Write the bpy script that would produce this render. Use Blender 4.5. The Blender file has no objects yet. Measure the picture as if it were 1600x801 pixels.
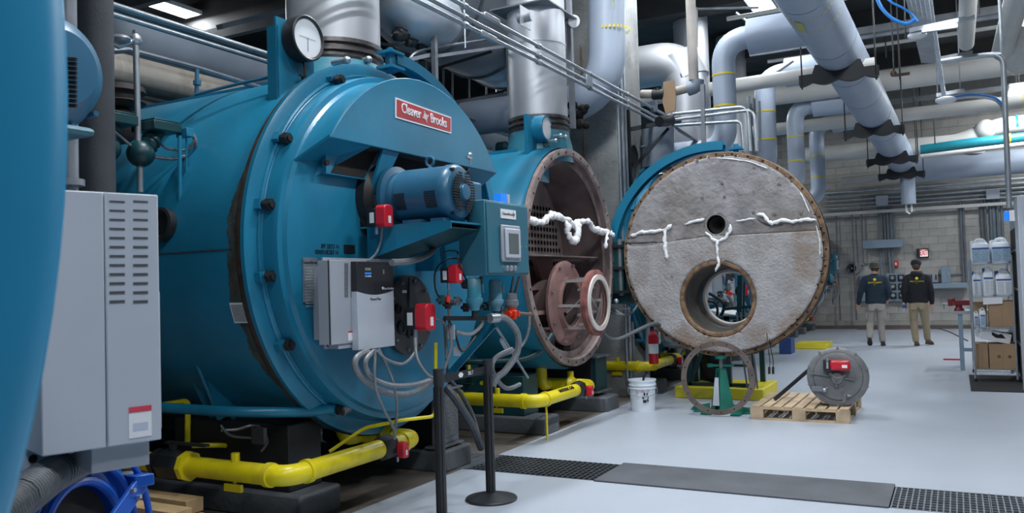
import bpy, bmesh, math, random
import numpy as np
from mathutils import Vector, Matrix, Quaternion
random.seed(7)
scene = bpy.context.scene
col = scene.collection
PI = math.pi
# ---------------- camera (29 mm lens measured from the photograph's vanishing points) ----------------
CH = 1.45
FPX = 1289.33
RX = Vector((0.88025111, 0.47353954, -0.03030323))      # camera right in world axes
RU = Vector((0.04369019, -0.01729228, 0.99889546))      # camera up
RF = Vector((-0.47249249, 0.88060279, 0.03591059))      # camera forward
cam_data = bpy.data.cameras.new('camera'); cam = bpy.data.objects.new('camera', cam_data)
col.objects.link(cam)
cam.matrix_world = Matrix(((RX.x, RU.x, -RF.x, 0), (RX.y, RU.y, -RF.y, 0), (RX.z, RU.z, -RF.z, CH), (0, 0, 0, 1)))
cam_data.sensor_width = 36.0; cam_data.lens = 36.0*FPX/1600.0
cam_data.clip_start = 0.05; cam_data.clip_end = 100
cam_data.dof.use_dof = True; cam_data.dof.focus_distance = 7.0; cam_data.dof.aperture_fstop = 9.0
scene.camera = cam
# ---------------- world, lights, exposure ----------------
w = bpy.data.worlds.new('world'); scene.world = w; w.use_nodes = True
w.node_tree.nodes['Background'].inputs[0].default_value = (0.55, 0.65, 0.8, 1)
w.node_tree.nodes['Background'].inputs[1].default_value = 0.3
scene.view_settings.view_transform = 'Standard'; scene.view_settings.look = 'None'
scene.view_settings.exposure = 0.12; scene.view_settings.gamma = 1.0
scene.view_settings.use_curve_mapping = False
LAMP_W = 115.0
LAMP_COL = (0.93, 0.97, 1.0)
LAMPS = []   # (x, y, z, yaw)
for yy in (-1.6, 1.8, 5.2, 8.6, 12.0):
    LAMPS.append((0.35, yy, 6.15))
for yy in (15.4, 18.8, 22.2):
    LAMPS.append((2.35, yy, 6.1))  # out-of-view row added to brighten the back wall
for yy in (3.9, 7.2, 10.4):
    LAMPS.append((-3.2, yy, 6.2))
LAMPS += [(-2.66, 13.8, 6.0), (1.34, 20.5, 5.25), (-11.5, 9.53, 6.31), (-8.0, 14.0, 5.6), (-5.6, 19.0, 5.9)]

def ray(x, y):
    d = RX*(x-800) + RU*(400.5-y) + RF*FPX
    return d.normalized()
O = Vector((0, 0, CH))
def px(x, y, X): r = ray(x, y); return O + r*(X/r.x)
def py(x, y, Y): r = ray(x, y); return O + r*(Y/r.y)
def pz(x, y, z): r = ray(x, y); return O + r*((z-CH)/r.z)
# ---------------- materials ----------------
MATS = {}
def mat(name, rgb, rough=0.5, metal=0.0, var=0.15, scale=4.0, bump=0.0, bscale=60.0, spec=0.5, dirt=None, dirt_amt=0.5, dscale=2.0, coat=0.0, emit=None, es=1.0, alpha=None, trans=0.0, dlow=0.52, dhigh=0.66):
    if name in MATS: return MATS[name]
    m = bpy.data.materials.new(name); MATS[name] = m; m.use_nodes = True
    nt = m.node_tree; b = nt.nodes['Principled BSDF']
    b.inputs['Roughness'].default_value = rough; b.inputs['Metallic'].default_value = metal
    b.inputs['Specular IOR Level'].default_value = spec
    b.inputs['Coat Weight'].default_value = coat; b.inputs['Coat Roughness'].default_value = 0.2
    tc = nt.nodes.new('ShaderNodeTexCoord')
    n = nt.nodes.new('ShaderNodeTexNoise'); n.inputs['Scale'].default_value = scale; n.inputs['Detail'].default_value = 5
    nt.links.new(tc.outputs['Object'], n.inputs['Vector'])
    r = nt.nodes.new('ShaderNodeValToRGB')
    r.color_ramp.elements[0].position = 0.3; r.color_ramp.elements[1].position = 0.7
    lo = [max(0, c*(1-var)) for c in rgb]; hi = [min(1, c*(1+var)) for c in rgb]
    r.color_ramp.elements[0].color = (*lo, 1); r.color_ramp.elements[1].color = (*hi, 1)
    nt.links.new(n.outputs['Fac'], r.inputs['Fac'])
    out = r.outputs['Color']
    if dirt:
        n2 = nt.nodes.new('ShaderNodeTexNoise'); n2.inputs['Scale'].default_value = dscale; n2.inputs['Detail'].default_value = 8; n2.inputs['Roughness'].default_value = 0.65
        nt.links.new(tc.outputs['Object'], n2.inputs['Vector'])
        r2 = nt.nodes.new('ShaderNodeValToRGB'); r2.color_ramp.elements[0].position = dlow; r2.color_ramp.elements[1].position = dhigh
        r2.color_ramp.elements[1].color = (dirt_amt, dirt_amt, dirt_amt, 1)
        nt.links.new(n2.outputs['Fac'], r2.inputs['Fac'])
        mx = nt.nodes.new('ShaderNodeMix'); mx.data_type = 'RGBA'
        nt.links.new(r2.outputs['Color'], mx.inputs['Factor']); nt.links.new(out, mx.inputs['A']); mx.inputs['B'].default_value = (*dirt, 1)
        out = mx.outputs['Result']
    nt.links.new(out, b.inputs['Base Color'])
    if bump:
        n3 = nt.nodes.new('ShaderNodeTexNoise'); n3.inputs['Scale'].default_value = bscale; n3.inputs['Detail'].default_value = 4
        nt.links.new(tc.outputs['Object'], n3.inputs['Vector'])
        bp = nt.nodes.new('ShaderNodeBump'); bp.inputs['Strength'].default_value = bump; bp.inputs['Distance'].default_value = 0.02
        nt.links.new(n3.outputs['Fac'], bp.inputs['Height']); nt.links.new(bp.outputs['Normal'], b.inputs['Normal'])
    if emit:
        b.inputs['Emission Color'].default_value = (*emit, 1); b.inputs['Emission Strength'].default_value = es
    if trans: b.inputs['Transmission Weight'].default_value = trans
    return m
teal = mat('teal_paint', (0.012, 0.175, 0.30), 0.33, 0, 0.18, 1.6, 0.05, 90, dirt=(0.05, 0.07, 0.07), dirt_amt=0.45, dscale=1.3, dlow=0.56, dhigh=0.75)
teal_b = mat('teal_paint_pale', (0.04, 0.21, 0.29), 0.4, 0, 0.2, 3, 0.05, 60, dirt=(0.35, 0.4, 0.4), dirt_amt=0.5)
teal_g = mat('teal_grey_cabinet_paint', (0.03, 0.14, 0.20), 0.4, 0, 0.06)
motor_b = mat('motor_blue_grey_paint', (0.03, 0.125, 0.22), 0.35, 0, 0.08)
bluegreen = mat('dark_green_paint', (0.006, 0.045, 0.055), 0.4)
fblue = mat('bright_blue_paint', (0.01, 0.09, 0.45), 0.3, 0, 0.05)
yellow = mat('yellow_gas_paint', (0.72, 0.60, 0.01), 0.32, 0, 0.06, dirt=(0.35, 0.28, 0.05), dirt_amt=0.35, dscale=6)
yellow_f = mat('yellow_curb_paint', (0.78, 0.66, 0.03), 0.5, 0, 0.06, dirt=(0.5, 0.42, 0.1), dirt_amt=0.4, dscale=5)
red = mat('red_housing', (0.55, 0.015, 0.03), 0.35, 0, 0.05)
red_b = mat('red_valve_paint', (0.75, 0.04, 0.01), 0.4, 0, 0.05)
darkred = mat('dark_red_cast_paint', (0.16, 0.01, 0.02), 0.4, 0, 0.1)
black = mat('black_steel', (0.013, 0.015, 0.018), 0.45, 0, 0.3)
blackp = mat('black_powder_coat', (0.035, 0.037, 0.042), 0.4, 0.3, 0.1)
rubber = mat('black_rubber', (0.02, 0.02, 0.022), 0.7)
darkg = mat('dark_grey_pipe', (0.035, 0.04, 0.05), 0.7, 0, 0.15, bump=0.1)
galv = mat('galvanised_steel', (0.42, 0.46, 0.5), 0.38, 0.7, 0.15, 8)
galvd = mat('dull_galvanised_steel', (0.2, 0.22, 0.25), 0.5, 0.5, 0.2, 8)
silver = mat('aluminium_jacket', (0.50, 0.52, 0.56), 0.45, 0.6, 0.12, 1.5, 0.12, 5)
crinkle = mat('crinkled_foil_jacket', (0.5, 0.54, 0.6), 0.36, 0.5, 0.2, 1.5, 0.35, 3)
rings = mat('dark_steel_band', (0.16, 0.15, 0.15), 0.35, 0.8, 0.4, 12)
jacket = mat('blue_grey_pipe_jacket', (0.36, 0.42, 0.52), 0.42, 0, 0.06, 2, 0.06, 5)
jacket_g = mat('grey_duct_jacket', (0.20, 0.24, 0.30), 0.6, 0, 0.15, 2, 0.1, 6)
whitep = mat('white_pipe_jacket', (0.52, 0.52, 0.505), 0.55, 0, 0.08, 2, 0.08, 8)
beige = mat('dirty_beige_pipe', (0.36, 0.33, 0.29), 0.7, 0, 0.2, 3, 0.2, 12, dirt=(0.16, 0.11, 0.08), dirt_amt=0.5, dscale=3)
yband = mat('yellow_band', (0.75, 0.6, 0.03), 0.5)
tealband = mat('teal_pipe_band', (0.01, 0.28, 0.33), 0.5)
greyp = mat('grey_cabinet_paint', (0.33, 0.36, 0.41), 0.45, 0, 0.04)
greyl = mat('light_grey_plastic', (0.45, 0.49, 0.56), 0.4, 0, 0.03)
bluegrey = mat('blue_grey_panel_paint', (0.22, 0.30, 0.38), 0.45, 0, 0.05)
white = mat('white_paint', (0.75, 0.77, 0.8), 0.5, 0, 0.03)
plastic_w = mat('white_translucent_plastic', (0.72, 0.78, 0.85), 0.35, 0, 0.04)
label_b = mat('pale_blue_print', (0.35, 0.47, 0.6), 0.5, 0, 0.25, 60)
label_db = mat('navy_print', (0.02, 0.08, 0.3), 0.5)
concrete = mat('column_concrete', (0.27, 0.28, 0.28), 0.8, 0, 0.22, 2.2, 0.3, 25, dirt=(0.12, 0.12, 0.12), dirt_amt=0.5, dscale=3)
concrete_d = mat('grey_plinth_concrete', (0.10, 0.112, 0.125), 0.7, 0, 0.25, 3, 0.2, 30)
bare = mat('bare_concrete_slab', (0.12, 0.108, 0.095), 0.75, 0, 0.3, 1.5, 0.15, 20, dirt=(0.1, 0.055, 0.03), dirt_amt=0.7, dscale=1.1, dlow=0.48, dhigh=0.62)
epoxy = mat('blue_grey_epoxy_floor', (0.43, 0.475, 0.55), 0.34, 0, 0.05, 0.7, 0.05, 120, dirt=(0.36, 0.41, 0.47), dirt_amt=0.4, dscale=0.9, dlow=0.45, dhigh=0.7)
ceilm = mat('dark_ceiling_concrete', (0.05, 0.05, 0.05), 0.9, 0, 0.3, 1.5)
wallm = mat('grey_wall_paint', (0.10, 0.105, 0.11), 0.85, 0, 0.1)
cmus = [mat('block_wall_paint_a', (0.42, 0.405, 0.38), 0.8, 0, 0.08, 4, 0.3, 50), mat('block_wall_paint_b', (0.45, 0.435, 0.41), 0.8, 0, 0.08, 4, 0.3, 50), mat('block_wall_paint_c', (0.39, 0.375, 0.35), 0.8, 0, 0.08, 4, 0.3, 50)]
mortar = mat('mortar', (0.33, 0.32, 0.30), 0.9)
wood = mat('pallet_wood', (0.50, 0.38, 0.25), 0.7, 0, 0.25, 6, 0.2, 20)
wood2 = mat('lumber_wood', (0.52, 0.36, 0.19), 0.65, 0, 0.2, 8, 0.1, 20)
card = mat('cardboard', (0.36, 0.24, 0.145), 0.8, 0, 0.08, 3)
refr = mat('refractory_lining', (0.27, 0.26, 0.27), 0.9, 0, 0.25, 5, 0.9, 18, dirt=(0.15, 0.12, 0.095), dirt_amt=0.6, dscale=1.3, dlow=0.46, dhigh=0.66)
refr2 = mat('refractory_block_lower', (0.34, 0.33, 0.335), 0.9, 0, 0.18, 6, 0.7, 40, dirt=(0.22, 0.14, 0.08), dirt_amt=0.75, dscale=1.6, dlow=0.5, dhigh=0.66)
rust = mat('rusty_gasket_ring', (0.21, 0.13, 0.075), 0.75, 0.1, 0.45, 14, 0.4, 60, dirt=(0.06, 0.035, 0.02), dirt_amt=0.8, dscale=9)
sooty = mat('sooty_chamber_steel', (0.16, 0.115, 0.115), 0.75, 0.1, 0.35, 3, 0.2, 20, dirt=(0.06, 0.05, 0.05), dirt_amt=0.7, dscale=1.7)
pinky = mat('pink_brown_primer_steel', (0.30, 0.17, 0.16), 0.65, 0.1, 0.3, 4, 0.2, 30, dirt=(0.12, 0.06, 0.04), dirt_amt=0.6, dscale=4)
flangem = mat('worn_flange_steel', (0.24, 0.185, 0.18), 0.6, 0.3, 0.3, 8, 0.2, 40, dirt=(0.5, 0.47, 0.45), dirt_amt=0.4, dscale=7)
soot = mat('soot_and_shade_black', (0.012, 0.01, 0.01), 0.9)  # soot, and flat black standing in for shade in holes and slots
fluffy = mat('white_ceramic_fibre', (0.82, 0.83, 0.85), 0.95, 0, 0.06, 10, 0.6, 40)
drumm = mat('burner_drum_steel', (0.19, 0.195, 0.205), 0.42, 0.4, 0.25, 5, 0.1, 30, dirt=(0.28, 0.28, 0.29), dirt_amt=0.4, dscale=3)
grate = mat('grating_steel', (0.07, 0.08, 0.09), 0.5, 0.4, 0.2)
platem = mat('dark_drain_plate', (0.09, 0.10, 0.115), 0.6, 0.2, 0.2, 3, 0.2, 60)
greenp = mat('green_stand_paint', (0.01, 0.15, 0.11), 0.4, 0, 0.15)
copper = mat('copper', (0.4, 0.16, 0.08), 0.4, 0.7)
flex = mat('grey_flexible_conduit', (0.2, 0.215, 0.235), 0.5, 0.4, 0.15, 40)
flexd = mat('dark_flexible_hose', (0.10, 0.11, 0.125), 0.55, 0.2, 0.2, 40)
screen = mat('grey_touch_screen', (0.12, 0.14, 0.14), 0.2, 0, 0.03)
dial = mat('white_dial', (0.8, 0.82, 0.84), 0.3, 0, 0.02)
glassm = mat('clear_glass', (0.9, 0.95, 1.0), 0.05, 0, 0.0, trans=1.0)
cabblue = mat('blue_cable', (0.02, 0.2, 0.6), 0.4)
ribm = mat('grey_jacket_seam', (0.25, 0.3, 0.38), 0.5)
skin = mat('skin', (0.5, 0.28, 0.2), 0.55, 0, 0.05)
hairm = mat('brown_hair', (0.08, 0.05, 0.035), 0.8)
navy = mat('navy_shirt_cloth', (0.010, 0.026, 0.045), 0.85, 0, 0.15, 8, 0.3, 14)
blackc = mat('black_hoodie_cloth', (0.010, 0.011, 0.016), 0.9, 0, 0.2, 8, 0.3, 14)
khaki1 = mat('stone_work_trousers', (0.33, 0.31, 0.28), 0.85, 0, 0.1, 8, 0.3, 12)
khaki2 = mat('tan_work_trousers', (0.31, 0.25, 0.17), 0.85, 0, 0.1, 8, 0.3, 12)
camo = mat('camouflage_cap_cloth', (0.06, 0.065, 0.055), 0.85, 0, 0.6, 30)
bootm = mat('brown_boot_leather', (0.10, 0.06, 0.035), 0.7)
bootk = mat('black_boot_leather', (0.015, 0.015, 0.016), 0.5)
logo_y = mat('yellow_print', (0.8, 0.62, 0.03), 0.6)
lampm = mat('lit_lamp_diffuser', (0.9, 0.9, 0.9), 0.5, emit=(0.9, 0.96, 1.0), es=9.0)
exitm = mat('exit_face', (0.8, 0.75, 0.75), 0.5, emit=(1.0, 0.75, 0.78), es=0.55)
exitr = mat('exit_letters', (0.5, 0.01, 0.02), 0.5, emit=(0.6, 0.0, 0.02), es=0.25)
bluelit = mat('glowing_blue_plastic', (0.02, 0.2, 0.8), 0.3, emit=(0.02, 0.25, 0.9), es=0.4)  # faint glow set in the material of blue keys, relay and box front

# ---------------- mesh builder ----------------
def basis(d):
    d = Vector(d).normalized()
    a = Vector((0, 0, 1)) if abs(d.z) < 0.9 else Vector((1, 0, 0))
    u = a.cross(d).normalized(); v = d.cross(u).normalized()
    return u, v, d
class MB:
    def __init__(s): s.v = []; s.f = []
    def add(s, vs, fs):
        o = len(s.v); s.v += [tuple(p) for p in vs]; s.f += [tuple(i+o for i in f) for f in fs]; return s
    def box(s, a, b):
        x0, x1 = sorted((a[0], b[0])); y0, y1 = sorted((a[1], b[1])); z0, z1 = sorted((a[2], b[2]))
        return s.add([(x0,y0,z0),(x1,y0,z0),(x1,y1,z0),(x0,y1,z0),(x0,y0,z1),(x1,y0,z1),(x1,y1,z1),(x0,y1,z1)],
              [(0,3,2,1),(4,5,6,7),(0,1,5,4),(1,2,6,5),(2,3,7,6),(3,0,4,7)])
    def obox(s, c, sz, M=None):   # oriented box, centre, full size, 3x3 matrix
        M = M or Matrix.Identity(3); c = Vector(c); h = [q/2 for q in sz]
        vs = [c + M @ Vector((sx*h[0], sy*h[1], sz_*h[2])) for sz_ in (-1, 1) for sx, sy in ((-1,-1),(1,-1),(1,1),(-1,1))]
        return s.add(vs, [(0,3,2,1),(4,5,6,7),(0,1,5,4),(1,2,6,5),(2,3,7,6),(3,0,4,7)])
    def bar(s, p0, p1, w, t=None, up=(0,0,1)):   # rectangular bar between two points
        t = t or w; p0 = Vector(p0); p1 = Vector(p1); d = (p1-p0); L = d.length; d.normalize()
        up = Vector(up)
        if abs(up.dot(d)) > 0.95: up = Vector((1, 0, 0))
        a = up.cross(d).normalized(); b = d.cross(a).normalized()
        M = Matrix((a, b, d)).transposed()
        return s.obox((p0+p1)/2, (w, t, L), M)
    def prism(s, pts, vec):   # closed planar polygon extruded by vec
        n = len(pts); v = Vector(vec); P = [Vector(p) for p in pts]
        nrm = Vector((0,0,0))
        for i in range(n): nrm += P[i].cross(P[(i+1) % n])
        if nrm.dot(v) > 0: P.reverse()
        return s.add(P + [p+v for p in P], [tuple(range(n)), tuple(range(2*n-1, n-1, -1))] + [(i, i+n, (i+1) % n+n, (i+1) % n) for i in range(n)])
    def cyl(s, p0, p1, r0, r1=None, n=20, caps=True):
        r1 = r0 if r1 is None else r1; p0 = Vector(p0); p1 = Vector(p1)
        return s.lathe(p0, p1-p0, ([(0, 0)] if caps else []) + [(0, r0), ((p1-p0).length, r1)] + ([((p1-p0).length, 0)] if caps else []), n)
    def lathe(s, o, d, prof, n=32, a0=0.0, a1=2*PI, closed=False):
        o = Vector(o); u, v, d = basis(d); full = abs(a1-a0-2*PI) < 1e-6
        m = n if full else n+1; vs = []; idx = []
        for (t, r) in prof:
            if r < 1e-7: idx.append([len(vs)]*m); vs.append(o+d*t)
            else:
                st = len(vs)
                for k in range(m):
                    a = a0+(a1-a0)*k/n; vs.append(o+d*t+(u*math.cos(a)+v*math.sin(a))*r)
                idx.append(list(range(st, st+m)))
        fs = []; q = list(range(len(prof)-1))
        prs = [(i, i+1) for i in q] + ([(len(prof)-1, 0)] if closed else [])
        for i, j in prs:
            for k in range(n if full else n):
                k2 = (k+1) % m; f = [idx[i][k], idx[i][k2], idx[j][k2], idx[j][k]]
                g = []
                for e in f:
                    if e not in g: g.append(e)
                if len(g) > 2: fs.append(g)
        return s.add(vs, fs)
    def ring(s, o, d, ri, ro, t, n=48):   # washer
        return s.lathe(o, d, [(0, ri), (0, ro), (t, ro), (t, ri)], n, closed=True)
    def torus(s, o, d, R, r, n=32, m=8):
        return s.lathe(o, d, [(r*math.sin(a), R+r*math.cos(a)) for a in [-2*PI*k/m for k in range(m)]], n, closed=True)
    def sphere(s, c, r, n=16, sc=(1, 1, 1), d=(0,0,1)):
        k = max(6, n//2); o = Vector(c); b = MB()
        b.lathe((0, 0, 0), d, [(-math.cos(PI*i/k), math.sin(PI*i/k) if 0 < i < k else 0) for i in range(k+1)], n)
        return s.add([Vector((p[0]*r*sc[0], p[1]*r*sc[1], p[2]*r*sc[2]))+o for p in b.v], b.f)
    def tube(s, pts, r, n=8, smooth=4, caps=True, ribs=0):
        P = [Vector(p) for p in pts]
        if smooth > 1 and len(P) > 2:
            Q = []
            for i in range(len(P)-1):
                p0 = P[max(0, i-1)]; p1 = P[i]; p2 = P[i+1]; p3 = P[min(len(P)-1, i+2)]
                for k in range(smooth):
                    t = k/smooth
                    Q.append(0.5*((2*p1)+(-p0+p2)*t+(2*p0-5*p1+4*p2-p3)*t*t+(-p0+3*p1-3*p2+p3)*t**3))
            Q.append(P[-1]); P = Q
        m = len(P); rs = r if isinstance(r, (list, tuple)) else [r]*m
        if len(rs) != m: rs = [rs[min(len(rs)-1, int(round(i*(len(rs)-1)/(m-1))))] for i in range(m)]
        vs = []; prev = None
        for i in range(m):
            d = (P[min(m-1, i+1)]-P[max(0, i-1)])
            d = d.normalized() if d.length > 1e-9 else Vector((0, 0, 1))
            if prev is None: u, v, _ = basis(d)
            else:
                u = (prev-d*prev.dot(d))
                u = u.normalized() if u.length > 1e-6 else basis(d)[0]
                v = d.cross(u)
            prev = u
            for k in range(n):
                a = 2*PI*k/n; vs.append(P[i]+(u*math.cos(a)+v*math.sin(a))*rs[i])
        fs = [(i*n+k, i*n+(k+1) % n, (i+1)*n+(k+1) % n, (i+1)*n+k) for i in range(m-1) for k in range(n)]
        if caps: fs += [tuple(range(n-1, -1, -1)), tuple(range((m-1)*n, m*n))]
        return s.add(vs, fs)
    def elbow(s, pts, rad, r, n=20, seg=8):   # straight runs with filleted bends
        P = [Vector(p) for p in pts]; Q = [P[0]]
        for i in range(1, len(P)-1):
            a = (P[i-1]-P[i]).normalized(); b = (P[i+1]-P[i]).normalized()
            p = P[i]+a*rad; q = P[i]+b*rad
            for k in range(seg+1):
                t = k/seg; Q.append(p*(1-t)**2+P[i]*2*t*(1-t)+q*t*t)
        Q.append(P[-1])
        return s.tube(Q, r, n, smooth=1)
    def build(s, name, m, parent=None, kind=None, bevel=0, smooth=True, sharp=38):
        me = bpy.data.meshes.new(name); me.from_pydata(s.v, [], s.f); me.materials.append(m)
        if smooth:
            bm = bmesh.new(); bm.from_mesh(me)
            lim = math.radians(sharp)
            for e in bm.edges:
                if len(e.link_faces) == 2 and e.calc_face_angle(0) > lim: e.smooth = False
            for f in bm.faces: f.smooth = True
            bmesh.ops.recalc_face_normals(bm, faces=bm.faces)
            bm.to_mesh(me); bm.free()
        ob = bpy.data.objects.new(name, me); col.objects.link(ob)
        if parent is not None: attach(ob, parent)
        if kind: ob['kind'] = kind
        if bevel:
            b = ob.modifiers.new('bevel', 'BEVEL'); b.width = bevel; b.segments = 2; b.limit_method = 'ANGLE'
        return ob
ROOTS = {}
def attach(ob, parent):
    ob.parent = parent
    loc = ROOTS.get(parent.name)
    if loc is not None: ob.matrix_parent_inverse = Matrix.Translation(loc).inverted()
def thing(name, label, cat, loc=(0, 0, 0), group=None):
    o = bpy.data.objects.new(name, None); col.objects.link(o); o.location = loc; o.empty_display_size = 0.1
    ROOTS[o.name] = Vector(loc); o['label'] = label; o['category'] = cat
    if group: o['group'] = group
    return o
def tag(o, label, cat, group=None, kind=None):
    o['label'] = label; o['category'] = cat
    if group: o['group'] = group
    if kind: o['kind'] = kind
    return o
def struct(ob): ob['kind'] = 'structure'; return ob
def lab(o, l): o['label'] = l; return o
def copy_tree(o, parent=None, skip=()):
    c = o.copy(); col.objects.link(c)
    if parent is not None:
        mi = o.matrix_parent_inverse.copy(); c.parent = parent; c.matrix_parent_inverse = mi
    for ch in list(o.children):
        if ch.name.split('.')[0] in skip: continue
        copy_tree(ch, c, skip)
    return c
def text(name, body, size, m, loc, xdir, updir, parent=None, depth=0.002, align='CENTER', shear=0, bold=0, xs=1.0):
    cu = bpy.data.curves.new(name, 'FONT'); cu.body = body; cu.size = size; cu.align_x = align; cu.align_y = 'CENTER'
    cu.extrude = depth; cu.shear = shear; cu.offset = bold
    tmp = bpy.data.objects.new(name+'_t', cu); col.objects.link(tmp)
    dg = bpy.context.evaluated_depsgraph_get(); dg.update()
    me = bpy.data.meshes.new_from_object(tmp.evaluated_get(dg)); bpy.data.objects.remove(tmp)
    x = Vector(xdir).normalized(); z = x.cross(Vector(updir)).normalized(); y = z.cross(x)
    M = Matrix(((x.x, y.x, z.x, loc[0]), (x.y, y.y, z.y, loc[1]), (x.z, y.z, z.z, loc[2]), (0, 0, 0, 1)))
    me.transform(Matrix.Diagonal((xs, 1, 1, 1))); me.transform(M); me.name = name; me.materials.clear(); me.materials.append(m)
    ob = bpy.data.objects.new(name, me); col.objects.link(ob)
    if parent is not None: attach(ob, parent)
    return ob
Z = Vector((0, 0, 1)); X = Vector((1, 0, 0)); Yv = Vector((0, 1, 0))
# ================= SETTING =================
EX = -3.55            # edge of the painted floor
G0, G1 = 5.67, 6.25   # drain trench
mb = MB()
mb.box((EX, -3, -0.2), (3.2, G0, 0)); mb.box((EX, G1, -0.2), (3.2, 24.5, 0))
struct(mb.build('floor', epoxy))
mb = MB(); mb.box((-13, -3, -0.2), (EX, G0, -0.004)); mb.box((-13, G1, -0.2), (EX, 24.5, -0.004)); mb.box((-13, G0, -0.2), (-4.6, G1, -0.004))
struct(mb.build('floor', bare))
mb = MB(); mb.box((-4.6, G0-.02, -0.34), (3.2, G1+.02, -0.3)); mb.box((-4.6, G0-.03, -.34), (3.2, G0, -.005)); mb.box((-4.6, G1, -.34), (3.2, G1+.03, -.005))
struct(mb.build('trim_1', soot))
struct(MB().box((-13.2, -3.2, -.2), (-13, 24.7, 6.6)).build('wall_left', wallm))
struct(MB().box((3.2, -3.2, -.2), (3.4, 24.7, 6.6)).build('wall_right', wallm))
struct(MB().box((-13.2, -3.2, -.2), (3.4, -3, 6.6)).build('wall_front', wallm))
struct(MB().box((-13.2, -3.2, 6.6), (3.4, 24.9, 6.8)).build('ceiling', ceilm))
wb = MB().box((-13.2, 24.5, -.2), (3.4, 24.7, 6.6)).build('wall_back', mortar); struct(wb)
# concrete blocks of the back wall
blk = None; cnt = 0; rest = MB()
for r in range(27):
    z = r*0.203
    for c in range(-10, 10):
        x = -1.2 + c*0.406 + (0.203 if r % 2 else 0)
        if x < -4.3 or x > 2.9: continue
        if z < 3.45 and -3.7 < x < 0.6 and cnt < 300:
            if blk is None: blk = [MB().box((-.200, -.03, -.0985), (.200, 0.0, .0985)).build('block', m_, None) for m_ in cmus]; base_b = blk[:]; [setattr(b, 'location', (0, 0, -50)) for b in []]
            k = random.randrange(3)
            b = bpy.data.objects.new('block', base_b[k].data); col.objects.link(b)
            b.parent = wb; b.location = (x, 24.5-random.random()*0.004, z+.1); cnt += 1
        else:
            rest.box((x-.2, 24.471-random.random()*.003, z+.0025), (x+.2, 24.5, z+.1985))
for b in base_b: bpy.data.objects.remove(b)
rb = rest.build('block', cmus[0], wb, kind='stuff')
# ceiling beams, joists
for yy in (-.5, 3.1, 6.7, 10.3, 13.9, 17.5, 21.1):
    struct(MB().box((-13, yy-.22, 6.02), (3.2, yy+.22, 6.6)).build('trim_2', ceilm))
steel_j = mat('light_steel_joist', (0.28, 0.30, 0.32), 0.6, 0.2)
for yy in (8.5, 12.1, 15.7, 19.2, 22.6):
    struct(MB().box((-3.2, yy-.05, 5.7), (3.2, yy+.05, 5.82)).build('trim_3', steel_j))
# concrete column
cm = MB().box((-5.4, 10.05, -.1), (-3.78, 11.0, 6.6)); 
colm = struct(cm.build('trim_4', concrete, bevel=0.02))
tag(MB().tube([(-4.25, 10.03, .3), (-4.25, 10.03, 4.6)], .012, 6, 1).build('conduit', rust), 'thin rusty vertical pipe on the front of the concrete column', 'pipe')

# ---- drain grates ----
def grating(nm, x0, x1, pit, rows, lb, m, w=.008, zt=0.002):
    t = thing(nm, lb, 'grate', ((x0+x1)/2, (G0+G1)/2, 0))
    a = MB(); n = max(2, int(round((x1-x0)/pit)))
    for i in range(n+1):
        x = x0+(x1-x0)*i/n; a.box((x-w/2, G0, -.03), (x+w/2, G1, zt))
    a.build('cross_bars', m, t, kind='stuff')
    a = MB()
    for j in range(rows+1):
        y = G0+.01+(G1-G0-.02)*j/rows; a.box((x0, y-w/2, -.03), (x1, y+w/2, zt-.001))
    a.build('bearing_bars', m, t, kind='stuff')
    return t
grating('drain_grate', -3.5, -2.42, .045, 9, 'black drain grate beside the stanchion base, left of the solid plate', grate, .011)
g2 = tag(MB().box((-2.41, G0-.02, .0), (-.43, G1+.03, .012)).build('drain_cover', platem, bevel=.003), 'solid dark grey plate covering the middle of the floor drain', 'drain cover')
grating('drain_grate', -.42, .125, .036, 9, 'square mesh drain grate touching the right end of the solid plate', galvd, .009)
grating('drain_grate', .13, 1.3, .036, 9, 'square mesh drain grate at the right edge of the frame', galvd, .009)
# perforated grey mat under the boiler edge
pm = thing('perforated_plate', 'grey slotted floor plate lying beside the concrete plinth and stanchion', 'floor plate', (-4, 5.95, 0))
a = MB()
for i in range(23):
    y = G0+(G1-G0)*i/22
    a.box((-4.55, y-.008, -.02), (-3.51, y+.008, 0.0))
for i in range(16):
    x = -4.55+1.04*i/15; a.box((x-.02, G0, -.021), (x+.02, G1, -.002))
a.build('slotted_sheet', galvd, pm, kind='stuff')

# ---- lamps ----
def lamp_fix(x, y, z, lb, hl=.65, pw=1.0):
    t = thing('ceiling_lamp', lb, 'lamp', (x, y, z), 'fluorescent ceiling lamps')
    MB().box((x-.2, y-hl, z), (x+.2, y+hl, z+.07)).build('housing', white, t)
    MB().box((x-.17, y-hl+.04, z-.012), (x+.17, y+hl-.04, z)).build('diffuser', lampm, t)
    MB().bar((x, y-.4, z+.07), (x, y-.4, 6.6), .01).build('suspension_rod', galvd, t); MB().bar((x, y+.4, z+.07), (x, y+.4, 6.6), .01).build('suspension_rod', galvd, t)
    ld = bpy.data.lights.new('lamp_light', 'AREA'); ld.shape = 'RECTANGLE'; ld.size = .34; ld.size_y = 2*hl-.08; ld.energy = LAMP_W*pw; ld.color = LAMP_COL
    lo = bpy.data.objects.new('lamp_light', ld); col.objects.link(lo); lo.location = (x, y, z-.02); attach(lo, t)
    lo.matrix_parent_inverse = Matrix.Translation(Vector((x, y, z))).inverted()
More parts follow.
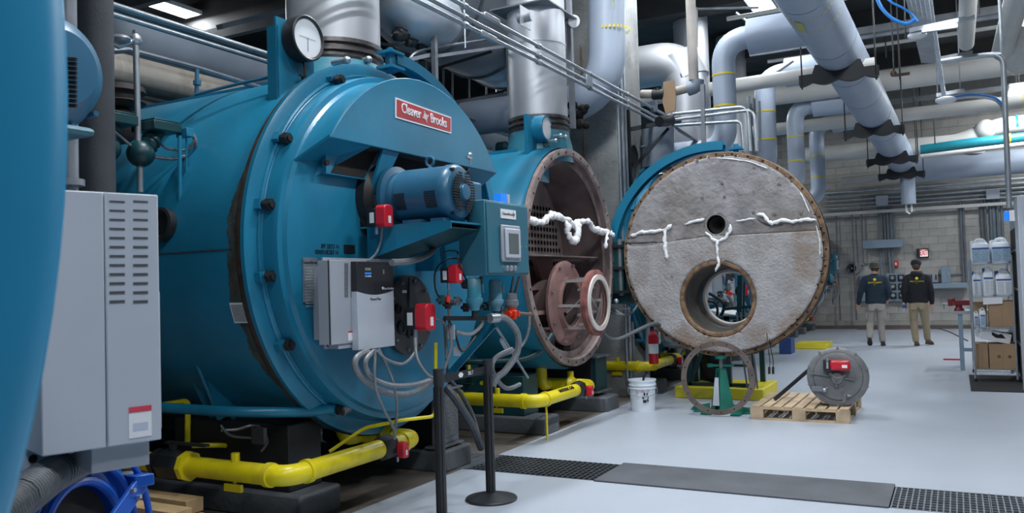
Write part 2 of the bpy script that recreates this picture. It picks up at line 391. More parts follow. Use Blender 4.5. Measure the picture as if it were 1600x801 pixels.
for i, (x, y, z) in enumerate(LAMPS):
    lb = 'suspended fluorescent ceiling lamp of the rows, partly added, running down the boiler room'
    if (x, y) == (-11.5, 9.53): lb = 'bright fluorescent lamp above the pipes at upper left'
    if (x, y) == (-2.66, 13.8): lb = 'fluorescent lamp at the top edge above the first steam elbow'
    if (x, y) == (1.34, 20.5): lb = 'fluorescent lamp at the right edge level with the crossing white pipes'
    lamp_fix(x, y, z, lb, .45 if x == -11.5 else .65, 1.05 if x == .35 else (1.25 if x == -3.2 else (.45 if y == 13.8 else 1.0)))
from mathutils import noise
# ================= BOILER WITH CLOSED DOOR =================
def red_actuator(parent, c, s=1.0, nm='actuator'):
    # red housing with chamfered corners on a black body; faces +X
    c = Vector(c)
    h = MB(); w_, hh, ch = .055*s, .085*s, .02*s
    pts = [(-w_+ch, -hh), (w_-ch, -hh), (w_, -hh+ch), (w_, hh-ch), (w_-ch, hh), (-w_+ch, hh), (-w_, hh-ch), (-w_, -hh+ch)]
    h.prism([c+Vector((.0, p[0], p[1])) for p in pts], (.09*s, 0, 0))
    a = h.build(nm, red, parent, bevel=.008*s); lab(a, 'red electric actuator housing')
    MB().box(c+Vector((-.09*s, -w_*.8, -hh*.9)), c+Vector((0, w_*.8, hh*.7))).build('actuator_body', black, a, bevel=.005)
    MB().box(c+Vector((.09*s, -.01*s, -.055*s)), c+Vector((.094*s, .02*s, -.0*s))).build('sticker', white, a)
    MB().box(c+Vector((-.06*s, -w_*.86, -.05*s)), c+Vector((-.02*s, -w_*.8, .03*s))).build('sticker', white, a)
    MB().cyl(c+Vector((-.03*s, 0, -hh-.05*s)), c+Vector((-.03*s, 0, -hh*.8)), .014*s, n=10).build('cable_gland', galv, a)
    return a
def hose(parent, pts, r, m=flex, nm='cable', n=8):
    return MB().tube(pts, r, n, 5).build(nm, m, parent)

def make_boiler():
    Y0, ZC = 4.90, 1.745
    t = thing('boiler', 'big teal boiler with closed bolted door, red badge and blower motor', 'boiler', (-4.5, Y0, 0))
    o = Vector((0, Y0, ZC))
    sh = MB().lathe(o, X, [(-9.6, 0), (-9.6, 1.31), (-3.78, 1.31), (-3.76, 1.335), (-3.73, 1.335), (-3.73, 1.2)], 96).build('shell', teal, t)
    MB().lathe(o, X, [(-3.80, 1.311), (-3.80, 1.325), (-3.77, 1.342), (-3.735, 1.342)], 96).build('rusty_seam', mat('seam_rust', (0.055, 0.035, 0.028), 0.8, 0, 0.5, 14), sh)
    rg = random.Random(11); st_ = MB(); vs = []; n_ = 60
    for k in range(n_+1):
        a = math.radians(-68-66*k/n_); e_ = math.sin(PI*k/n_)**.5; wd = e_*(.05+.09*(.5+.5*noise.noise(Vector((k*.13, 2, 0))))+rg.uniform(0, .025))+.008
        for x_ in (-3.78, -3.78-wd): vs.append((x_, Y0+1.3125*math.sin(a), ZC+1.3125*math.cos(a)))
    st_.add(vs, [(2*k, 2*k+1, 2*k+3, 2*k+2) for k in range(n_)])
    st_.build('rust_stain', mat('burnt_paint_stain', (0.045, 0.06, 0.055), 0.7, 0, 0.5, 9, 0.3, 30, dirt=(0.09, 0.045, 0.025), dirt_amt=.8, dscale=7), sh)
    # cladding seams
    MB().ring(o+X*-6.4, X, 1.305, 1.318, .04, 96).build('cladding_band', teal, sh)
    MB().box((-9.5, Y0-.35, ZC+1.262), (-3.86, Y0-.25, ZC+1.288)).box((-9.5, Y0+.25, ZC+1.262), (-3.86, Y0+.35, ZC+1.288)).build('top_angle', teal, sh)
    MB().bar((-9, Y0-1.309, ZC-.02), (-3.84, Y0-1.309, ZC-.02), .012, .006).build('seam_strip', mat('seam_rust', (0.09, 0.05, 0.035)), sh)
    # inspection hole with rusty collar and dangling disc
    for (u, v, r) in ((373, 313, .045), (371, 438, .04)):
        p = px(u, v, -4.0); a = math.atan2(p.y-Y0, p.z-ZC)
        # on the shell surface
        q = None
        lo_, hi_ = -5.2, -3.85
        for k in range(60):
            xm = (lo_+hi_)/2; p = px(u, v, xm); rr = math.hypot(p.y-Y0, p.z-ZC)
            if rr < 1.31: lo_ = xm
            else: hi_ = xm
        nrm = Vector((0, p.y-Y0, p.z-ZC)).normalized()
        MB().lathe(p-nrm*.01, nrm, [(0, r*1.9), (.016, r*1.75), (.02, r*1.1), (.0, r)], 24).build('port_collar', mat('seam_rust', (0.09, 0.05, 0.035)), sh)
        MB().cyl(p-nrm*.01, p+nrm*.012, r*1.05, n=20).build('port', soot, sh)
    # spec plate low on the shell
    def on_shell(u, v):
        lo_, hi_ = -6.5, -3.85
        for k in range(60):
            xm = (lo_+hi_)/2; p = px(u, v, xm); rr = math.hypot(p.y-Y0, p.z-ZC)
            if rr < 1.31: lo_ = xm
            else: hi_ = xm
        return p, Vector((0, p.y-Y0, p.z-ZC)).normalized()
    p, nrm = on_shell(376, 488); tang = X.cross(nrm)
    Mx = Matrix((X, tang, nrm)).transposed()
    pl = MB().obox(p+nrm*.006, (.13, .13, .008), Mx).build('data_plate', white, sh)
    MB().obox(p+nrm*.011, (.11, .11, .003), Mx).build('plate_print', mat('grey_print', (0.3, 0.32, 0.33), 0.6, 0, 0.3, 150), pl)
    p, nrm = on_shell(258, 352)
    MB().lathe(p, nrm, [(0, .11), (.05, .11), (.055, .09), (.03, .07), (.03, 0)], 28).build('manhole_cover', black, sh)
    # ---- door ----
    od_ = Vector((0, 4.88, 1.755))
    d = MB().lathe(od_, X, [(-3.73, 1.25), (-3.73, 1.335), (-3.70, 1.335), (-3.69, 1.31), (-3.68, 1.24), (-3.66, 1.225), (-3.57, 1.222), (-3.55, 1.215), (-3.545, 1.18), (-3.52, 1.165), (-3.505, 1.12), (-3.50, 1.02), (-3.50, 0)], 120).build('door', teal, t, sharp=28)
    MB().torus(od_+X*-3.675, X, 1.24, .012, 96, 8).build('rim_bead', mat('bead_blue', (0.02, 0.2, 0.34), 0.3), d)
    angs = []
    for (u, v) in ((437, 213), (405, 317), (408, 433), (443, 540), (525, 128)):
        p = px(u, v, -3.64); angs.append(math.atan2(p.y-od_.y, p.z-od_.z))
    angs += [math.radians(q) for q in (-150, -178, 20, 48, 74, 100, 128, 156)]
    for k, a in enumerate(angs):
        dv = Vector((0, math.sin(a), math.cos(a))); c = od_+X*-3.655+dv*1.245
        lg = MB().cyl(c-X*.05, c+X*.04, .032, n=14).build('door_clamp', black if k in (0, 1, 4) else teal, d)
        MB().cyl(c+X*.04, c+X*.07, .04, .038, n=6).cyl(c+X*.07, c+X*.085, .022, n=12).build('clamp_nut', black, lg)
        tv = X.cross(dv); Mx = Matrix((X, tv, dv)).transposed()
        MB().obox(c+dv*-.01+X*-.02, (.07, .06, .10), Mx).build('clamp_lug', teal, lg)
    # ---- hood ----
    XF = -3.30; R = 1.235; zb = 2.385; YH, ZH = 4.894, 1.70
    a0 = math.acos((zb-ZH)/R); zs = 2.19; as_ = math.acos((zs-ZH)/R)
    P_ = lambda a, x, r=R: Vector((x, YH+r*math.sin(a), ZH+r*math.cos(a)))
    hb = MB(); n = 48; vs = []; fs = []
    # curved outer wall: back edge runs lower than the front edge
    for k in range(n+1):
        s_ = -1+2*k/n
        vs += [P_(as_*s_, -3.67, 1.205), P_(a0*s_, XF)]
    fs = [(2*k, 2*k+1, 2*k+3, 2*k+2) for k in range(n)]
    hb.add(vs, fs)
    hb.prism([P_(a0*(-1+2*k/n), XF-.012) for k in range(n+1)], (.014, 0, 0))
    h = hb.build('hood', teal, t, sharp=30)
    so = h.modifiers.new('bevel', 'BEVEL'); so.width = .006; so.segments = 2; so.limit_method = 'ANGLE'
    yl, yr = YH-math.sqrt(R*R-(zb-ZH)**2), YH+math.sqrt(R*R-(zb-ZH)**2)
    bl_, brr = P_(-as_, -3.67, 1.205), P_(as_, -3.67, 1.205)
    # sloping cheeks closing the lower corners
    for (c0, yf, s) in ((bl_, yl, 1), (brr, yr, -1)):
        a_, b_, c_, d_ = c0, Vector((XF, yf, zb)), Vector((XF-.02, yf+s*.42, zb)), Vector((-3.50, c0.y+s*.17, zs-.015))
        MB().add([a_, b_, c_, d_, a_+Z*.02, b_+Z*.02, c_+Z*.02, d_+Z*.02], [(0, 1, 2), (0, 2, 3), (4, 6, 5), (4, 7, 6), (0, 4, 5, 1), (1, 5, 6, 2), (2, 6, 7, 3), (3, 7, 4, 0)]).build('hood_cheek', teal, h)
        MB().cyl(Vector((-3.42, c0.y+s*.17, zs+.06)), Vector((-3.40, c0.y+s*.17, zs+.06)), .018, n=12).build('cheek_hole', soot, h)
    cf = MB().box((-3.47, yl+.12, zs+.0), (-3.44, yr-.12, zb+.02)).build('intake_face', teal, h)
    for (u0, u1) in ((4.13, 4.50), (4.66, 5.15), (5.28, 5.70)):
        MB().prism([(-3.438, u0-.10, zs+.01), (-3.438, u1-.14, zs+.01), (-3.438, u1, zb+.0), (-3.438, u0+.04, zb+.0)], (.004, 0, 0)).build('air_intake', soot, cf)  # black plates stand in for the shade inside the openings
    MB().prism([(XF-.02, 4.42, zb), (XF-.02, 4.60, zb), (-3.42, 4.50, 2.10), (-3.42, 4.40, 2.10)], (-.02, 0, 0)).build('strut', teal, h)
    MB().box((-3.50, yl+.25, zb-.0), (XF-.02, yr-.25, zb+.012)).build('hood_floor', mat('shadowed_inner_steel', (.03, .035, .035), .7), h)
    # handwritten faded lettering strip is only scratches: leave; hood bolts
    # badge
    def PF(u, v, x=XF+.004): return px(u, v, x)
    tl, tr, br, bl = PF(617, 152), PF(704, 183), PF(704, 209), PF(617, 184)
    bd = MB().prism([tl, tr, br, bl], (.006, 0, 0)).build('badge', white, h); lab(bd, 'red badge with white outlined lettering')
    ins = lambda f: [p+((tl+tr+br+bl)/4-p)*f for p in (tl, tr, br, bl)]
    c4 = (tl+tr+br+bl)/4; sx = (tr-tl).normalized(); sz = (tl-bl).normalized()
    rp = [tl+sx*.012-sz*.012, tr-sx*.012-sz*.012, br-sx*.012+sz*.012, bl+sx*.012+sz*.012]
    MB().prism([p+X*.006 for p in rp], (.003, 0, 0)).build('badge_face', mat('badge_red', (0.42, 0.02, 0.03), 0.35, 0, 0.1), bd)
    text('lettering', 'Cleaver', .098, white, c4+X*.011-sx*.172+sz*.006, sx, sz, bd, .002, bold=.001, xs=.76)
    text('lettering', 'Brooks', .098, white, c4+X*.011+sx*.172+sz*.003, sx, sz, bd, .002, bold=.001, xs=.76)
    e = MB()
    e.cyl(c4+X*.010, c4+X*.013, .024, n=20); 
    for k in range(4):
        a = k*PI/2+.4; dv = sx*math.cos(a)+sz*math.sin(a); e.bar(c4+X*.011+dv*.02, c4+X*.011+dv*.042, .012, .003, up=X)
    e.build('emblem', mat('badge_silver', (0.6, 0.55, 0.55), 0.4, 0.3), bd)
    # ---- blower motor ----
    my, mz, mx0, mx1 = 4.60, 2.075, -3.36, -2.80
    m = MB().lathe((mx0, my, mz), X, [(0, .215), (.03, .215), (.04, .17), (.09, .165), (.11, .182), (.44, .182), (.45, .188), (.50, .186), (.525, .165), (.53, .13), (.53, 0)], 48).build('motor', motor_b, t)
    f = MB()
    for k in range(-7, 8):
        z = mz+k*.0175; hw = math.sqrt(max(0, .135**2-(k*.0175)**2))
        for s in (-1, 1):
            i0 = .018 if abs(k) > 3 else .055
            if hw > i0+.01: f.box((mx1-.012, my+s*i0, z-.005), (mx1-.006, my+s*hw, z+.005))
    f.build('vent_slots', soot, m, kind='stuff')
    MB().lathe((mx1-.012, my, mz), X, [(0, .055), (.022, .05), (.026, 0)], 28).build('fan_hub', motor_b, m)
    for (xa) in (-3.20, -2.96):
        f = MB()
        for k in range(8):
            a = math.radians(238+k*4.6); dv = Vector((0, math.sin(a), math.cos(a)))
            f.obox(Vector((xa, my, mz))+dv*.1845, (.085, .006, .004), Matrix((X, X.cross(dv), dv)).transposed())
        f.build('side_louvre', soot, m, kind='stuff')
    MB().torus((-3.07, my, mz+.225), Yv, .03, .009, 20, 8).cyl((-3.07, my, mz+.175), (-3.07, my, mz+.198), .02, .012, n=12).build('lifting_eye', motor_b, m)
    MB().box((-3.02, my+.17, mz-.07), (-2.84, my+.29, mz+.09)).build('terminal_box', motor_b, m, bevel=.015)
    for a in (35, 145, 215, 325):
        a = math.radians(a); MB().cyl((mx1-.05, my+.172*math.sin(a), mz+.172*math.cos(a)), (mx1-.02, my+.172*math.sin(a), mz+.172*math.cos(a)), .012, n=8).build('motor_bolt', black, m)
    MB().lathe((-3.50, my, mz), X, [(0, .26), (.06, .25), (.09, .215), (.1, .2)], 40).build('fan_housing', black, t)
    # shelf under the motor
    zt = mz-.2
    s = MB().box((-3.50, my-.22, zt-.012), (-2.78, my+.2, zt)).build('motor_shelf', teal, t)
    for yy in (my-.22, my+.19):
        MB().prism([(-3.44, yy, zt-.01), (-2.78, yy, zt-.01), (-2.78, yy, zt-.05), (-3.44, yy, zt-.22)], (0, .01, 0)).build('shelf_gusset', teal, s)
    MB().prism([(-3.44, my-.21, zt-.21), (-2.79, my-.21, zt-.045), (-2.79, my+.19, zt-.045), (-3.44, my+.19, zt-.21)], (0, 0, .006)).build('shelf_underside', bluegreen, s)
    MB().box((-3.2, my-.15, zt), (-3.05, my+.15, zt+.03)).box((-2.98, my-.15, zt), (-2.88, my+.15, zt+.03)).build('motor_foot', motor_b, s)
    # ---- control cabinet with touch screen ----
    xf = -2.75
    P = lambda u, v, x=xf: px(u, v, x)
    ytl, ytr = P(757, 313), P(823, 322)
    y0, y1, z0, z1 = 4.76, 5.375, 1.53, 2.035
    c = MB().box((xf-.21, y0, z0), (xf, y1, z1)).build('control_cabinet', teal_g, t, bevel=.006)
    MB().box((xf, y0+.012, z0+.012), (xf+.012, y1-.012, z1-.012)).build('cabinet_door', teal_g, c, bevel=.004)
    MB().box((xf+.012, 4.95, 1.92), (xf+.018, 5.17, 1.985)).build('maker_plate', white, c)
    text('lettering', 'CleaverBrooks', .028, black, (xf+.02, 5.05, 1.952), Yv, Z, c, .0005)
    MB().prism([(xf+.019, 5.125, 1.93), (xf+.019, 5.15, 1.955), (xf+.019, 5.125, 1.975), (xf+.019, 5.137, 1.955)], (.001, 0, 0)).build('emblem', black, c)
    hm = MB().box((xf+.012, 4.93, 1.62), (xf+.035, 5.20, 1.875)).build('touch_panel', greyp, c, bevel=.01)
    MB().box((xf+.035, 4.955, 1.645), (xf+.05, 5.175, 1.85)).build('touch_panel_frame', greyl, c, bevel=.008)
    MB().box((xf+.05, 4.995, 1.675), (xf+.053, 5.135, 1.815)).build('touch_screen', screen, c)
    for yy in (5.00, 5.06, 5.12):
        MB().lathe((xf+.012, yy, 1.575), X, [(0, .02), (.018, .02), (.022, .012), (.022, 0)], 16).build('push_button', galv, c)
    for q in ((5.24, 1.73), (5.32, 1.73)): MB().cyl((xf+.012, q[0], q[1]), (xf+.018, q[0], q[1]), .006, n=8).build('cabinet_latch', galv, c)
    MB().box((-3.5, 5.02, z0+.05), (xf-.21, 5.06, z1-.15)).build('cabinet_bracket', teal, c); MB().box((-3.5, 5.26, z0+.05), (xf-.21, 5.30, z1-.15)).build('cabinet_bracket', teal, c)
    MB().box((-2.95, 5.24, 2.05), (-2.89, 5.33, 2.13)).build('blue_relay', bluelit, c); MB().box((-2.95, 5.34, 2.05), (-2.89, 5.38, 2.13)).build('relay_body', greyl, c)
    MB().cyl((-2.92, 5.3, 2.03), (-2.92, 5.3, 2.05), .012, n=8).build('relay_stem', black, c)
    # ---- drive cabinet (grey) ----
    xb, xm, xc = -3.36, -3.27, -3.225
    def yz(u, v_, x): p = px(u, v_, x); return p.y, p.z
    (yl_, zt_), (yr_, _) = yz(505, 402, xb), yz(573, 404, xb); (_, zb2) = yz(510, 545, xb)
    v = MB().box((xb-.015, yl_, zb2), (xb, yr_+.25, zt_)).build('drive_cabinet', greyp, t, bevel=.003)
    MB().box((-3.50, yl_+.06, zb2+.05), (xb-.015, yl_+.12, zt_-.05)).box((-3.50, yr_+.1, zb2+.05), (xb-.015, yr_+.16, zt_-.05)).build('mounting_rails', greyp, v)
    y0, y1 = yz(514, 405, xm)[0], yz(563, 405, xm)[0]; z1 = yz(514, 406, xm)[1]; z0 = yz(516, 539, xm)[1]
    MB().box((xb, y0+.008, z0), (xm-.012, y1+.2, z1-.004)).build('drive_chassis', greyp, v)
    MB().box((xm-.012, y0, z0), (xm, y1, z1)).box((xb, y0, z0), (xm, y0+.006, z1)).build('side_cover', greyp, v, bevel=.002)
    MB().box((xb, y0+.08, z0-.03), (xm-.01, y1+.02, z0)).build('cable_box', greyp, v)
    for yy in (yl_+.022,): MB().cyl((xb, yy, zb2+.022), (xb+.003, yy, zb2+.022), .009, n=12).build('mount_hole', soot, v)
    f = MB()
    for k in range(24):
        a, b = px(538, 412+k*2.25, xm), px(544, 412+k*2.25, xm); f.box((xm-.002, a.y, a.z-.0022), (xm+.0008, b.y, a.z+.0022))
        a, b = px(548, 412+k*2.25, xm), px(554, 412+k*2.25, xm); f.box((xm-.002, a.y, a.z-.0022), (xm+.0008, b.y, a.z+.0022))
    f.build('louvre_slots', soot, v, kind='stuff')
    ya_, yb_ = yz(558, 450, xc)[0], yz(615, 450, xc)[0]; n = 12
    zs_ = yz(560, 455, xc)[1]; zt2 = yz(558, 408, xc)[1]; zb3 = yz(562, 547, xc)[1]
    zc_ = lambda s_: zs_-.025*math.sin(PI*s_)
    top = [(xc, ya_+(yb_-ya_)*k/n, zc_(k/n)) for k in range(n+1)]
    MB().prism(top+[(xc, yb_, zt2), (xc, ya_, zt2)], (-.05, 0, 0)).build('keypad_cover', blackp, v, bevel=.003)
    MB().prism(list(reversed(top))+[(xc, ya_, zb3), (xc, yb_, zb3)], (-.05, 0, 0)).build('front_cover', greyl, v, bevel=.003)
    def onc(name, u0, v0, u1, v1, m_, d_=.003):
        a, b = px(u0, v0, xc), px(u1, v1, xc); return MB().box((xc, a.y, b.z), (xc+d_, b.y, a.z)).build(name, m_, v)
    onc('keypad_display', 570, 418, 579, 422.5, mat('olive_display', (0.2, 0.24, 0.2), 0.3))
    for j in range(2):
        for k in range(3): onc('key', 570+k*3.4, 425.5+j*4.4, 572.4+k*3.4, 428.2+j*4.4, bluelit if j == 0 else label_b, .005)
    onc('keypad_mark', 598, 421, 600, 428, galv)
    text('lettering', 'Allen-Bradley', .021, white, px(607, 450.5, xc+.002), Yv, Z, v, .0005)
    p = px(598, 450, xc); MB().cyl(p, p+X*.003, .009, n=12).build('emblem', white, v)
    text('lettering', 'PowerFlex', .026, black, px(587, 467, xc+.002), Yv, Z, v, .0005, shear=.2)
    a, b = px(544, 517, xm), px(554, 531, xm); MB().box((xm, a.y, b.z), (xm+.001, b.y, a.z)).build('warning_sticker', white, v)
    MB().box((xm, a.y, a.z-.01), (xm+.0015, b.y, a.z)).build('warning_sticker_top', red, v)
    text('lettering', '89 2833 H', .040, black, px(516, 385, -3.498), Yv, Z, d, .001)
    text('lettering', '000018283 H', .040, black, px(511, 394, -3.498), Yv, Z, d, .001)
    MB().box(px(536, 382, -3.505), px(555, 396, -3.495)).build('black_label', black, d)
    # maker's data plate left of the drive
    a, b = px(474, 402, -3.49), px(497, 471, -3.49)
    pl = MB().box((-3.50, a.y, a.z), (-3.49, b.y, b.z)).build('data_plate', galv, d)
    f = MB()
    for k in range(14): f.box((-3.49, a.y+.012, a.z-.06-k*.018), (-3.489, b.y-.012, a.z-.066-k*.018))
    f.build('plate_print', mat('grey_print', (0.3, 0.32, 0.33)), pl, kind='stuff')
    text('lettering', 'CleaverBrooks', .024, black, ((-3.488), (a.y+b.y)/2, a.z-.03), Yv, Z, pl, .0005)
    # ---- round hatch plate ----
    hc = px(636, 492, -3.49)
    hp = MB().lathe(hc, X, [(0, .285), (.03, .285), (.035, .275), (.035, 0)], 56).build('hatch_plate', mat('dark_hatch_steel', (0.06, 0.06, 0.065), 0.5, 0.4, 0.3, 6), t)
    for k in range(10):
        a = 2*PI*k/10+.2; MB().cyl(hc+Vector((.035, .25*math.sin(a), .25*math.cos(a))), hc+Vector((.05, .25*math.sin(a), .25*math.cos(a))), .012, n=6).build('hatch_bolt', galvd, hp)
    for (du, dv_, r) in ((-.16, .05, .035), (-.13, -.08, .05), (-.03, -.12, .04)):
        MB().lathe(hc+Vector((.035, du, dv_)), X, [(0, r), (.02, r), (.022, r*.7), (.01, r*.6), (.01, 0)], 20).build('sight_port', black, hp)
    MB().prism([hc+Vector((.036, -.02, .27)), hc+Vector((.036, .10, .02)), hc+Vector((.036, -.04, .02))], (.012, 0, 0)).build('hatch_web', mat('dark_hatch_steel', (0.06,)*3), hp)
    MB().box(hc+Vector((.036, -.1, .16)), hc+Vector((.039, -.05, .18))).build('sticker', white, hp)
    # actuators and fittings
    red_actuator(t, px(655, 495, -3.14), 1.05)
    MB().cyl(px(655, 500, -3.36), px(655, 500, -3.2), .05, n=16).build('actuator_mount', black, t)
    red_actuator(t, px(593, 338, -3.28), .85)
    MB().lathe(px(574, 348, -3.50), X, [(0, .08), (.02, .08), (.03, .05), (.14, .045), (.15, 0)], 20).build('sensor_boss', black, t)
    red_actuator(t, px(705, 428, -2.98), .75)
    # conduits around the front
    g = 'cable'
    hose(t, [px(597, 352, -3.28), px(595, 375, -3.3), px(588, 395, -3.32), px(575, 408, -3.3)], .008)
    hose(t, [px(612, 410, -3.1), px(640, 408, -3.12), px(665, 400, -3.14), px(680, 388, -3.2), px(695, 375, -3.3)], .022, flex)
    hose(t, [px(575, 548, -3.2), px(558, 558, -3.2), px(556, 575, -3.2), px(575, 598, -3.2), px(605, 613, -3.2), px(640, 615, -3.18), px(668, 600, -3.15), px(685, 585, -3.1)], .020, flex)
    hose(t, [px(585, 548, -3.16), px(573, 560, -3.16), px(572, 575, -3.16), px(585, 592, -3.15), px(615, 602, -3.12), px(650, 600, -3.1), px(680, 590, -3.05)], .016, flex)
    hose(t, [px(590, 548, -3.12), px(605, 562, -3.1), px(630, 568, -3.08), px(648, 550, -3.08), px(650, 528, -3.1)], .010, flex)
    hose(t, [px(648, 528, -3.1), px(652, 560, -3.05), px(668, 585, -3.0), px(690, 595, -2.95)], .010, flex)
    hose(t, [px(587, 545, -3.14), px(586, 600, -3.12), px(600, 640, -3.15), px(615, 668, -3.2), px(616, 685, -3.28)], .009, flex)
    hose(t, [px(592, 545, -3.14), px(612, 590, -3.12), px(620, 630, -3.15), px(618, 668, -3.22), px(617, 685, -3.28)], .009, flex)
    hose(t, [px(745, 412, -3.0), px(705, 403, -3.1), px(682, 420, -3.15), px(680, 450, -3.2), px(690, 470, -3.2)], .006, black)
    hose(t, [px(688, 400, -3.0), px(700, 392, -2.95), px(715, 394, -2.92), px(717, 410, -2.9), px(735, 450, -2.95), px(752, 482, -2.95)], .006, black)
    hose(t, [px(701, 455, -2.98), px(702, 500, -3.0), px(705, 540, -2.98), px(695, 575, -3.0)], .010, flex)
    hose(t, [px(668, 495, -3.1), px(690, 500, -3.05), px(698, 520, -3.05), px(697, 560, -3.05)], .008, flex)
    hose(t, [px(700, 498, -3.0), px(712, 525, -2.98), px(722, 548, -2.95), px(740, 530, -2.92), px(755, 505, -2.92)], .008, black)
    hose(t, [px(712, 518, -2.98), px(735, 522, -2.92), px(752, 508, -2.9), px(752, 495, -2.9)], .014, flex)
    hose(t, [px(803, 432, -2.85), px(795, 470, -2.88), px(780, 500, -2.9)], .012, flex); hose(t, [px(812, 432, -2.85), px(800, 475, -2.9)], .012, flexd)
    hose(t, [px(752, 432, -2.85), px(748, 480, -2.9)], .014, black)
    # black manifold rail with rotameters
    rl = MB().bar(px(695, 497, -2.98), px(775, 497, -2.86), .03).build('manifold_rail', black, t)
    for (u, v, s) in ((741, 455, 1.0), (774, 456, 1.05)):
        c = px(u, v, -2.88)
        g_ = MB().lathe(c-Z*.13*s, Z, [(0, .03), (.03, .035), (.05, .05), (.065, .058), (.08, .058), (.085, .048), (.21, .046), (.225, .036), (.225, 0)], 24).build('pressure_regulator', teal_b, t)
        MB().cyl(c-Z*.18*s, c-Z*.12*s, .022, n=12).build('regulator_stem', black, g_)
        MB().box(c+Vector((.02, .04, -.01)), c+Vector((.04, .065, .05))).build('regulator_cap', teal_b, g_)
    MB().lathe(px(724, 444, -2.95), X, [(0, .03), (.03, .032), (.032, 0)], 20).build('small_gauge', black, t)
    for (u, v) in ((714, 470), (728, 480), (700, 475), (745, 480), (760, 478), (738, 465), (690, 468), (780, 482)):
        c = px(u, v, -3.0); MB().cyl(c-Z*.03, c+Z*.03, .022, n=8).cyl(c-Yv*.05, c+Yv*.05, .014, n=8).build('pipe_fitting', random.choice((black, bluegreen, galvd)), t)
    c = px(700, 467, -2.98); MB().cyl(c-Z*.02, c+Z*.02, .016, n=10).build('red_coupling', red_b, t)
    MB().box(px(698, 507, -3.02), px(712, 530, -2.96)).build('junction_box', greyp, t, bevel=.005)
    MB().box(px(708, 540, -3.02), px(720, 556, -2.96)).build('junction_box', greyl, t, bevel=.005)
    MB().bar(px(772, 505, -2.9), px(698, 590, -3.35), .012, .055, up=(0, 0, 1)).build('diagonal_brace', teal, t)
    MB().bar(px(700, 595, -3.4), px(694, 500, -3.1), .02, .03).build('brace_post', bluegreen, t)
    # valve assembly at the right edge (red body, grey cap)
    c = px(800, 490, -2.82)
    rv = MB().sphere(c, .04, 14).cyl(c-Yv*.07, c+Yv*.06, .026, n=12).cyl(c-Z*.04, c+Z*.045, .032, n=12).build('red_valve', red_b, t)
    for s in (-1, 1): MB().box(c+Vector((-.045, s*.03-.008, -.02)), c+Vector((.045, s*.03+.008, .02))).build('valve_flange', red_b, rv)
    MB().lathe(c+Z*.045, Z, [(0, .035), (.02, .052), (.05, .05), (.055, .04), (.1, .038), (.105, 0)], 20).build('valve_cap', mat('grey_valve_cap', (0.2, 0.22, 0.24), .4, .3), rv)
    MB().cyl(px(810, 489, -2.8), px(828, 491, -2.78), .012, n=10).sphere(px(828, 491, -2.78), .02, 10).build('pipe_elbow', mat('brown_fitting', (0.14, 0.09, 0.07), .6), rv)
    hose(t, [px(827, 493, -2.78), px(826, 515, -2.78), px(815, 540, -2.82), px(790, 553, -2.86), px(770, 560, -2.9)], .011, flex)
    hose(t, [px(770, 497, -2.84), px(790, 497, -2.8), px(808, 520, -2.76), px(808, 550, -2.76), px(790, 578, -2.8), px(776, 590, -2.84), px(770, 603, -2.86)], .024, flex)
    MB().cyl(px(765, 497, -2.85), px(778, 496, -2.83), .034, n=12).build('hose_coupling', galv, t)
    MB().bar(px(775, 510, -2.85), px(825, 590, -2.95), .013).build('link_rod', galv, t)
    MB().bar(px(783, 530, -2.87), px(793, 548, -2.89), .022).build('link_turnbuckle', galv, t)
    hose(t, [px(800, 545, -2.85), px(775, 558, -2.86), px(770, 580, -2.88), px(790, 606, -2.9), px(812, 600, -2.92)], .016, flex)
    # davit arm over the door
    ao = Vector((-3.60, Y0+.0, ZC+.03))
    ar = MB().lathe(ao, X, [(0, 1.31), (0, 1.39), (.012, 1.39), (.012, 1.356), (.09, 1.356), (.09, 1.39), (.102, 1.39), (.102, 1.31), (.09, 1.31), (.09, 1.344), (.012, 1.344), (.012, 1.31)], 56, math.radians(-5), math.radians(92), closed=True).build('davit_arm', teal, t)
    c = ao+Vector((.05, -.06, 1.37))
    MB().cyl(c-Z*.12, c+Z*.04, .04, n=12).cyl(c+Z*.04, c+Z*.06, .025, n=12).obox(c+Z*.02, (.14, .16, .02)).obox(c-Z*.09, (.14, .16, .02)).build('davit_pin', teal, ar)
    # gauge plate and dial
    a, b = px(437, 163, -3.86), px(495, 150, -3.86)
    gp = MB().box((-3.90, a.y, 2.66), (-3.88, b.y, 3.28)).box((-3.96, a.y-.002, 2.66), (-3.88, a.y+.02, 3.22)).build('gauge_plate', teal, t)
    c = px(470, 62, -3.84)
    gd = MB().lathe(c, X, [(-.03, .1), (-.03, .15), (.05, .155), (.07, .155), (.075, .145), (.065, .13)], 40).build('dial_gauge', blackp, t)
    MB().cyl(c+X*.04, c+X*.06, .135, n=40).build('dial_face', dial, gd)
    MB().box(c+Vector((.061, -.002, -.09)), c+Vector((.063, .003, .0))).box(c+Vector((.061, -.08, 0.0)), c+Vector((.062, .08, .002))).build('needle', galvd, gd)
    MB().tube([c+Vector((.0, .02, -.15)), c+Vector((.01, .02, -.2)), c+Vector((.01, .02, -.25))], .008, 6, 2).cyl(c+Vector((.0, .02, -.24)), c+Vector((.0, .02, -.29)), .016, n=8).bar(c+Vector((.01, -.03, -.25)), c+Vector((.01, .07, -.25)), .012).build('gauge_cock', black, gd)
    # flue collar cone on top
    fo = Vector((-4.14, Y0, ZC))
    fc = MB().lathe(fo, Z, [(1.1, .47), (1.2, .44), (1.30, .40), (1.40, .375)], 48).build('flue_collar', teal_b, t)
    for a in (15, 40, 62):
        a = math.radians(a); dv = Vector((math.cos(-a+.5), -math.sin(a-.5), 0))
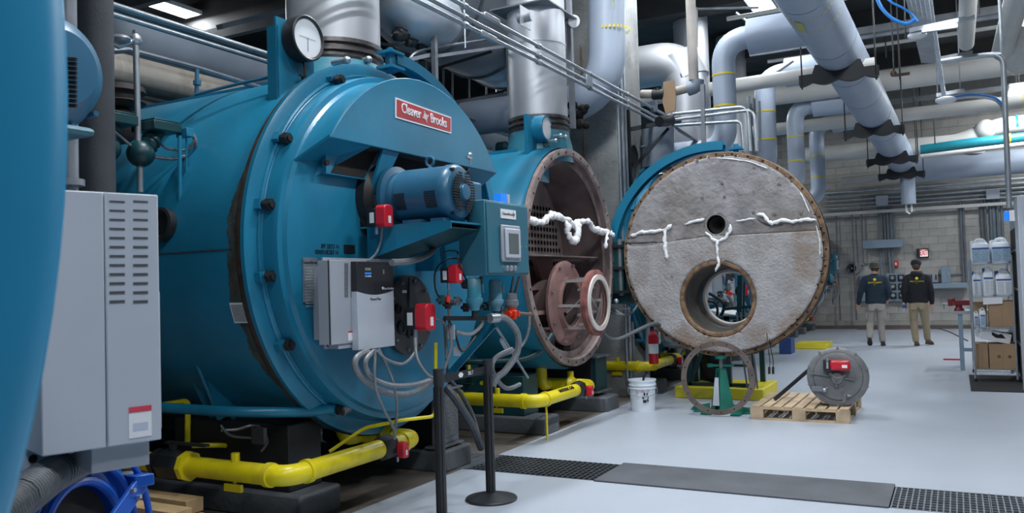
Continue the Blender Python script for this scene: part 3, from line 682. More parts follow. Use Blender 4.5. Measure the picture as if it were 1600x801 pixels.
    for (u, v) in ((537, 95), (571, 94)):
        c = px(u, v, -3.77); MB().cyl(c-X*.1, c+X*.03, .022, n=10).sphere(c+X*.03, .028, 10).build('tap', galv, fc)
    MB().tube([px(535, 100, -3.76), px(528, 112, -3.78), px(505, 122, -3.8), px(497, 132, -3.82)], .008, 6, 4).build('tap_tube', galvd, fc)
    c = px(734, 246, -3.3); MB().cyl(c-Z*.06, c+Z*.02, .01, n=8).bar(c-Yv*.05, c+Yv*.02, .02).sphere(c+Z*.02, .022, 8).build('air_cock', galv, t)
    # saddle boxes (black) under shell, teal leg plates
    s1 = MB().box((-4.9, 4.02, .165), (-3.83, 4.33, .60)).build('saddle', black, t, bevel=.01)
    s2 = MB().box((-4.9, 5.55, .165), (-3.72, 5.88, .60)).build('saddle', black, t, bevel=.01)
    gr = MB().box((-3.72, 5.50, .2), (-3.68, 5.83, .62)).build('filter_frame', galvd, s2)
    MB().box((-3.68, 5.53, .25), (-3.672, 5.80, .57)).build('filter_mesh', mat('filter_mesh', (0.16, 0.17, 0.18), .6, .3, .5, 70), gr)
    for zz in (.18, .63): MB().box((-3.78, 5.48, zz), (-3.64, 5.85, zz+.015)).build('frame_rail', galvd, gr)
    for (ya, yb, yt) in ((4.0, 4.36, 3.86), (5.54, 5.9, 6.04)):
        MB().prism([(-4.62, yt, 1.0), (-4.62, (ya+yb)/2, 1.3), (-4.62, yb if yt < 5 else ya, .95), (-4.62, (ya+yb)/2+.1, .6), (-4.62, (ya+yb)/2-.1, .6)], (.03, 0, 0)).build('leg_plate', teal, t)
        MB().prism([(-4.7, yt, 1.15), (-4.55, yt, 1.15), (-4.42, (ya+yb)/2, .6), (-4.75, (ya+yb)/2, .6)], (0, .02, 0)).build('leg_flange', teal, t)
    for xx in (-7.5,):
        MB().box((xx-.5, 4.02, .165), (xx+.5, 4.33, .8)).build('saddle', black, t); MB().box((xx-.5, 5.55, .165), (xx+.5, 5.88, .8)).build('saddle', black, t)
    # long teal tube along the bottom
    MB().elbow([(-6.5, 3.72, .72), (-3.95, 3.72, .72), (-3.62, 4.25, .66), (-3.6, 4.4, .7)], .25, .034, 12).build('drain_tube', teal, t)
    MB().cyl((-3.61, 4.27, .67), (-3.6, 4.33, .69), .045, n=12).build('tube_coupling', galvd, t)
    # capillary tube down the shell side with bracket
    # low-water controls (spherical bowls)
    return t
boiler = make_boiler()
# ================= fittings on the side of the middle boiler =================
def side_fittings():
    t = boiler
    xs = -4.45
    def bowl(u, v, ub, vb, xx=xs, s=1.0):
        c = px(u, v, xx)
        b = MB().sphere(c, .085*s, 20).build('float_bowl', bluegreen, t)
        n = px(ub, vb, xx); dv = (n-c).normalized()
        MB().lathe(c+dv*.06, dv, [(0, .05*s), (.02, .065*s), (.035, .05*s), (.05, .05*s), (.055, .062*s), (.075, .062*s), (.08, .045*s), (.15, .045*s), (.15, 0)], 20).build('bowl_neck', bluegreen, b)
        MB().box(n+Vector((-.11, -.11, .0)), n+Vector((.11, .10, .06))).box(n+Vector((-.1, -.1, .06)), n+Vector((.1, .09, .075))).build('switch_box', bluegreen, b, bevel=.006)
        return b
    bowl(220, 240, 246, 208); bowl(166, 232, 176, 196, xs-.05)
    MB().tube([px(212, 60, xs), px(214, 135, xs), px(216, 232, xs)], .019, 10, 1).tube([px(219, 250, xs), px(219, 300, xs)], .019, 10, 1).sphere(px(212, 62, xs), .04, 12).cyl(px(212, 48, xs), px(212, 56, xs), .02, n=8).build('water_column', galv, t)
    MB().tube([px(212, 62, xs), px(185, 72, xs-.02), px(150, 52, xs-.05)], .02, 8, 1).build('column_branch', galv, t)
    MB().sphere(px(186, 62, xs), .06, 12, (1.4, 1, .5)).build('conduit_body', galv, t)
    MB().tube([px(172, 80, xs-.1), px(200, 78, xs-.1), px(310, 107, xs-.1+.0), px(410, 138, xs-.1)], .02, 8, 1).build('galvanised_pipe', galvd, t)
    MB().tube([px(308, 108, xs-.08), px(307, 146, xs-.08)], .014, 8, 1).cyl(px(308, 126, xs-.08), px(308, 133, xs-.08), .026, n=8).tube([px(304, 148, xs-.08), px(372, 131, xs+.2), px(436, 117, xs+.5)], .012, 8, 1).build('blue_sensing_tube', motor_b, t)
    MB().box(px(275, 215, xs+.05), px(303, 201, xs+.15)).build('terminal_strip', teal, t, bevel=.004)
    MB().tube([px(281, 212, xs+.1), px(281, 300, xs+.1), px(283, 430, xs+.08), px(288, 500, xs+.0), px(300, 545, xs), px(320, 600, xs), px(345, 655, xs)], .013, 8, 3).build('capillary_tube', teal, t)
    MB().tube([px(291, 215, xs+.1), px(292, 480, xs+.08)], .006, 6, 1).box(px(276, 392, xs+.08), px(302, 386, xs+.15)).build('tube_bracket', teal, t)
    MB().tube([px(302, 210, xs+.1), px(306, 225, xs+.1), px(300, 240, xs+.05), px(270, 248, xs), px(240, 245, xs)], .012, 8, 5).tube([px(301, 208, xs+.08), px(303, 220, xs+.1), px(290, 234, xs+.05), px(262, 232, xs), px(248, 222, xs)], .009, 8, 5).tube([px(178, 205, xs), px(190, 215, xs), px(205, 228, xs)], .009, 8, 3).build('armoured_cable', galvd, t)
    MB().prism([px(330, 530, -4.5), px(352, 545, -4.5), px(375, 640, -4.42), px(340, 655, -4.42), px(300, 520, -4.5)], (.02, 0, 0)).build('leg_plate', teal, t)
    MB().bar(px(330, 533, -4.47), px(368, 666, -4.4), .02).bar(px(285, 505, -4.5), px(342, 655, -4.45), .02).build('leg_edge', teal, t)

# far boilers: copies made before the side fittings, they hide behind the nearer ones
far = []
FAR_LAB = ['teal boiler seen through the round hole of the open door', 'teal boiler behind the open door, fourth from the back wall', 'far teal boiler with pipes behind the open door, third from the back wall', 'far teal boiler second from the back wall, behind the open door rim', 'farthest teal boiler whose motor stands out against the block wall']
for k, y in enumerate((11.3, 14.3, 17.3, 20.2, 23.0)):
    c = copy_tree(boiler, None, ('drive_cabinet',) if k == 0 else ()); c.location = (-4.5+.0, y, 0); c['label'] = FAR_LAB[k]; far.append(c); c['group'] = 'row of teal boilers'
boiler['group'] = 'row of teal boilers'
side_fittings()

# ================= BOILER WITH ITS DOOR SWUNG OPEN =================
t = thing('boiler', 'teal boiler with its round door swung open, sooty inside and tube sheet showing', 'boiler', (-4.5, 8.08, 0), 'row of teal boilers'); b2 = t
Y2, ZC = 8.08, 1.74
o = Vector((0, Y2, ZC))
MB().lathe(o, X, [(-9.6, 1.0), (-9.6, 1.19), (-3.70, 1.19), (-3.66, 1.17), (-3.62, 1.17)], 80).build('shell', teal, t)
for yy in (-.35, .25): MB().box((-9.5, Y2+yy, ZC+1.14), (-3.9, Y2+yy+.1, ZC+1.17)).build('top_angle', teal, t)
MB().lathe(o, X, [(-3.66, 1.0), (-3.66, 1.155), (-3.58, 1.155), (-3.575, 1.145), (-3.575, 1.085), (-3.60, 1.075)], 80).build('door_flange', flangem, t)
f = MB()
for k in range(36):
    a = 2*PI*k/36+.05; f.cyl(o+Vector((-3.578, 1.115*math.sin(a), 1.115*math.cos(a))), o+Vector((-3.572, 1.115*math.sin(a), 1.115*math.cos(a))), .013, n=8)
f.build('bolt_holes', soot, t, kind='stuff')
MB().lathe(o, X, [(-3.60, 1.08), (-4.0, 1.06), (-4.22, 1.06)], 80).build('chamber_wall', sooty, t)
# tube sheet with real holes
ts = MB(); tb = MB(); pitch = .08; rh = .029; xt = -4.2
def cell(y, z, hole):
    h = pitch/2
    if not hole:
        ts.add([(xt, y-h, z-h), (xt, y+h, z-h), (xt, y+h, z+h), (xt, y-h, z+h)], [(0, 1, 2, 3)]); return
    n = 12; vs = []; 
    for k in range(n):
        a = 2*PI*k/n+PI/12; c_, s_ = math.cos(a), math.sin(a); m_ = max(abs(c_), abs(s_))
        vs.append((xt, y+h*c_/m_, z+h*s_/m_))
    vs += [(xt, y+rh*math.cos(2*PI*k/n+PI/12), z+rh*math.sin(2*PI*k/n+PI/12)) for k in range(n)]
    vs += [(xt-.35, p[1], p[2]) for p in vs[n:]]
    ts.add(vs, [(k, (k+1) % n, n+(k+1) % n, n+k) for k in range(n)])
    tb.add(vs[n:], [(k, (k+1) % n, n+(k+1) % n, n+k) for k in range(n)]+[tuple(range(n, 2*n))])
for i in range(-14, 15):
    for j in range(-14, 15):
        y, z = i*pitch, j*pitch+.04
        if math.hypot(y, z) > 1.06+pitch*.7: continue
        hole = math.hypot(y, z) < .97 and (-.12 < z < .62) and not (abs(z-.06) < .05 and y > -.2)
        cell(Y2+y, ZC+z, hole)
ts.build('tube_sheet', mat('tube_sheet_steel', (.27, .22, .22), .7, .1, .3, 3, .2, 20, dirt=(.12, .09, .09), dirt_amt=.6), t); tb.build('tube_bores', soot, t, kind='stuff')
# lower refractory shelves, baffle and lug
MB().box((-4.2, Y2-1.0, 1.15), (-3.75, Y2+.2, 1.19)).box((-4.2, Y2-.98, 1.40), (-3.9, Y2+.1, 1.43)).box((-4.2, Y2-.75, .95), (-3.8, Y2-.2, .98)).build('chamber_shelf', pinky, t)
MB().box((-4.16, Y2-.95, 1.19), (-4.12, Y2+.2, 1.62)).build('chamber_panel', pinky, t)
MB().box((-4.18, Y2-1.02, 1.75), (-3.72, Y2+1.02, 1.765)).build('baffle', flangem, t)
MB().prism([(-4.05, Y2-.1, 1.77), (-4.05, Y2+.35, 1.77), (-4.05, Y2+.3, 1.52), (-4.05, Y2+.05, 1.48)], (.05, 0, 0)).build('baffle_lug', pinky, t)
# burner
zb = 1.25
b = MB().lathe((-3.72, Y2, zb), X, [(0, .26), (0, .45), (.03, .455), (.045, .44), (.05, .40), (.055, .29), (.10, .285), (.10, .25), (0, .25)], 56).build('burner_plate', pinky, t)
for k in range(8):
    a = 2*PI*k/8+.3; MB().cyl((-3.67, Y2+.42*math.sin(a), zb+.42*math.cos(a)), (-3.64, Y2+.42*math.sin(a), zb+.42*math.cos(a)), .014, n=8).build('plate_bolt', flangem, b)
MB().lathe((-4.5, Y2, zb), X, [(0, 0), (.0, .27), (.86, .25), (.86, .235), (.02, .235)], 40).build('burner_tube', sooty, b)
r2_ = MB().lathe((-3.38, Y2, zb), X, [(0, .27), (0, .345), (.05, .35), (.06, .33), (.06, .265)], 56, closed=True).build('burner_ring', mat('red_brown_ring', (0.22, 0.08, 0.07), .6, 0, .4, 12), t)
MB().lathe((-3.32, Y2, zb), X, [(0, .245), (0, .295), (.02, .295), (.02, .245)], 48, closed=True).build('white_gasket', mat('chalky_gasket', (.62, .58, .55), .8, 0, .1), r2_)
for k in range(6):
    a = 2*PI*k/6+.45; dv = Vector((0, math.sin(a), math.cos(a)))
    MB().bar(Vector((-3.66, Y2, zb))+dv*.285, Vector((-3.38, Y2, zb))+dv*.285, .012, .03).build('spacer_bar', mat('grey_spacer', (.3, .28, .28), .6), r2_)
MB().bar((-3.45, Y2-.22, zb+.14), (-3.45, Y2+.22, zb+.16), .02).bar((-3.45, Y2-.24, zb-.12), (-3.45, Y2+.24, zb-.10), .025).bar((-3.6, Y2-.2, zb-.1), (-3.45, Y2+.1, zb+.14), .01).bar((-3.4, Y2-.05, zb+.1), (-3.4, Y2+.2, zb-.1), .01).build('cross_rod', galv, r2_)
MB().lathe((-3.36, Y2, zb), X, [(0, .255), (.0, .345), (.01, .345), (.01, .255)], 40, closed=True).build('ring_face', flangem, r2_)
MB().box((-3.76, Y2-.08, .72), (-3.70, Y2+.08, .86)).build('burner_foot', soot, t)
MB().box((-3.80, Y2-.09, .72), (-3.74, Y2+.09, 1.0)).build('burner_leg', black, t)
# white fibre rope torn along the baffle
def fibre(pts, r, nm, parent, seed=1):
    rnd = random.Random(seed); P = []
    for i in range(len(pts)-1):
        a, b = Vector(pts[i]), Vector(pts[i+1]); n = max(2, int((b-a).length/.025))
        for k in range(n): P.append(a.lerp(b, k/n)+Vector((rnd.uniform(-1, 1), rnd.uniform(-1, 1), rnd.uniform(-1, 1)))*r*.3)
    P.append(Vector(pts[-1]))
    rs = [r*rnd.uniform(.55, 1.2) for _ in P]; rs[0] *= .4; rs[-1] *= .3
    return MB().tube(P, rs, 8, 1).build(nm, fluffy, parent, sharp=80)
xb = -3.60
fibre([px(u, v, xb) for u, v in ((818, 345), (832, 344), (845, 348), (855, 340), (862, 336), (875, 340), (888, 344), (897, 352), (905, 346), (920, 346), (927, 357), (940, 362), (950, 362), (957, 368))], .036, 'ceramic_rope', t)
fibre([px(u, v, xb+.03) for u, v in ((886, 344), (887, 358), (888, 370), (895, 377), (902, 372), (903, 358), (903, 346))], .038, 'ceramic_rope', t, 4)
fibre([px(u, v, xb+.03) for u, v in ((950, 362), (947, 375), (946, 388))], .024, 'ceramic_rope', t, 5)
# collar and gauge
fo = Vector((-3.95, Y2, ZC))
MB().lathe(fo, Z, [(1.02, .37), (1.2, .36), (1.30, .335), (1.37, .33)], 40).build('flue_collar', teal_b, t)
MB().prism([(-3.75, Y2+.1, ZC+1.13), (-3.75, Y2+.42, ZC+1.06), (-3.8, Y2+.3, ZC+1.5), (-3.8, Y2+.1, ZC+1.5)], (-.2, 0, 0)).build('collar_gusset', teal_b, t)
a, b = px(829, 268, -3.8), px(860, 262, -3.8)
gp = MB().box((-3.86, a.y, 2.55), (-3.82, b.y, 3.22)).build('gauge_plate', teal, t)
c = px(850, 201, -3.74)
gd = MB().lathe(c, X, [(-.08, .1), (-.08, .14), (.02, .14), (.04, .135), (.04, .115)], 36).build('dial_gauge', teal, t)
MB().cyl(c+X*.01, c+X*.035, .12, n=32).build('dial_face', dial, gd)
MB().cyl(c-Z*.12, c-Z*.35, .01, n=6).sphere(c-Z*.3, .025, 8).build('gauge_cock', bluegreen, gd)
for (u, v) in ((872, 212), (880, 214), (864, 220)):
    c = px(u, v, -3.62); MB().cyl(c-X*.05, c+X*.03, .018, n=8).sphere(c+X*.03, .022, 8).build('tap', galv, t)
c = px(816, 296, -3.95); MB().lathe(c, Vector((.2, -.9, .3)), [(-.02, .05), (.012, .05), (.016, .03), (0, .028), (0, 0)], 20).build('port_collar', flangem, t)
c = px(814, 309, -3.93); MB().lathe(c, Vector((.2, -.9, .2)), [(0, .05), (.008, .05), (.009, 0)], 20).build('port_cover', teal, t)
# teal small motor on top of shell (upper left of open boiler)
c = px(787, 231, -5.2); MB().lathe(c-X*.1, X, [(0, .05), (.02, .085), (.14, .085), (.18, .05), (.18, 0)], 20).build('top_valve', bluegreen, t)
MB().cyl(px(762, 240, -5.2), px(815, 233, -4.6), .015, n=8).build('top_tube', bluegreen, t)
# side saddles, legs
MB().box((-5.0, 7.24, .165), (-3.80, 7.56, .56)).build('saddle', bluegreen, t, bevel=.01)
MB().box((-5.0, 8.78, .165), (-3.72, 9.08, .60)).build('saddle', black, t, bevel=.01)
fr = MB().box((-3.72, 8.80, .22), (-3.68, 9.14, .60)).build('filter_frame', bluegreen, t)
for zz in (.20, .60): MB().box((-3.9, 8.76, zz), (-3.64, 9.18, zz+.018)).build('frame_rail', galvd, fr)
MB().prism([(-4.5, 7.2, 1.1), (-4.5, 7.32, .56), (-4.5, 7.5, .56), (-4.5, 7.55, .9)], (.03, 0, 0)).build('leg_plate', teal, t)
MB().elbow([(-6.5, 6.95, .72), (-4.2, 6.95, .72), (-3.7, 7.3, .72), (-3.62, 7.55, .95)], .2, .03, 10).build('drain_tube', bluegreen, t)
# hinge
hg = MB().box((-3.62, 9.22, 1.32), (-3.46, 9.34, 1.95)).build('hinge_block', bluegreen, t, bevel=.01)
for zz in (1.36, 1.64, 1.9): MB().box((-3.66, 9.18, zz-.03), (-3.34, 9.3, zz)).build('hinge_knuckle', black, hg)
MB().cyl((-3.5, 9.24, 1.3), (-3.5, 9.24, 1.97), .03, n=12).build('hinge_pin', galvd, hg)
for k, (r, dz) in enumerate(((.012, 0), (.012, .03), (.016, .06))):
    MB().tube([px(950, 487-k*6, -3.7), px(975, 492, -3.5), px(990, 485, -3.45), px(1000, 470, -3.45)], r, 6, 5).build('hinge_cable', galvd, t)
MB().tube([px(962, 470, -3.6), px(983, 462, -3.6), px(984, 458, -3.6)], .01, 6, 1).tube([px(962, 482, -3.6), px(985, 482, -3.55), px(985, 460, -3.55), px(965, 460, -3.6)], .007, 6, 1).sphere(px(963, 470, -3.55), .03, 8).build('small_tubing', galv, t)
# ---- the door (part of this boiler) ----
YD = 9.14; dx, dz, R = -2.285, 1.735, 1.10
hx, hz, hr = -2.325, 1.243, .425
od = Vector((dx, YD, dz))
D = MB().lathe(od, Yv, [(.04, 1.09), (.04, 1.115), (.10, 1.115), (.13, 1.09), (.36, 1.03), (.42, 1.0)], 96).build('door', teal, t)
MB().lathe(od, Yv, [(.0, 1.075), (-.012, 1.085), (-.012, 1.125), (.0, 1.13), (.05, 1.13), (.05, 1.075)], 96, closed=True).build('door_gasket_ring', rust, D)
MB().lathe(od, Yv, [(.05, 1.13), (.06, 1.14), (.09, 1.14), (.10, 1.10)], 96).build('door_rim', black, D)
f = MB()
for k in range(40):
    a = 2*PI*k/40; c = od+Vector((1.105*math.sin(a), -.013, 1.105*math.cos(a))); f.cyl(c, c+Yv*-.004, .012, n=8)
f.build('bolt_holes', soot, D, kind='stuff')
# refractory face: two castings split along a step, lofted from the burner hole to the rim
rnd = random.Random(3)
from mathutils import noise
def face(nm, upper, m):
    b = MB(); seg = 40; NR = 26
    zsp = 1.905
    # grid over the disc clipped analytically: columns in x
    N = 110; cols = []
    vs = {}; 
    def inside(x, z):
        if math.hypot(x-dx, z-dz) > 1.075: return False
        if math.hypot(x-hx, z-hz) < hr: return False
        if math.hypot(x-SP.x, z-SP.z) < .122: return False
        return (z >= zl(x)) if upper else (z <= zl(x))
    def zl(x): return zsp + (.028 if x > dx-.15 else (-.02 if x < dx-.72 else .028-.048*max(0, (dx-.15-x)/.57)))
    st = 2.2/N; vid = {}
    def vtx(i, j):
        if (i, j) in vid: return vid[(i, j)]
        x = dx-1.1+i*st; z = dz-1.1+j*st
        # snap to circles when close
        for (cx_, cz_, rr) in ((dx, dz, 1.078), (hx, hz, hr), (SP.x, SP.z, .12)):
            d_ = math.hypot(x-cx_, z-cz_)
            if abs(d_-rr) < st*.75: x = cx_+(x-cx_)*rr/d_; z = cz_+(z-cz_)*rr/d_
        if abs(z-zl(x)) < st*.55: z = zl(x)
        nz = noise.noise(Vector((x*2.3, z*2.3, 0)))*.018+noise.noise(Vector((x*9, z*9, 4)))*.006+noise.noise(Vector((x*30, z*30, 9)))*.003
        y = YD-.012-(.012 if not upper else 0)+ (nz if upper else nz*.4)
        vid[(i, j)] = len(b.v); b.v.append((x, y, z)); return vid[(i, j)]
    for i in range(N):
        for j in range(N):
            x = dx-1.1+(i+.5)*st; z = dz-1.1+(j+.5)*st
            if inside(x, z): b.f.append((vtx(i, j), vtx(i+1, j), vtx(i+1, j+1), vtx(i, j+1)))
    ob = b.build(nm, m, D, sharp=60)
    so = ob.modifiers.new('thick', 'SOLIDIFY'); so.thickness = .06; so.offset = 1 if False else 0
    return ob
SP = py(1120, 351, YD)
lab(face('upper_refractory', True, refr), 'bumpy upper half of grey door lining'); lab(face('lower_refractory', False, refr2), 'smoother pale lower half of door lining')
MB().lathe((dx, YD+.03, dz), Yv, [(0, 1.09), (.02, 1.09), (.02, 0.0)], 8).v
# seams in the lining
MB().tube([py(u, v, YD-.035) for u, v in ((1005, 420), (1050, 415), (1090, 412), (1140, 402), (1200, 396), (1280, 394))], .004, 5, 2).build('lining_crack', soot, D)
MB().tube([py(u, v, YD-.03) for u, v in ((983, 360), (1010, 357), (1038, 352), (1048, 345), (1075, 342), (1102, 340))], .006, 5, 2).build('lining_joint', soot, D)
MB().tube([py(u, v, YD-.03) for u, v in ((1142, 341), (1165, 340), (1183, 342), (1200, 352), (1240, 350), (1278, 349))], .006, 5, 2).build('lining_joint', soot, D)
MB().tube([py(u, v, YD-.03) for u, v in ((1118, 250), (1117, 285), (1119, 330))], .004, 5, 2).build('lining_crack', mat('anchor_grey', (.17, .165, .165), .8), D)
# peep hole
MB().lathe(Vector((SP.x, YD-.03, SP.z)), Yv, [(0, .10), (0, .125), (.25, .10), (.25, 0), (.24, 0), (.04, .09)], 28).build('peep_tube', soot, D)
MB().lathe(Vector((SP.x, YD-.055, SP.z)), Yv, [(0.02, .105), (.012, .112), (0.015, .125), (.03, .135), (.03, .105)], 28, closed=True).build('peep_collar', mat('pale_fibre', (.22, .21, .21), .9, 0, .2, 12, .5, 30), D)
# burner throat
th = MB().lathe((hx, YD-.03, hz), Yv, [(0, .385), (.02, .385), (.45, .33), (.46, .30)], 64).build('burner_throat', mat('dark_throat', (.075, .068, .065), .8, 0, .3, 5, .3, 30), D)
MB().lathe((hx, YD-.045, hz), Yv, [(0, .375), (-.01, .385), (-.012, .41), (0, .428), (.05, .43), (.05, .375)], 64, closed=True).build('throat_ring', rust, D)
MB().lathe((hx, YD-.038, hz), Yv, [(0, .43), (0, .445), (.03, .448), (.03, .43)], 64, closed=True).build('throat_edge', flangem, D)
# end plate of throat: annulus whose hole is shifted right
MB().lathe((hx+.04, YD+.42, hz-.0), Yv, [(0, .285), (-.02, .30), (0, .33), (.02, .33), (.02, .285)], 48, closed=True).build('throat_end_ring', mat('chalky_gasket', (.62, .58, .55)), D)
MB().lathe((hx+.02, YD+.43, hz), Yv, [(0, .30), (0.0, .62)], 48).build('throat_back_plate', teal, D)
# back of door: annular dish
MB().lathe(od, Yv, [(.42, 1.0), (.44, .96), (.44, .9)], 96).build('door_back_edge', teal, D)
bk = MB(); n = 64
vs = [(dx+.92*math.cos(2*PI*k/n), YD+.44, dz+.92*math.sin(2*PI*k/n)) for k in range(n)]+[(hx+.02+.33*math.cos(2*PI*k/n), YD+.44, hz+.33*math.sin(2*PI*k/n)) for k in range(n)]
bk.add(vs, [(k, (k+1) % n, n+(k+1) % n, n+k) for k in range(n)]); bk.build('door_back', teal, D)
# torn fibre on the lining
F = lambda L, r, s: fibre([py(u, v, YD-.06) for u, v in L], r, 'ceramic_rope', D, s)
for L_, r_, s_ in (
 (((985, 369), (1000, 363), (1020, 361), (1036, 360), (1046, 354), (1049, 350)), .022, 1),
 (((1040, 358), (1038, 375), (1040, 392), (1043, 405)), .022, 2),
 (((1070, 350), (1082, 346), (1095, 344), (1101, 342)), .016, 3),
 (((1103, 362), (1112, 372), (1121, 377), (1132, 373), (1140, 362), (1141, 350)), .02, 4),
 (((1120, 376), (1121, 395), (1123, 410), (1118, 424)), .02, 5),
 (((1181, 335), (1192, 335), (1200, 346), (1206, 349), (1222, 344), (1240, 346), (1260, 343), (1276, 344)), .02, 6),
 (((1150, 345), (1165, 343), (1180, 341)), .01, 7),
 (((1250, 300), (1258, 315), (1265, 332)), .007, 8), (((1275, 352), (1281, 375), (1281, 400)), .006, 9), (((1120, 247), (1140, 248), (1170, 252), (1200, 263)), .007, 10)):
    F(L_, r_, s_)
# anchors
for (u, v) in ((1128, 286), (1097, 308), (1132, 307), (1178, 262), (1178, 299), (1217, 287), (1177, 331), (1210, 334), (1251, 333), (1089, 251), (990, 431), (1003, 432), (1206, 416), (1050, 432), (1195, 462)):
    c = py(u, v, YD-.045); MB().lathe(c, -Yv, [(0, .018), (.008, .016), (.01, .006), (0, 0)], 10).build('lining_anchor', mat('anchor_grey', (.17, .165, .165), .8), D)
# davit arm over the door
MB().lathe((-2.416, 9.36, 1.731), Yv, [(0, 1.20), (0, 1.30), (.012, 1.30), (.012, 1.265), (.12, 1.265), (.12, 1.30), (.132, 1.30), (.132, 1.20), (.12, 1.20), (.12, 1.25), (.012, 1.25), (.012, 1.20)], 64, math.radians(-2), math.radians(97), closed=True).build('davit_arm', teal, D)
c = py(1150, 232, 9.42); MB().obox(c, (.17, .12, .03)).obox(c-Z*.1, (.17, .12, .02)).cyl(c-Z*.1, c+Z*.05, .03, n=10).build('davit_pin', teal, D)
MB().box((-3.66, 9.3, 1.2), (-3.4, 9.5, 1.8)).build('hinge_leaf', bluegreen, D, bevel=.01)
# jumper hose from boiler to the door area
MB().tube([px(942, 520, -3.4), px(965, 530, -3.3), (-3.0, 9.0, .98), py(1040, 538, 9.6), py(1080, 540, 9.9)], .022, 8, 6).build('grey_hose', flexd, t)
# ================= plinths =================
PL = [(3.98, 4.37, 'grey concrete plinth under the near side of the badge boiler', -3.70), (5.50, 5.90, 'grey concrete plinth behind the near stanchion', -3.60), (7.20, 7.52, 'grey concrete plinth under the near side of the open boiler', -3.55), (8.72, 9.10, 'grey concrete plinth near the white bucket', -3.52)]
for k, y in enumerate((11.3, 14.3, 17.3, 20.2, 23.0)):
    PL += [(y-.95, y-.6, 'concrete plinth of the far boilers, near side of %s' % ('the one behind the open door', 'the third boiler', 'the fourth boiler', 'the fifth boiler', 'the last boiler')[k], -3.45), (y+.6, y+.95, 'concrete plinth of the far boilers, far side of %s' % ('the one behind the open door', 'the third boiler', 'the fourth boiler', 'the fifth boiler', 'the last boiler')[k], -3.45)]
for (a, b, l, xx) in PL:
    tag(MB().box((-9.0, a, -.01), (xx, b, .165)).build('concrete_plinth', concrete_d, bevel=.02), l, 'plinth', 'plinths under the boilers')
# ================= gas pipes (yellow) =================
def gas(Y0, lb, detail=True, dx=0):
    t = thing('gas_pipe', lb, 'pipe', (-3.9, Y0-.9, 0), 'yellow gas pipes')
    z = .385; r = .062; xe = -3.46+dx; y0 = Y0-1.28; y1 = Y0-.12
    MB().elbow([(-5.6, y0, z), (xe, y0, z), (xe, y1, z)], .13, r, 20).build('main_run', yellow, t)
    MB().elbow([(xe, y1-.05, z), (xe, y1+.12, z), (xe-.35, y1+.12, z), (xe-.55, y1+.12, z)], .11, r, 20).build('end_bend', yellow, t)
    for c, d in (((xe-.14, y0, z), X), ((xe, y0+.16, z), Yv), ((xe, y1-.03, z), Yv)):
        MB().cyl(Vector(c)-Vector(d)*.02, Vector(c)+Vector(d)*.02, r*1.16, n=20).build('coupling', yellow, t)
    # lug-style black valve with flanges on the run
    vx = -4.42
    v = MB().lathe((vx-.1, y0, z), X, [(0, .0), (0, .085), (.03, .1), (.17, .1), (.2, .085), (.2, 0)], 8).build('butterfly_valve', black, t)
    for s in (-.13, .13): MB().cyl((vx+s-.02, y0, z), (vx+s+.02, y0, z), .095, n=8).build('flange', yellow if s > 0 else black, t)
    MB().cyl((vx, y0, z+.09), (vx, y0, z+.13), .03, n=8).box((vx-.06, y0-.02, z+.13), (vx+.3, y0+.02, z+.145)).build('valve_handle', black, v)
    # plug boss and hanging tag
    MB().cyl((xe-.42, y0, z+.05), (xe-.42, y0, z+.11), .026, n=8).build('plug', yellow, t)
    MB().box((xe-.5, y0-.02, z-.12), (xe-.36, y0+.0, z-.075)).cyl((xe-.43, y0, z-.1), (xe-.43, y0, z-.05), .01, n=6).build('pipe_tag', yellow, t)
    # second black valve before the actuator
    MB().lathe((xe, y1-.30, z), Yv, [(0, 0), (0, .07), (.03, .085), (.11, .085), (.14, .07), (.14, 0)], 8).build('ball_valve', black, t)
    a = red_actuator(t, (xe+.08, y1-.18, z-.02), .62)
    # riser and branches
    MB().elbow([(xe-.5, y1+.12, z), (xe-.5, y1-.06, z), (xe-.5, y1-.06, .75)], .09, r, 16).build('riser', yellow, t)
    MB().lathe((xe-.28, y1+.12, z), X, [(0, 0), (0, .075), (.04, .1), (.08, .075), (.08, 0)], 14).cyl((xe-.24, y1+.12, z), (xe-.24, y1+.12, z+.14), .035, n=10).build('strainer', yellow, t)
    return t
g1 = gas(4.90, 'yellow gas pipe with black valve in front of the badge boiler')
text('lettering', 'NATURAL GAS', .05, black, (-3.41, 7.6, .41), Yv, Z, None, .0005).name = 'tmp'
bpy.data.objects.remove(bpy.data.objects['tmp'])
g2_ = gas(8.08, 'yellow gas pipe marked with black lettering under the open boiler', dx=.03)
text('lettering', 'NATURAL GAS', .05, black, (-3.385, 7.35, .432), Yv, Vector((-.7, 0, .7)), g2_, .003)
MB().tube([(-3.43, 6.98, .33), (-3.44, 7.0, .0)], .011, 6, 1).build('yellow_drop_rod', yellow, g2_)
for k, y in enumerate((14.3, 17.3, 20.2, 23.0)):
    gg = gas(y, ('third', 'fourth', 'fifth', 'last')[k]+' far yellow gas pipe beyond the open door'); 
gb = gas(11.3, 'yellow gas pipe passing behind the fire extinguisher below the open door')
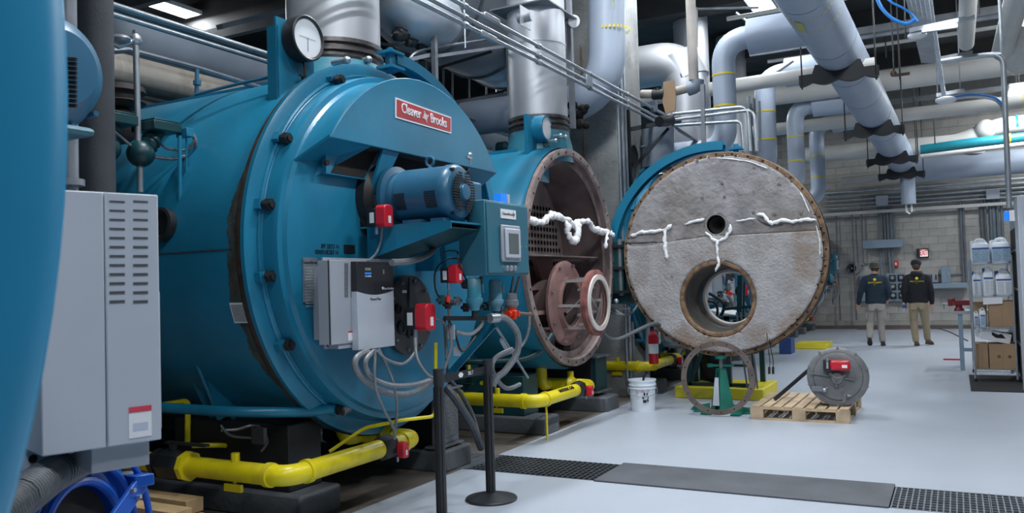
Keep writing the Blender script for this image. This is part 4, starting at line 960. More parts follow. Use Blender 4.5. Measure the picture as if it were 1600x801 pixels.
# thin yellow gas tubes on the first boiler
tag(MB().elbow([px(681, 535, -3.1), px(680, 650, -3.1), px(628, 656, -3.2), px(570, 668, -3.5), px(515, 705, -3.7)], .05, .012, 8).build('pilot_gas_tube', yellow), 'thin yellow tube bending down the right side of the badge boiler', 'pipe')
tag(MB().elbow([px(255, 632, -4.9), px(294, 626, -4.7), px(293, 690, -4.7)], .04, .02, 8).build('vent_gas_tube', yellow), 'small yellow branch pipe rising behind the grey cabinet at lower left', 'pipe')
tag(MB().elbow([px(300, 696, -4.5), px(345, 695, -4.4), px(358, 696, -4.4), px(360, 712, -4.4)], .02, .017, 8).build('bypass_tube', yellow), 'short yellow bypass pipe just above the black valve', 'pipe')
tag(MB().tube([px(258, 612, -5), px(284, 614, -5)], .01, 6, 1).cyl(px(284, 610, -5), px(284, 622, -5), .018, n=8).build('copper_tube', copper), 'short copper tube above the yellow branch pipe', 'pipe')
tag(MB().elbow([px(722, 566, -4.4), px(732, 559, -4.4), px(733, 585, -4.4)], .03, .02, 8).tube([px(752, 598, -4.2), px(782, 596, -4.2)], .02, 8, 1).build('branch_gas_tube', yellow), 'short yellow pipe elbow between the badge boiler and the open boiler', 'pipe')
tag(MB().tube([px(640, 590, -4.0), px(672, 588, -3.8), px(703, 612, -3.6), px(735, 660, -3.5), px(752, 700, -3.5)], .032, 8, 5).tube([px(672, 580, -3.9), px(700, 590, -3.7), px(735, 640, -3.6), px(750, 690, -3.5)], .018, 8, 5).build('floor_hose', flexd), 'pair of dark flexible hoses curving to the floor behind the stanchions', 'hose')
# cables, transmitters on the black saddle
tag(MB().box(px(393, 693, -3.8), px(417, 668, -3.7)).tube([px(345, 672, -3.9), px(370, 671, -3.85), px(390, 665, -3.8), px(405, 666, -3.78)], .01, 6, 3).tube([px(345, 664, -3.9), px(360, 680, -3.85), px(392, 684, -3.8)], .008, 6, 4).tube([px(412, 675, -3.72), px(418, 690, -3.7), px(408, 705, -3.7)], .008, 6, 4).build('black_transmitter', blackp), 'small black transmitter box on top of the black saddle', 'transmitter')

# ================= NEAREST BOILER at the left edge =================
t = thing('boiler', 'very near teal boiler front cut off by the left edge of the frame', 'boiler', (-2.5, -.86, 0), 'row of teal boilers'); b0 = t
AN = math.radians(18.4); UU = Vector((math.sin(AN), math.cos(AN), 0)); NN = Vector((math.cos(AN), -math.sin(AN), 0))
def pn(u, v, c): r = ray(u, v); return O+r*((-c-O.dot(NN))/r.dot(NN))
o = NN*-.8+UU*-1.168+Z*1.633
MB().lathe(Vector((o.x, o.y, 1.633))-X*.0, X, [(-5, 0), (-5, 1.25), (-.7, 1.25), (-.6, 1.28)], 96).build('shell', teal, t)
MB().lathe(o, NN, [(-.35, 1.2), (-.35, 1.36), (-.12, 1.37), (-.06, 1.375), (-.03, 1.385), (0, 1.385), (.014, 1.378), (.026, 1.36), (.034, 1.33), (.036, 1.30), (.036, 1.12), (.030, 1.11), (.030, 0)], 180).build('door', mat('teal_paint_lamplit', (0.014, 0.25, 0.46), 0.36, 0, 0.12, 2, dirt=(0.015, 0.13, 0.25), dirt_amt=0.6, dscale=4), t, sharp=60)  # door teal brightened in its base colour to stand in for lamplight
# motor with end bell and its own shelf beyond the rim
c = px(112, 100, -2.22)
m = MB().lathe(c-X*.6-X*.06, X, [(0, .17), (.42, .17), (.43, .185), (.52, .18), (.58, .155), (.62, .11), (.625, 0)], 48).build('motor', motor_b, t)
f = MB()
def hitcyl(u, v, cy_, cz_, R_):
    r_ = ray(u, v); a = r_.y**2+r_.z**2; b_ = 2*(r_.y*(O.y-cy_)+r_.z*(O.z-cz_)); cc = (O.y-cy_)**2+(O.z-cz_)**2-R_*R_
    q = b_*b_-4*a*cc
    return O+r_*((-b_-math.sqrt(q))/(2*a)) if q > 0 else None
for k in range(11):
    a, b_ = hitcyl(100, 92+k*7.2, c.y, c.z, .184), hitcyl(119, 93+k*7.2, c.y, c.z, .184)
    if a and b_: f.bar(a, b_, .006, .009, up=(0, .2, 1))
f.build('side_louvre', soot, m, kind='stuff')
for a in (130, 160):
    a = math.radians(a); MB().cyl(c+Vector((-.12, .178*math.sin(a), .178*math.cos(a))), c+Vector((-.08, .172*math.sin(a), .172*math.cos(a))), .009, n=8).build('motor_bolt', motor_b, m)
a_, b_ = px(60, 185, -2.2), px(151, 214, -2.2)
MB().box((-2.9, a_.y-.25, b_.z), (-2.2, b_.y, a_.z)).build('motor_shelf', teal_g, t, bevel=.02)
MB().box((-2.9, -.6, b_.z-.05), (-2.5, 1.4, b_.z)).build('shelf_arm', teal, t)
XV = -1.7
v = thing('drive_cabinet', 'light grey louvred drive cabinet beside the nearest boiler at left', 'cabinet', tuple(UU*.58-NN*1.95))
CV = 1.9
def vb(nm, u0, u1, z0_, z1_, d0, d1, m_, par, bev=0):
    c_ = [UU*u+NN*(-CV+d)+Z*z for z in (z0_, z1_) for (u, d) in ((u0, d0), (u1, d0), (u1, d1), (u0, d1))]
    return MB().add(c_, [(0, 3, 2, 1), (4, 5, 6, 7), (0, 1, 5, 4), (1, 2, 6, 5), (2, 3, 7, 6), (3, 0, 4, 7)]).build(nm, m_, par, bevel=bev)
def uz(u, v_, d=0): p = pn(u, v_, CV-d); return p.dot(UU), p.z
us = uz(165, 500)[0]; ul = uz(65, 712)[0]; ur = uz(250, 500)[0]; zt_ = uz(165, 300)[1]; zb_ = uz(165, 699)[1]
vb('left_cover', ul, us-.001, zb_, zt_, -.15, 0, greyl, v, .003)
vb('right_cover', us+.001, ur, zb_, zt_, -.15, 0, greyl, v, .003)
vb('back_channel', ur-.03, ur+.012, zb_+.02, uz(255, 455)[1], -.16, -.03, greyp, v, .002)
vb('back_panel', ul-.05, ur+.0, zb_-.03, zt_+.02, -.2, -.165, greyl, v, .003)
vb('bottom_box', ul+.10, ur-.02, zb_-.055, zb_, -.15, -.02, greyp, v, .002)
lg = vb('mounting_lug', ul+.0, ul+.05, zb_-.05, zb_+.0, -.162, -.155, greyl, v)
p = UU*(ul+.02)+NN*(-CV-.155)+Z*(zb_-.027); MB().cyl(p, p+NN*.003, .009, n=16).build('lug_hole', soot, lg)
lm = mat('louvre_shadow_steel', (.07, .075, .085), .6)
for (ua, ub) in ((171, 195), (208, 231)):
    for k in range(12):
        vv = 313+k*14.2; a = uz(ua, vv); b = uz(ub, vv+3.6)
        vb('louvre', a[0], b[0], b[1], a[1], -.003, .001, lm, v)
a, b = uz(201, 637), uz(237, 680)
st = vb('warning_sticker', a[0], b[0], b[1], a[1], -.001, .001, white, v)
vb('sticker_header', a[0], b[0], a[1]-.011, a[1]+.001, .0005, .0018, mat('sticker_red', (.6, .05, .08), .5), st)
vb('sticker_print', a[0]+.008, b[0]-.008, b[1]+.015, b[1]+.032, .0005, .0015, mat('faint_print', (.45, .5, .62), .6), st)
p = UU*(ul-.3)+NN*(-CV-.25)
vb('mounting_bar', ul-.45, ul+.2, 1.3, 1.38, -.24, -.2, greyp, v)
# grey lower body and fat hoses beneath
P_h = [px(-30, 830, -1.5), px(30, 778, -1.6), px(80, 742, -1.75), px(140, 712, -1.95), px(195, 696, -2.1)]
h_ = MB().tube(P_h, .036, 14, 6).build('corrugated_hose', flexd); tag(h_, 'thick dark corrugated hose curving below the grey drive cabinet', 'hose')
rb_ = MB()
for i_ in range(4):
    for k in range(14):
        a_ = P_h[i_].lerp(P_h[i_+1], k/14); rb_.torus(a_, P_h[i_+1]-P_h[i_], .037, .004, 14, 5)
rb_.build('hose_ribs', flexd, h_, kind='stuff')
tag(MB().tube([px(120, 716, -2.1), px(160, 702, -2.1), px(196, 686, -2.1), px(206, 672, -2.1)], .018, 12, 5).build('smooth_hose', galvd), 'smooth grey hose beside the corrugated hose at lower left', 'hose')
# blue hose reel
rl = thing('hose_reel', 'bright blue hose reel at the bottom left corner', 'hose reel', (-1.9, 1.3, 0))
c = px(128, 838, -1.95); ax = Vector((.93, .28, .12)).normalized()
MB().lathe(c-ax*.05, ax, [(0, .24), (.02, .243), (.024, .232), (.02, .222), (.004, .216), (.002, .196), (.018, .190), (.022, .176), (.016, .166), (-.05, .155), (-.07, .05)], 64).build('reel_disc', fblue, rl)
MB().lathe(c-ax*.19, ax, [(0, .05), (0, .20), (-.006, .235), (.01, .24), (.02, .2)], 64).build('reel_disc', fblue, rl)
for k in range(4): MB().torus(c-ax*(.075+k*.025), ax, .195, .012, 48, 8).build('wound_hose', mat('brown_hose', (.2, .17, .15), .6), rl)
MB().cyl(c-ax*.2, c+ax*.02, .04, n=20).build('hub', fblue, rl); MB().cyl(c-ax*.03, c-ax*.02, .125, n=32).build('hollow', soot, rl); MB().torus(c+ax*.02, ax, .236, .009, 64, 8).build('reel_rim', fblue, rl); MB().torus(c+ax*.016, ax, .182, .008, 64, 8).build('reel_rim', fblue, rl); MB().torus(c+ax*.006, ax, .135, .012, 64, 8).build('reel_rim', fblue, rl)  # black disc stands in for the shade in the reel hollow
pts = [px(222, 752, -1.95), px(198, 765, -1.9), px(165, 830, -1.86), px(150, 860, -1.84)]
MB().bar(pts[0], px(160, 840, -1.9), .045, .014, up=ax).bar(px(205, 748, -2.05), px(226, 750, -1.93), .05, .03).build('reel_arm', fblue, rl, bevel=.003)
for (u, v_) in ((205, 766), (214, 776)): MB().cyl(px(u, v_, -1.93), px(u, v_, -1.93)+ax*.012, .006, n=10).build('arm_bolt', galv, rl)
MB().bar(px(175, 748, -2.1), px(222, 744, -2.0), .05, .01).cyl(px(198, 744, -2.05), px(198, 738, -2.05), .025, n=14).build('reel_top_plate', galv, rl)
MB().box(c+Vector((-.18, -.1, -.45)), c+Vector((.02, .1, -.24))).build('reel_base', fblue, rl)
# timbers
for k, (u, v_, L, zt, lb) in enumerate(((300, 792, 1.0, .22, 'top timber of the stack at lower left'), (330, 800, 1.2, .13, 'middle timber of the stack at lower left'), (285, 770, .9, .22, 'rear timber of the stack at lower left'))):
    e = pz(u-(10 if k else 0), v_, zt) if k < 2 else pz(318, 775, zt)
    w_ = .13
    tag(MB().box((e.x-L, e.y-w_, zt-.085), (e.x, e.y, zt)).build('timber_block', wood2, bevel=.004), lb, 'timber', 'timber blocks')
e = pz(330, 800, .13)
tag(MB().box((e.x-1.1, e.y-.35, .0), (e.x+.02, e.y+.2, .042)).build('timber_board', wood2, bevel=.004), 'flat board under the timber stack at lower left', 'timber')
# dark vertical insulated pipe at left
a, b = px(143, -30, -4.2), px(152, 320, -4.2)
tag(MB().cyl((-3.9, px(148, 150, -3.9).y, 1.0), (-3.9, px(148, 150, -3.9).y, 6.5), .095, n=24).build('riser_pipe', darkg), 'dark grey vertical pipe beside the blue motor at left', 'pipe')
q = px(110, 250, -3.6); tag(MB().cyl((-3.6, q.y, .2), (-3.6, q.y, 3.6), .035, n=14).cyl((-3.6, q.y, q.z-.12), (-3.6, q.y, q.z-.09), .06, n=12).build('riser_pipe', galvd), 'thin galvanised vertical pipe between the blue motor shelf and the grey cabinet', 'pipe')
# ================= FLUE STACKS =================
def stack(x, y, z0, r, lb, hat=False):
    t = thing('flue_stack', lb, 'flue', (x, y, z0), 'metal flue stacks')
    MB().lathe((x, y, z0), Z, [(.0, r*1.0), (.0, r*1.04), (.03, r*1.06), (.04, r*.98), (.06, r*.98), (.07, r*1.06), (.09, r*1.06), (.10, r*.97), (.12, r*.97), (.13, r*1.05), (.16, r*1.05), (.17, r*.99)], 56).build('clamp_bands', rings, t)
    MB().cyl((x, y, z0+.165), (x, y, 6.5), r, n=56, caps=False).build('jacket', silver, t)
    zz = z0+.95
    while zz < 6.3: MB().ring((x, y, zz), Z, r-.002, r+.006, .02, 56).build('jacket_seam', silver, t); zz += .95
    return t
s1_ = stack(-4.14, 4.92, 3.14, .355, 'broad silver flue rising from the badge boiler')
s2_ = stack(-3.95, 8.08, 3.10, .318, 'silver flue rising from the boiler with the open door')
for c_, s_ in ((px(824, 27, -3.65), 1),): MB().cyl(c_-X*.1, c_+X*.05, .045, n=14).build('test_port', galv, s2_); MB().box(c_+Vector((-.03, -.11, -.1)), c_+Vector((-.02, .11, .1))).build('port_plate', silver, s2_)
MB().cyl(px(890, 33, -3.75), px(897, 33, -3.65), .07, n=16).build('round_cap', white, s2_)
zz = px(850, 5, -3.7).z
MB().box((-4.3, 7.68, zz), (-3.62, 8.5, zz+.015)).build('storm_plate', galvd, s2_)
MB().bar((-3.72, 8.48, 3.2), (-3.72, 8.48, 6.4), .06, .05).build('stack_channel', galvd, s2_)
for k, y in enumerate((14.3, 17.3)):
    stack(-3.95, y, 3.10, .30, ('fourth', 'fifth')[k]+' silver flue, farther down the boiler row')
# ================= PIPES & DUCTS =================
def pipe(name, pts, r, m, lb, cat='pipe', rad=None, n=28, bands=(), group=None, seams=()):
    P = [Vector(p) for p in pts]
    t = thing(name, lb, cat, P[0], group)
    (MB().elbow(P, rad, r, n, 10) if len(P) > 2 else MB().cyl(P[0], P[1], r, n=n)).build('jacket', m, t)
    for (c, d) in bands: MB().ring(Vector(c)-Vector(d)*.012, d, r-.002, r+.004, .024, n).build('yellow_band', yband, t)
    for (c, d) in seams: MB().ring(Vector(c)-Vector(d)*.01, d, r-.002, r+.004, .02, n).build('jacket_seam', ribm, t)
    return t
# main header with saddles
HX, HZ, HR = -1.35, 4.7, .33
hx_ = lambda y: -1.35+(y-12.5)*.0257
hz_ = lambda y: 4.7-(y-12.5)*.0376
HD = Vector((.0257, 1, -.0376)).normalized()
hp_ = lambda y: Vector((hx_(y), y, hz_(y)))
hd = pipe('steam_header', [hp_(5.0), hp_(23.0)], HR, jacket, 'big blue-grey insulated pipe running overhead to the back wall', n=48, seams=[(hp_(y), HD) for y in (9.9, 11.9, 13.5, 15.1, 16.7, 18.3, 20.5)])
MB().sphere(hp_(23.0), HR, 24).build('end_cap', jacket, hd)
f = MB()
for yy in (10.6, 10.15):
    for k in range(26):
        a = math.radians(60+k*9); f.obox(hp_(yy)+Vector(((HR+.002)*math.sin(a), 0, (HR+.002)*math.cos(a))), (.022, .018, .004), Matrix(((math.cos(a), 0, math.sin(a)), (0, 1, 0), (-math.sin(a), 0, math.cos(a)))))
f.build('dotted_band', yband, hd, kind='stuff')
a = math.radians(200); MB().obox(hp_(10.37)+Vector(((HR+.003)*math.sin(a), 0, (HR+.003)*math.cos(a))), (.09, .34, .004), Matrix(((math.cos(a), 0, math.sin(a)), (0, 1, 0), (-math.sin(a), 0, math.cos(a))))).build('yellow_marker', mat('dull_yellow_marker', (.5, .45, .1), .6), hd)
HL = ('nearest', 'second', 'third', 'farthest')
for k, (u, v) in enumerate(((1228, 125), (1322, 204), (1370, 248), (1405, 275))):
    yy = (12.5, 16.8, 20.3, 22.7)[k]; HX, HZ = hx_(yy), hz_(yy)
    t = thing('pipe_hanger', HL[k]+' black scalloped hanger under the overhead blue-grey pipe', 'hanger', (HX, yy, HZ), 'hangers under the overhead pipe')
    W = .52; pts = []
    for q in range(25):
        xx = -W+2*W*q/24; pts.append((HX+xx, yy-.04, HZ-HR-.12-.05*abs(math.cos(q*PI/8))))
    top = []
    for q in range(24, -1, -1):
        xx = -W+2*W*q/24
        zc_ = HZ-HR-.02+.12*(abs(xx)/W if abs(xx) > .3 else 0)
        if abs(xx) < HR: zc_ = max(HZ-math.sqrt(HR*HR-xx*xx)*1.01, HZ-HR-.02)+.0; zc_ = min(zc_, HZ-HR+.12)
        else: zc_ = HZ-HR+.0
        top.append((HX+xx, yy-.04, zc_))
    MB().prism(pts+top, (0, .08, 0)).build('saddle', black, t)
    for s in (-1, 1):
        r_ = MB().cyl((HX+s*W*.95, yy, HZ-HR-.2), (HX+s*W*.95, yy, 6.3), .011, n=8).build('hanger_rod', black, t)
        MB().cyl((HX+s*W*.95, yy, HZ-HR-.14), (HX+s*W*.95, yy, HZ-HR+.0), .045, n=6).build('rod_nut', black, r_)
# wall pipe joining the header
HX, HZ = hx_(22.9), hz_(22.9)
pipe('insulated_pipe', [(HX+.1, 23.35, 4.09), (3.2, 23.35, 4.09)], .30, jacket, 'thick blue-grey pipe along the back wall joining the overhead pipe')
pipe('insulated_pipe', [(HX+.12, 22.9, 4.2), (HX+.12, 22.9, 3.2)], .17, jacket, 'short blue-grey capped pipe hanging at the far end of the overhead pipe')
q = px(1418, 318, HX+.28)
tag(MB().tube([(HX+.06, 22.9, 3.22), (HX+.06, 22.9, 3.02), (HX+.14, 22.9, 2.95)], .025, 8, 1).tube([(HX+.18, 22.9, 3.22), (HX+.18, 22.9, 3.0), (HX+.26, 22.9, 3.05)], .025, 8, 1).build('drain_cock', white), 'pair of small white taps under the capped pipe end', 'valve')
# steam branches from each boiler
BR = [(11.3, 'first'), (14.3, 'second'), (17.3, 'third'), (20.2, 'fourth')]
for k, (y, nme) in enumerate(BR):
    r = (.155, .165, .165, .165)[k]; u_c, vb1, vb2 = ((1131, 118, 167), (1196, 175, 219), (1243, 214, 252), (1277, 244, 277))[k]; zz = (4.72, 4.88, 4.88, 5.0)[k]
    xb_ = py(u_c, vb1, y).x; z1_, z2_ = py(u_c, vb1, y).z, py(u_c, vb2, y).z
    pipe('insulated_pipe', [(-4.3, y, 3.24), (xb_, y, 3.24), (xb_, y, zz), (xb_+.5, y, zz)], r, jacket, nme+' blue-grey steam branch elbow behind the open door', rad=.34, n=36, bands=[((xb_, y, z1_), Z), ((xb_, y, z2_), Z)], group='steam branch elbows')
    t = pipe('insulated_pipe', [(xb_+.36, y, zz), (hx_(y), y, zz)], .24, jacket, nme+' wide blue-grey sleeve joining the overhead pipe', n=36, group='wide sleeves into the header')
# branch of the open boiler, with yellow dotted band
r = .235
p0 = py(958, 48, 10.0)
t = pipe('insulated_pipe', [(-5.9, 9.72, 3.77), (-3.78, 9.72, 3.77), (-3.70, 9.72, 6.4)], r, jacket, 'blue-grey steam pipe elbow rising in front of the concrete column', rad=.62, n=40)
f = MB()
for k in range(30):
    a = 2*PI*k/30; f.obox(Vector((-3.70+(r+.002)*math.cos(a), 9.72+(r+.002)*math.sin(a), py(958, 48, 9.72).z)), (.004, .025, .035), Matrix.Rotation(a, 3, 'Z'))
f.build('dotted_band', yband, t, kind='stuff')
for k in range(24): pass
MB().bar((-3.70+.12, 9.72-.205, 4.85), (-3.70+.12, 9.72-.205, 6.4), .012, .004).build('vertical_dotted_band', yband, t)
c = px(905, 180, -3.9)
rnd = random.Random(5); b = MB()
for k in range(9): b.sphere(c+Vector((rnd.uniform(-.1, .1), rnd.uniform(-.1, .1), rnd.uniform(-.12, .12))), rnd.uniform(.03, .07), 6)
b.build('torn_black_end', soot, t)
# long grey duct behind
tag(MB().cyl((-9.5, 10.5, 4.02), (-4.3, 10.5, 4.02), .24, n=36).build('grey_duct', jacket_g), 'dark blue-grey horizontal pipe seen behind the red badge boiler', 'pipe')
# silver duct elbow and tall silver duct behind the column
t = pipe('silver_duct', [(-4.9, 11.75, 4.66), (-3.42, 11.75, 4.66), (-3.32, 11.75, 4.4), (-3.32, 11.75, 3.02)], .31, silver, 'silver mitred duct elbow right of the concrete column', 'duct', rad=.34, n=36)
for (z_, s_) in ((3.2, 1), (3.7, 1)): MB().ring((-3.32, 11.75, z_), Z, .308, .318, .02, 36).build('jacket_seam', silver, t)
tag(MB().cyl((-2.95, 11.35, 3.0), (-2.95, 11.35, 3.75), .14, n=24).build('silver_pipe', silver), 'narrow silver pipe beside the mitred duct elbow', 'pipe')
q = py(1010, 180, 10.9); q2 = py(1018, 215, 10.9)
t = thing('cardboard_flap', 'torn brown cardboard wrap on the valve by the silver duct', 'cardboard', py(1048, 175, 10.6))
MB().prism([py(1036, 128, 10.62), py(1053, 125, 10.62), py(1056, 150, 10.6), py(1055, 172, 10.62), py(1040, 178, 10.62), py(1035, 160, 10.6)], (0, .02, 0)).build('board', card, t, bevel=.003)
q = py(1060, 137, 10.5)
t = thing('insulated_valve', 'dirty beige pipe tee with grey elbow crossing the silver duct', 'valve', q)
MB().tube([py(1002, 147, 10.7), py(1030, 147, 10.7), py(1055, 143, 10.7), py(1085, 135, 10.7)], .06, 12, 1).build('beige_run', beige, t)
MB().tube([py(1075, 140, 10.7), py(1088, 135, 10.7), py(1090, 125, 10.7)], .085, 14, 3).build('grey_elbow', jacket_g, t)
MB().cyl(py(1028, 150, 10.65), py(1028, 138, 10.65), .05, n=10).cyl(py(1020, 148, 10.65), py(1038, 147, 10.65), .07, n=10).build('valve_body', black, t)
tag(MB().cyl(py(1084, 125, 10.7), py(1078, -20, 10.7), .065, n=18).build('beige_riser', mat('beige_riser_paint', (.42, .38, .35), .6, 0, .15)), 'slim beige vertical pipe left of the first steam elbow', 'pipe')
tag(MB().bar(py(1098, 132, 10.6), py(1100, 232, 10.6), .06, .05).build('strut_post', galvd), 'short galvanised channel post beside the slim beige pipe', 'post')
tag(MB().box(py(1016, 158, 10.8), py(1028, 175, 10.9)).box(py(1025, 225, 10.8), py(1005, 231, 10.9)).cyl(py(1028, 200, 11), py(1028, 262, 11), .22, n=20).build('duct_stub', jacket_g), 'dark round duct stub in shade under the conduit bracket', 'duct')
# column conduits
for k, u in enumerate((984, 989, 994)):
    a = px(u, 0, -3.72); 
    tag(MB().cyl((-3.74, 9.98+k*.13+.0, .2), (-3.74, 9.98+k*.13, 6.5), (.02, .026, .018)[k], n=10).build('conduit', galv), ('left', 'middle', 'right')[k]+' vertical conduit of three on the corner of the concrete column', 'conduit', 'conduits on the column')
tag(MB().cyl(px(1012, 470, -3.55), px(1012, 615, -3.5), .032, n=12).build('conduit', mat('blue_grey_conduit', (.16, .2, .24), .5)), 'blue-grey vertical conduit beside the fire extinguisher', 'conduit')
# diagonal conduits along the row, bracket, and run over to the right
XC = -3.55
CL = ('upper', 'middle', 'lower')
for k, (u0, v0, u1, v1) in enumerate(((716, 0, 1046, 183), (660, 0, 1042, 191), (650, -2, 1038, 196))):
    a = px(u1, v1, XC); a0_ = px(u0, v0, XC)
    ob = MB().cyl((XC, 3.0, a.z+.0), (XC, a.y, a.z), .019, n=10)
    for yy in (5.9, 7.3, 8.6, 9.8): ob.cyl((XC, yy-.03, a.z), (XC, yy+.03, a.z), .03, n=8)
    tag(ob.build('conduit', galv), CL[k]+' galvanised conduit running diagonally past the flues', 'conduit', 'diagonal conduits')
for k, (u, v) in enumerate(((767, 29), (762, 57))):
    p = px(u, v, XC); tag(MB().obox(p, (.05, .28, .05)).build('conduit_fitting', galv, bevel=.01), ('grey conduit fitting on the upper diagonal conduit', 'grey conduit fitting on the lower diagonal conduits')[k], 'conduit fitting')
p = px(918, 127, XC); tag(MB().obox(p, (.06, .16, .12)).build('junction_box', galv, bevel=.005), 'small square junction box on the diagonal conduits', 'junction box')
br = thing('conduit_bracket', 'dark triangular bracket carrying the conduits beside the column', 'bracket', px(1050, 190, XC))
MB().bar(px(985, 202, -3.75), px(1055, 188, -3.2), .05).bar(px(1045, 200, -3.25), px(990, 262, -3.75), .035).bar((-3.76, 10.4, 2.6), (-3.76, 10.4, 3.75), .05).build('arms', black, br)
MB().cyl(px(1030, 190, -3.3), px(1058, 187, -3.2), .07, n=12).build('conduit_cluster', black, br)
for k, (v0, rr) in enumerate(((178, 0), (187, .0), (196, 0))):
    a = py(1052, v0, 10.6); u1 = (1150, 1160, 1140)[k]; vt = (166, 171, 189)[k]; ue = (1170, 1164, 1176)[k]
    tag(MB().elbow([a, py(u1+18, vt, 10.6), py(u1+22, 236, 10.6)], .12 if k < 2 else .08, .022, 10).build('conduit', galv), ('outer', 'middle', 'inner')[k]+' grey conduit bending down above the open door', 'conduit', 'bent conduits above the door')
for k in range(3):
    a = px(1052+k*4, 196+k*4, -3.2); tag(MB().cyl(a, px(1105+k*4, 230+k*3, -3.0), .014, n=8).build('conduit', galvd), ('upper', 'middle', 'lower')[k]+' thin conduit sloping down right to the door top', 'conduit', 'thin sloping conduits')
# ================= upper left ducts and pipes =================
def runY(name, u, v, X_, y0, y1, r, m, lb, cat='pipe', group=None, n=24):
    p = px(u, v, X_)
    return tag(MB().cyl((X_, y0, p.z), (X_, y1, p.z), r, n=n).build(name, m), lb, cat, group)
def rad(u, v0, v1, X_): return abs(px(u, v0, X_).z-px(u, v1, X_).z)/2*.97
XL = -7.0
p = px(300, 90, XL); t = thing('grey_duct', 'grey insulated duct with rounded end below the lamp at upper left', 'duct', (XL, 5, p.z))
ya = px(200, 80, XL).y
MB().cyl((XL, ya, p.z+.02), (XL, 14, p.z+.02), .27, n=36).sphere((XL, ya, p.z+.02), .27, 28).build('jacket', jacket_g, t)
runY('beige_pipe', 280, 133, -6.6, 3.2, 12, .16, beige, 'dirty beige pipe running behind the badge boiler at upper left')
runY('lower_beige_pipe', 300, 158, -6.9, 3.2, 12, .075, beige, 'thinner beige pipe just below the dirty beige pipe')
runY('white_pipe', 250, 152, -8.2, 3.2, 14, .13, whitep, 'bright white pipe low behind the badge boiler at upper left')
runY('black_pipe', 230, 168, -6.4, 3.6, 6.2, .10, black, 'short black pipe end above the badge boiler at upper left')
p = px(186, 150, -4.9)
tag(MB().lathe(p-Z*.08, Z, [(0, .0), (0, .13), (.03, .17), (.05, .13), (.09, .13), (.1, .17), (.14, .16), (.16, .0)], 24).sphere(p-Z*.2, .13, 14).build('flanged_valve', mat('brown_black_cast', (.04, .03, .028), .7, 0, .4, 9)), 'rusty black flanged valve above the dark float bowls', 'valve')
for k, (u, v) in enumerate(((240, 27), (250, 34), (240, 42), (262, 40))):
    runY('conduit', u, v, -5.6-.1*k, 2.8, 13, .022, galvd if k % 2 else galv, ('topmost', 'second', 'third', 'lowest')[k]+' long conduit under the lamp at upper left', 'conduit', 'conduits at upper left')
tag(MB().bar(px(343, 42, -7.5), px(456, 14, -7.5), .1, .06).build('cable_tray', greyp), 'pale horizontal tray edge left of the broad silver flue', 'cable tray')
# big round duct
bx, bz = -6.2, 5.35
t = thing('round_duct', 'huge crinkled silver duct hanging behind the diagonal conduits', 'duct', (bx, 8, bz))
P0 = px(690, 40, -6.0)
MB().lathe((-6.0, 6.5, P0.z+.35), Yv, [(0, .72), (1.0, .74), (1.9, .7), (2.4, .82), (5.5, .84), (5.8, .9)], 48).build('jacket', crinkle, t)
for yy in (8.4, 9.1, 10.4, 11.2): MB().torus((-6.0, yy, P0.z+.35), Yv, .84, .02, 48, 6).build('hoop', galvd, t)
for yy in (9.3, 11.0): MB().tube([(-6.9, yy, P0.z-.6), (-6.4, yy, P0.z-.62), (-5.2, yy, P0.z-.5)], .02, 6, 3).build('support_rod', black, t)
tag(MB().sphere(px(655, 22, -4.9), .4, 28, (1, 1.5, .85)).build('foil_wrap', crinkle), 'crumpled foil wrapped fitting right of the broad silver flue', 'duct')
rnd = random.Random(9); b = MB()
for k in range(10): b.sphere(px(620+k*6, 55+k*2+rnd.uniform(-6, 6), -4.9), rnd.uniform(.05, .09), 7)
tag(b.build('dark_valve', black), 'cluster of black valves beneath the foil wrapped fitting', 'valve')
# duct support rail and posts
t = thing('support_frame', 'galvanised pipe frame with thin hanger rods behind the badge boiler', 'frame', px(700, 100, -4.8))
MB().bar(px(678, 45, -4.7), px(680, 125, -4.7), .05).bar(px(585, 105, -4.8), px(680, 84, -4.75), .04).bar(px(680, 88, -4.75), px(790, 72, -4.6), .035).tube([px(640, 92, -4.8), px(650, 82, -4.8), px(680, 74, -4.8), px(760, 62, -4.7)], .015, 6, 3).build('frame', galvd, t)
for u in (652, 667, 693, 707, 733, 760, 776): MB().cyl(px(u, 40, -7.6), px(u, 165, -7.6), .018, n=6).build('hanger_rod', galvd, t)
MB().cyl(px(725, -5, -4.4), px(727, 75, -4.4), .008, n=6).cyl(px(800, 0, -4.2), px(802, 60, -4.2), .012, n=6).build('thin_rod', galv, t)
# small silver angle
# pale far wall behind between boilers (light bay seen through)
for k, (u, v) in enumerate(((470, 90), (780, 205), (620, 170))): pass
runY('white_duct', 770, 200, -9.5, 11, 22, .35, whitep, 'pale white duct low behind the grey horizontal pipe', 'duct')
for k in range(4):
    u = 735+k*16; 
    tag(MB().cyl(px(u, 185, -6.8), px(u+2, 245, -6.8), .012, n=6).build('hanger_rod', galvd), ('first', 'second', 'third', 'fourth')[k]+' thin vertical rod below the grey pipe left of the second flue', 'rod', 'thin rods')
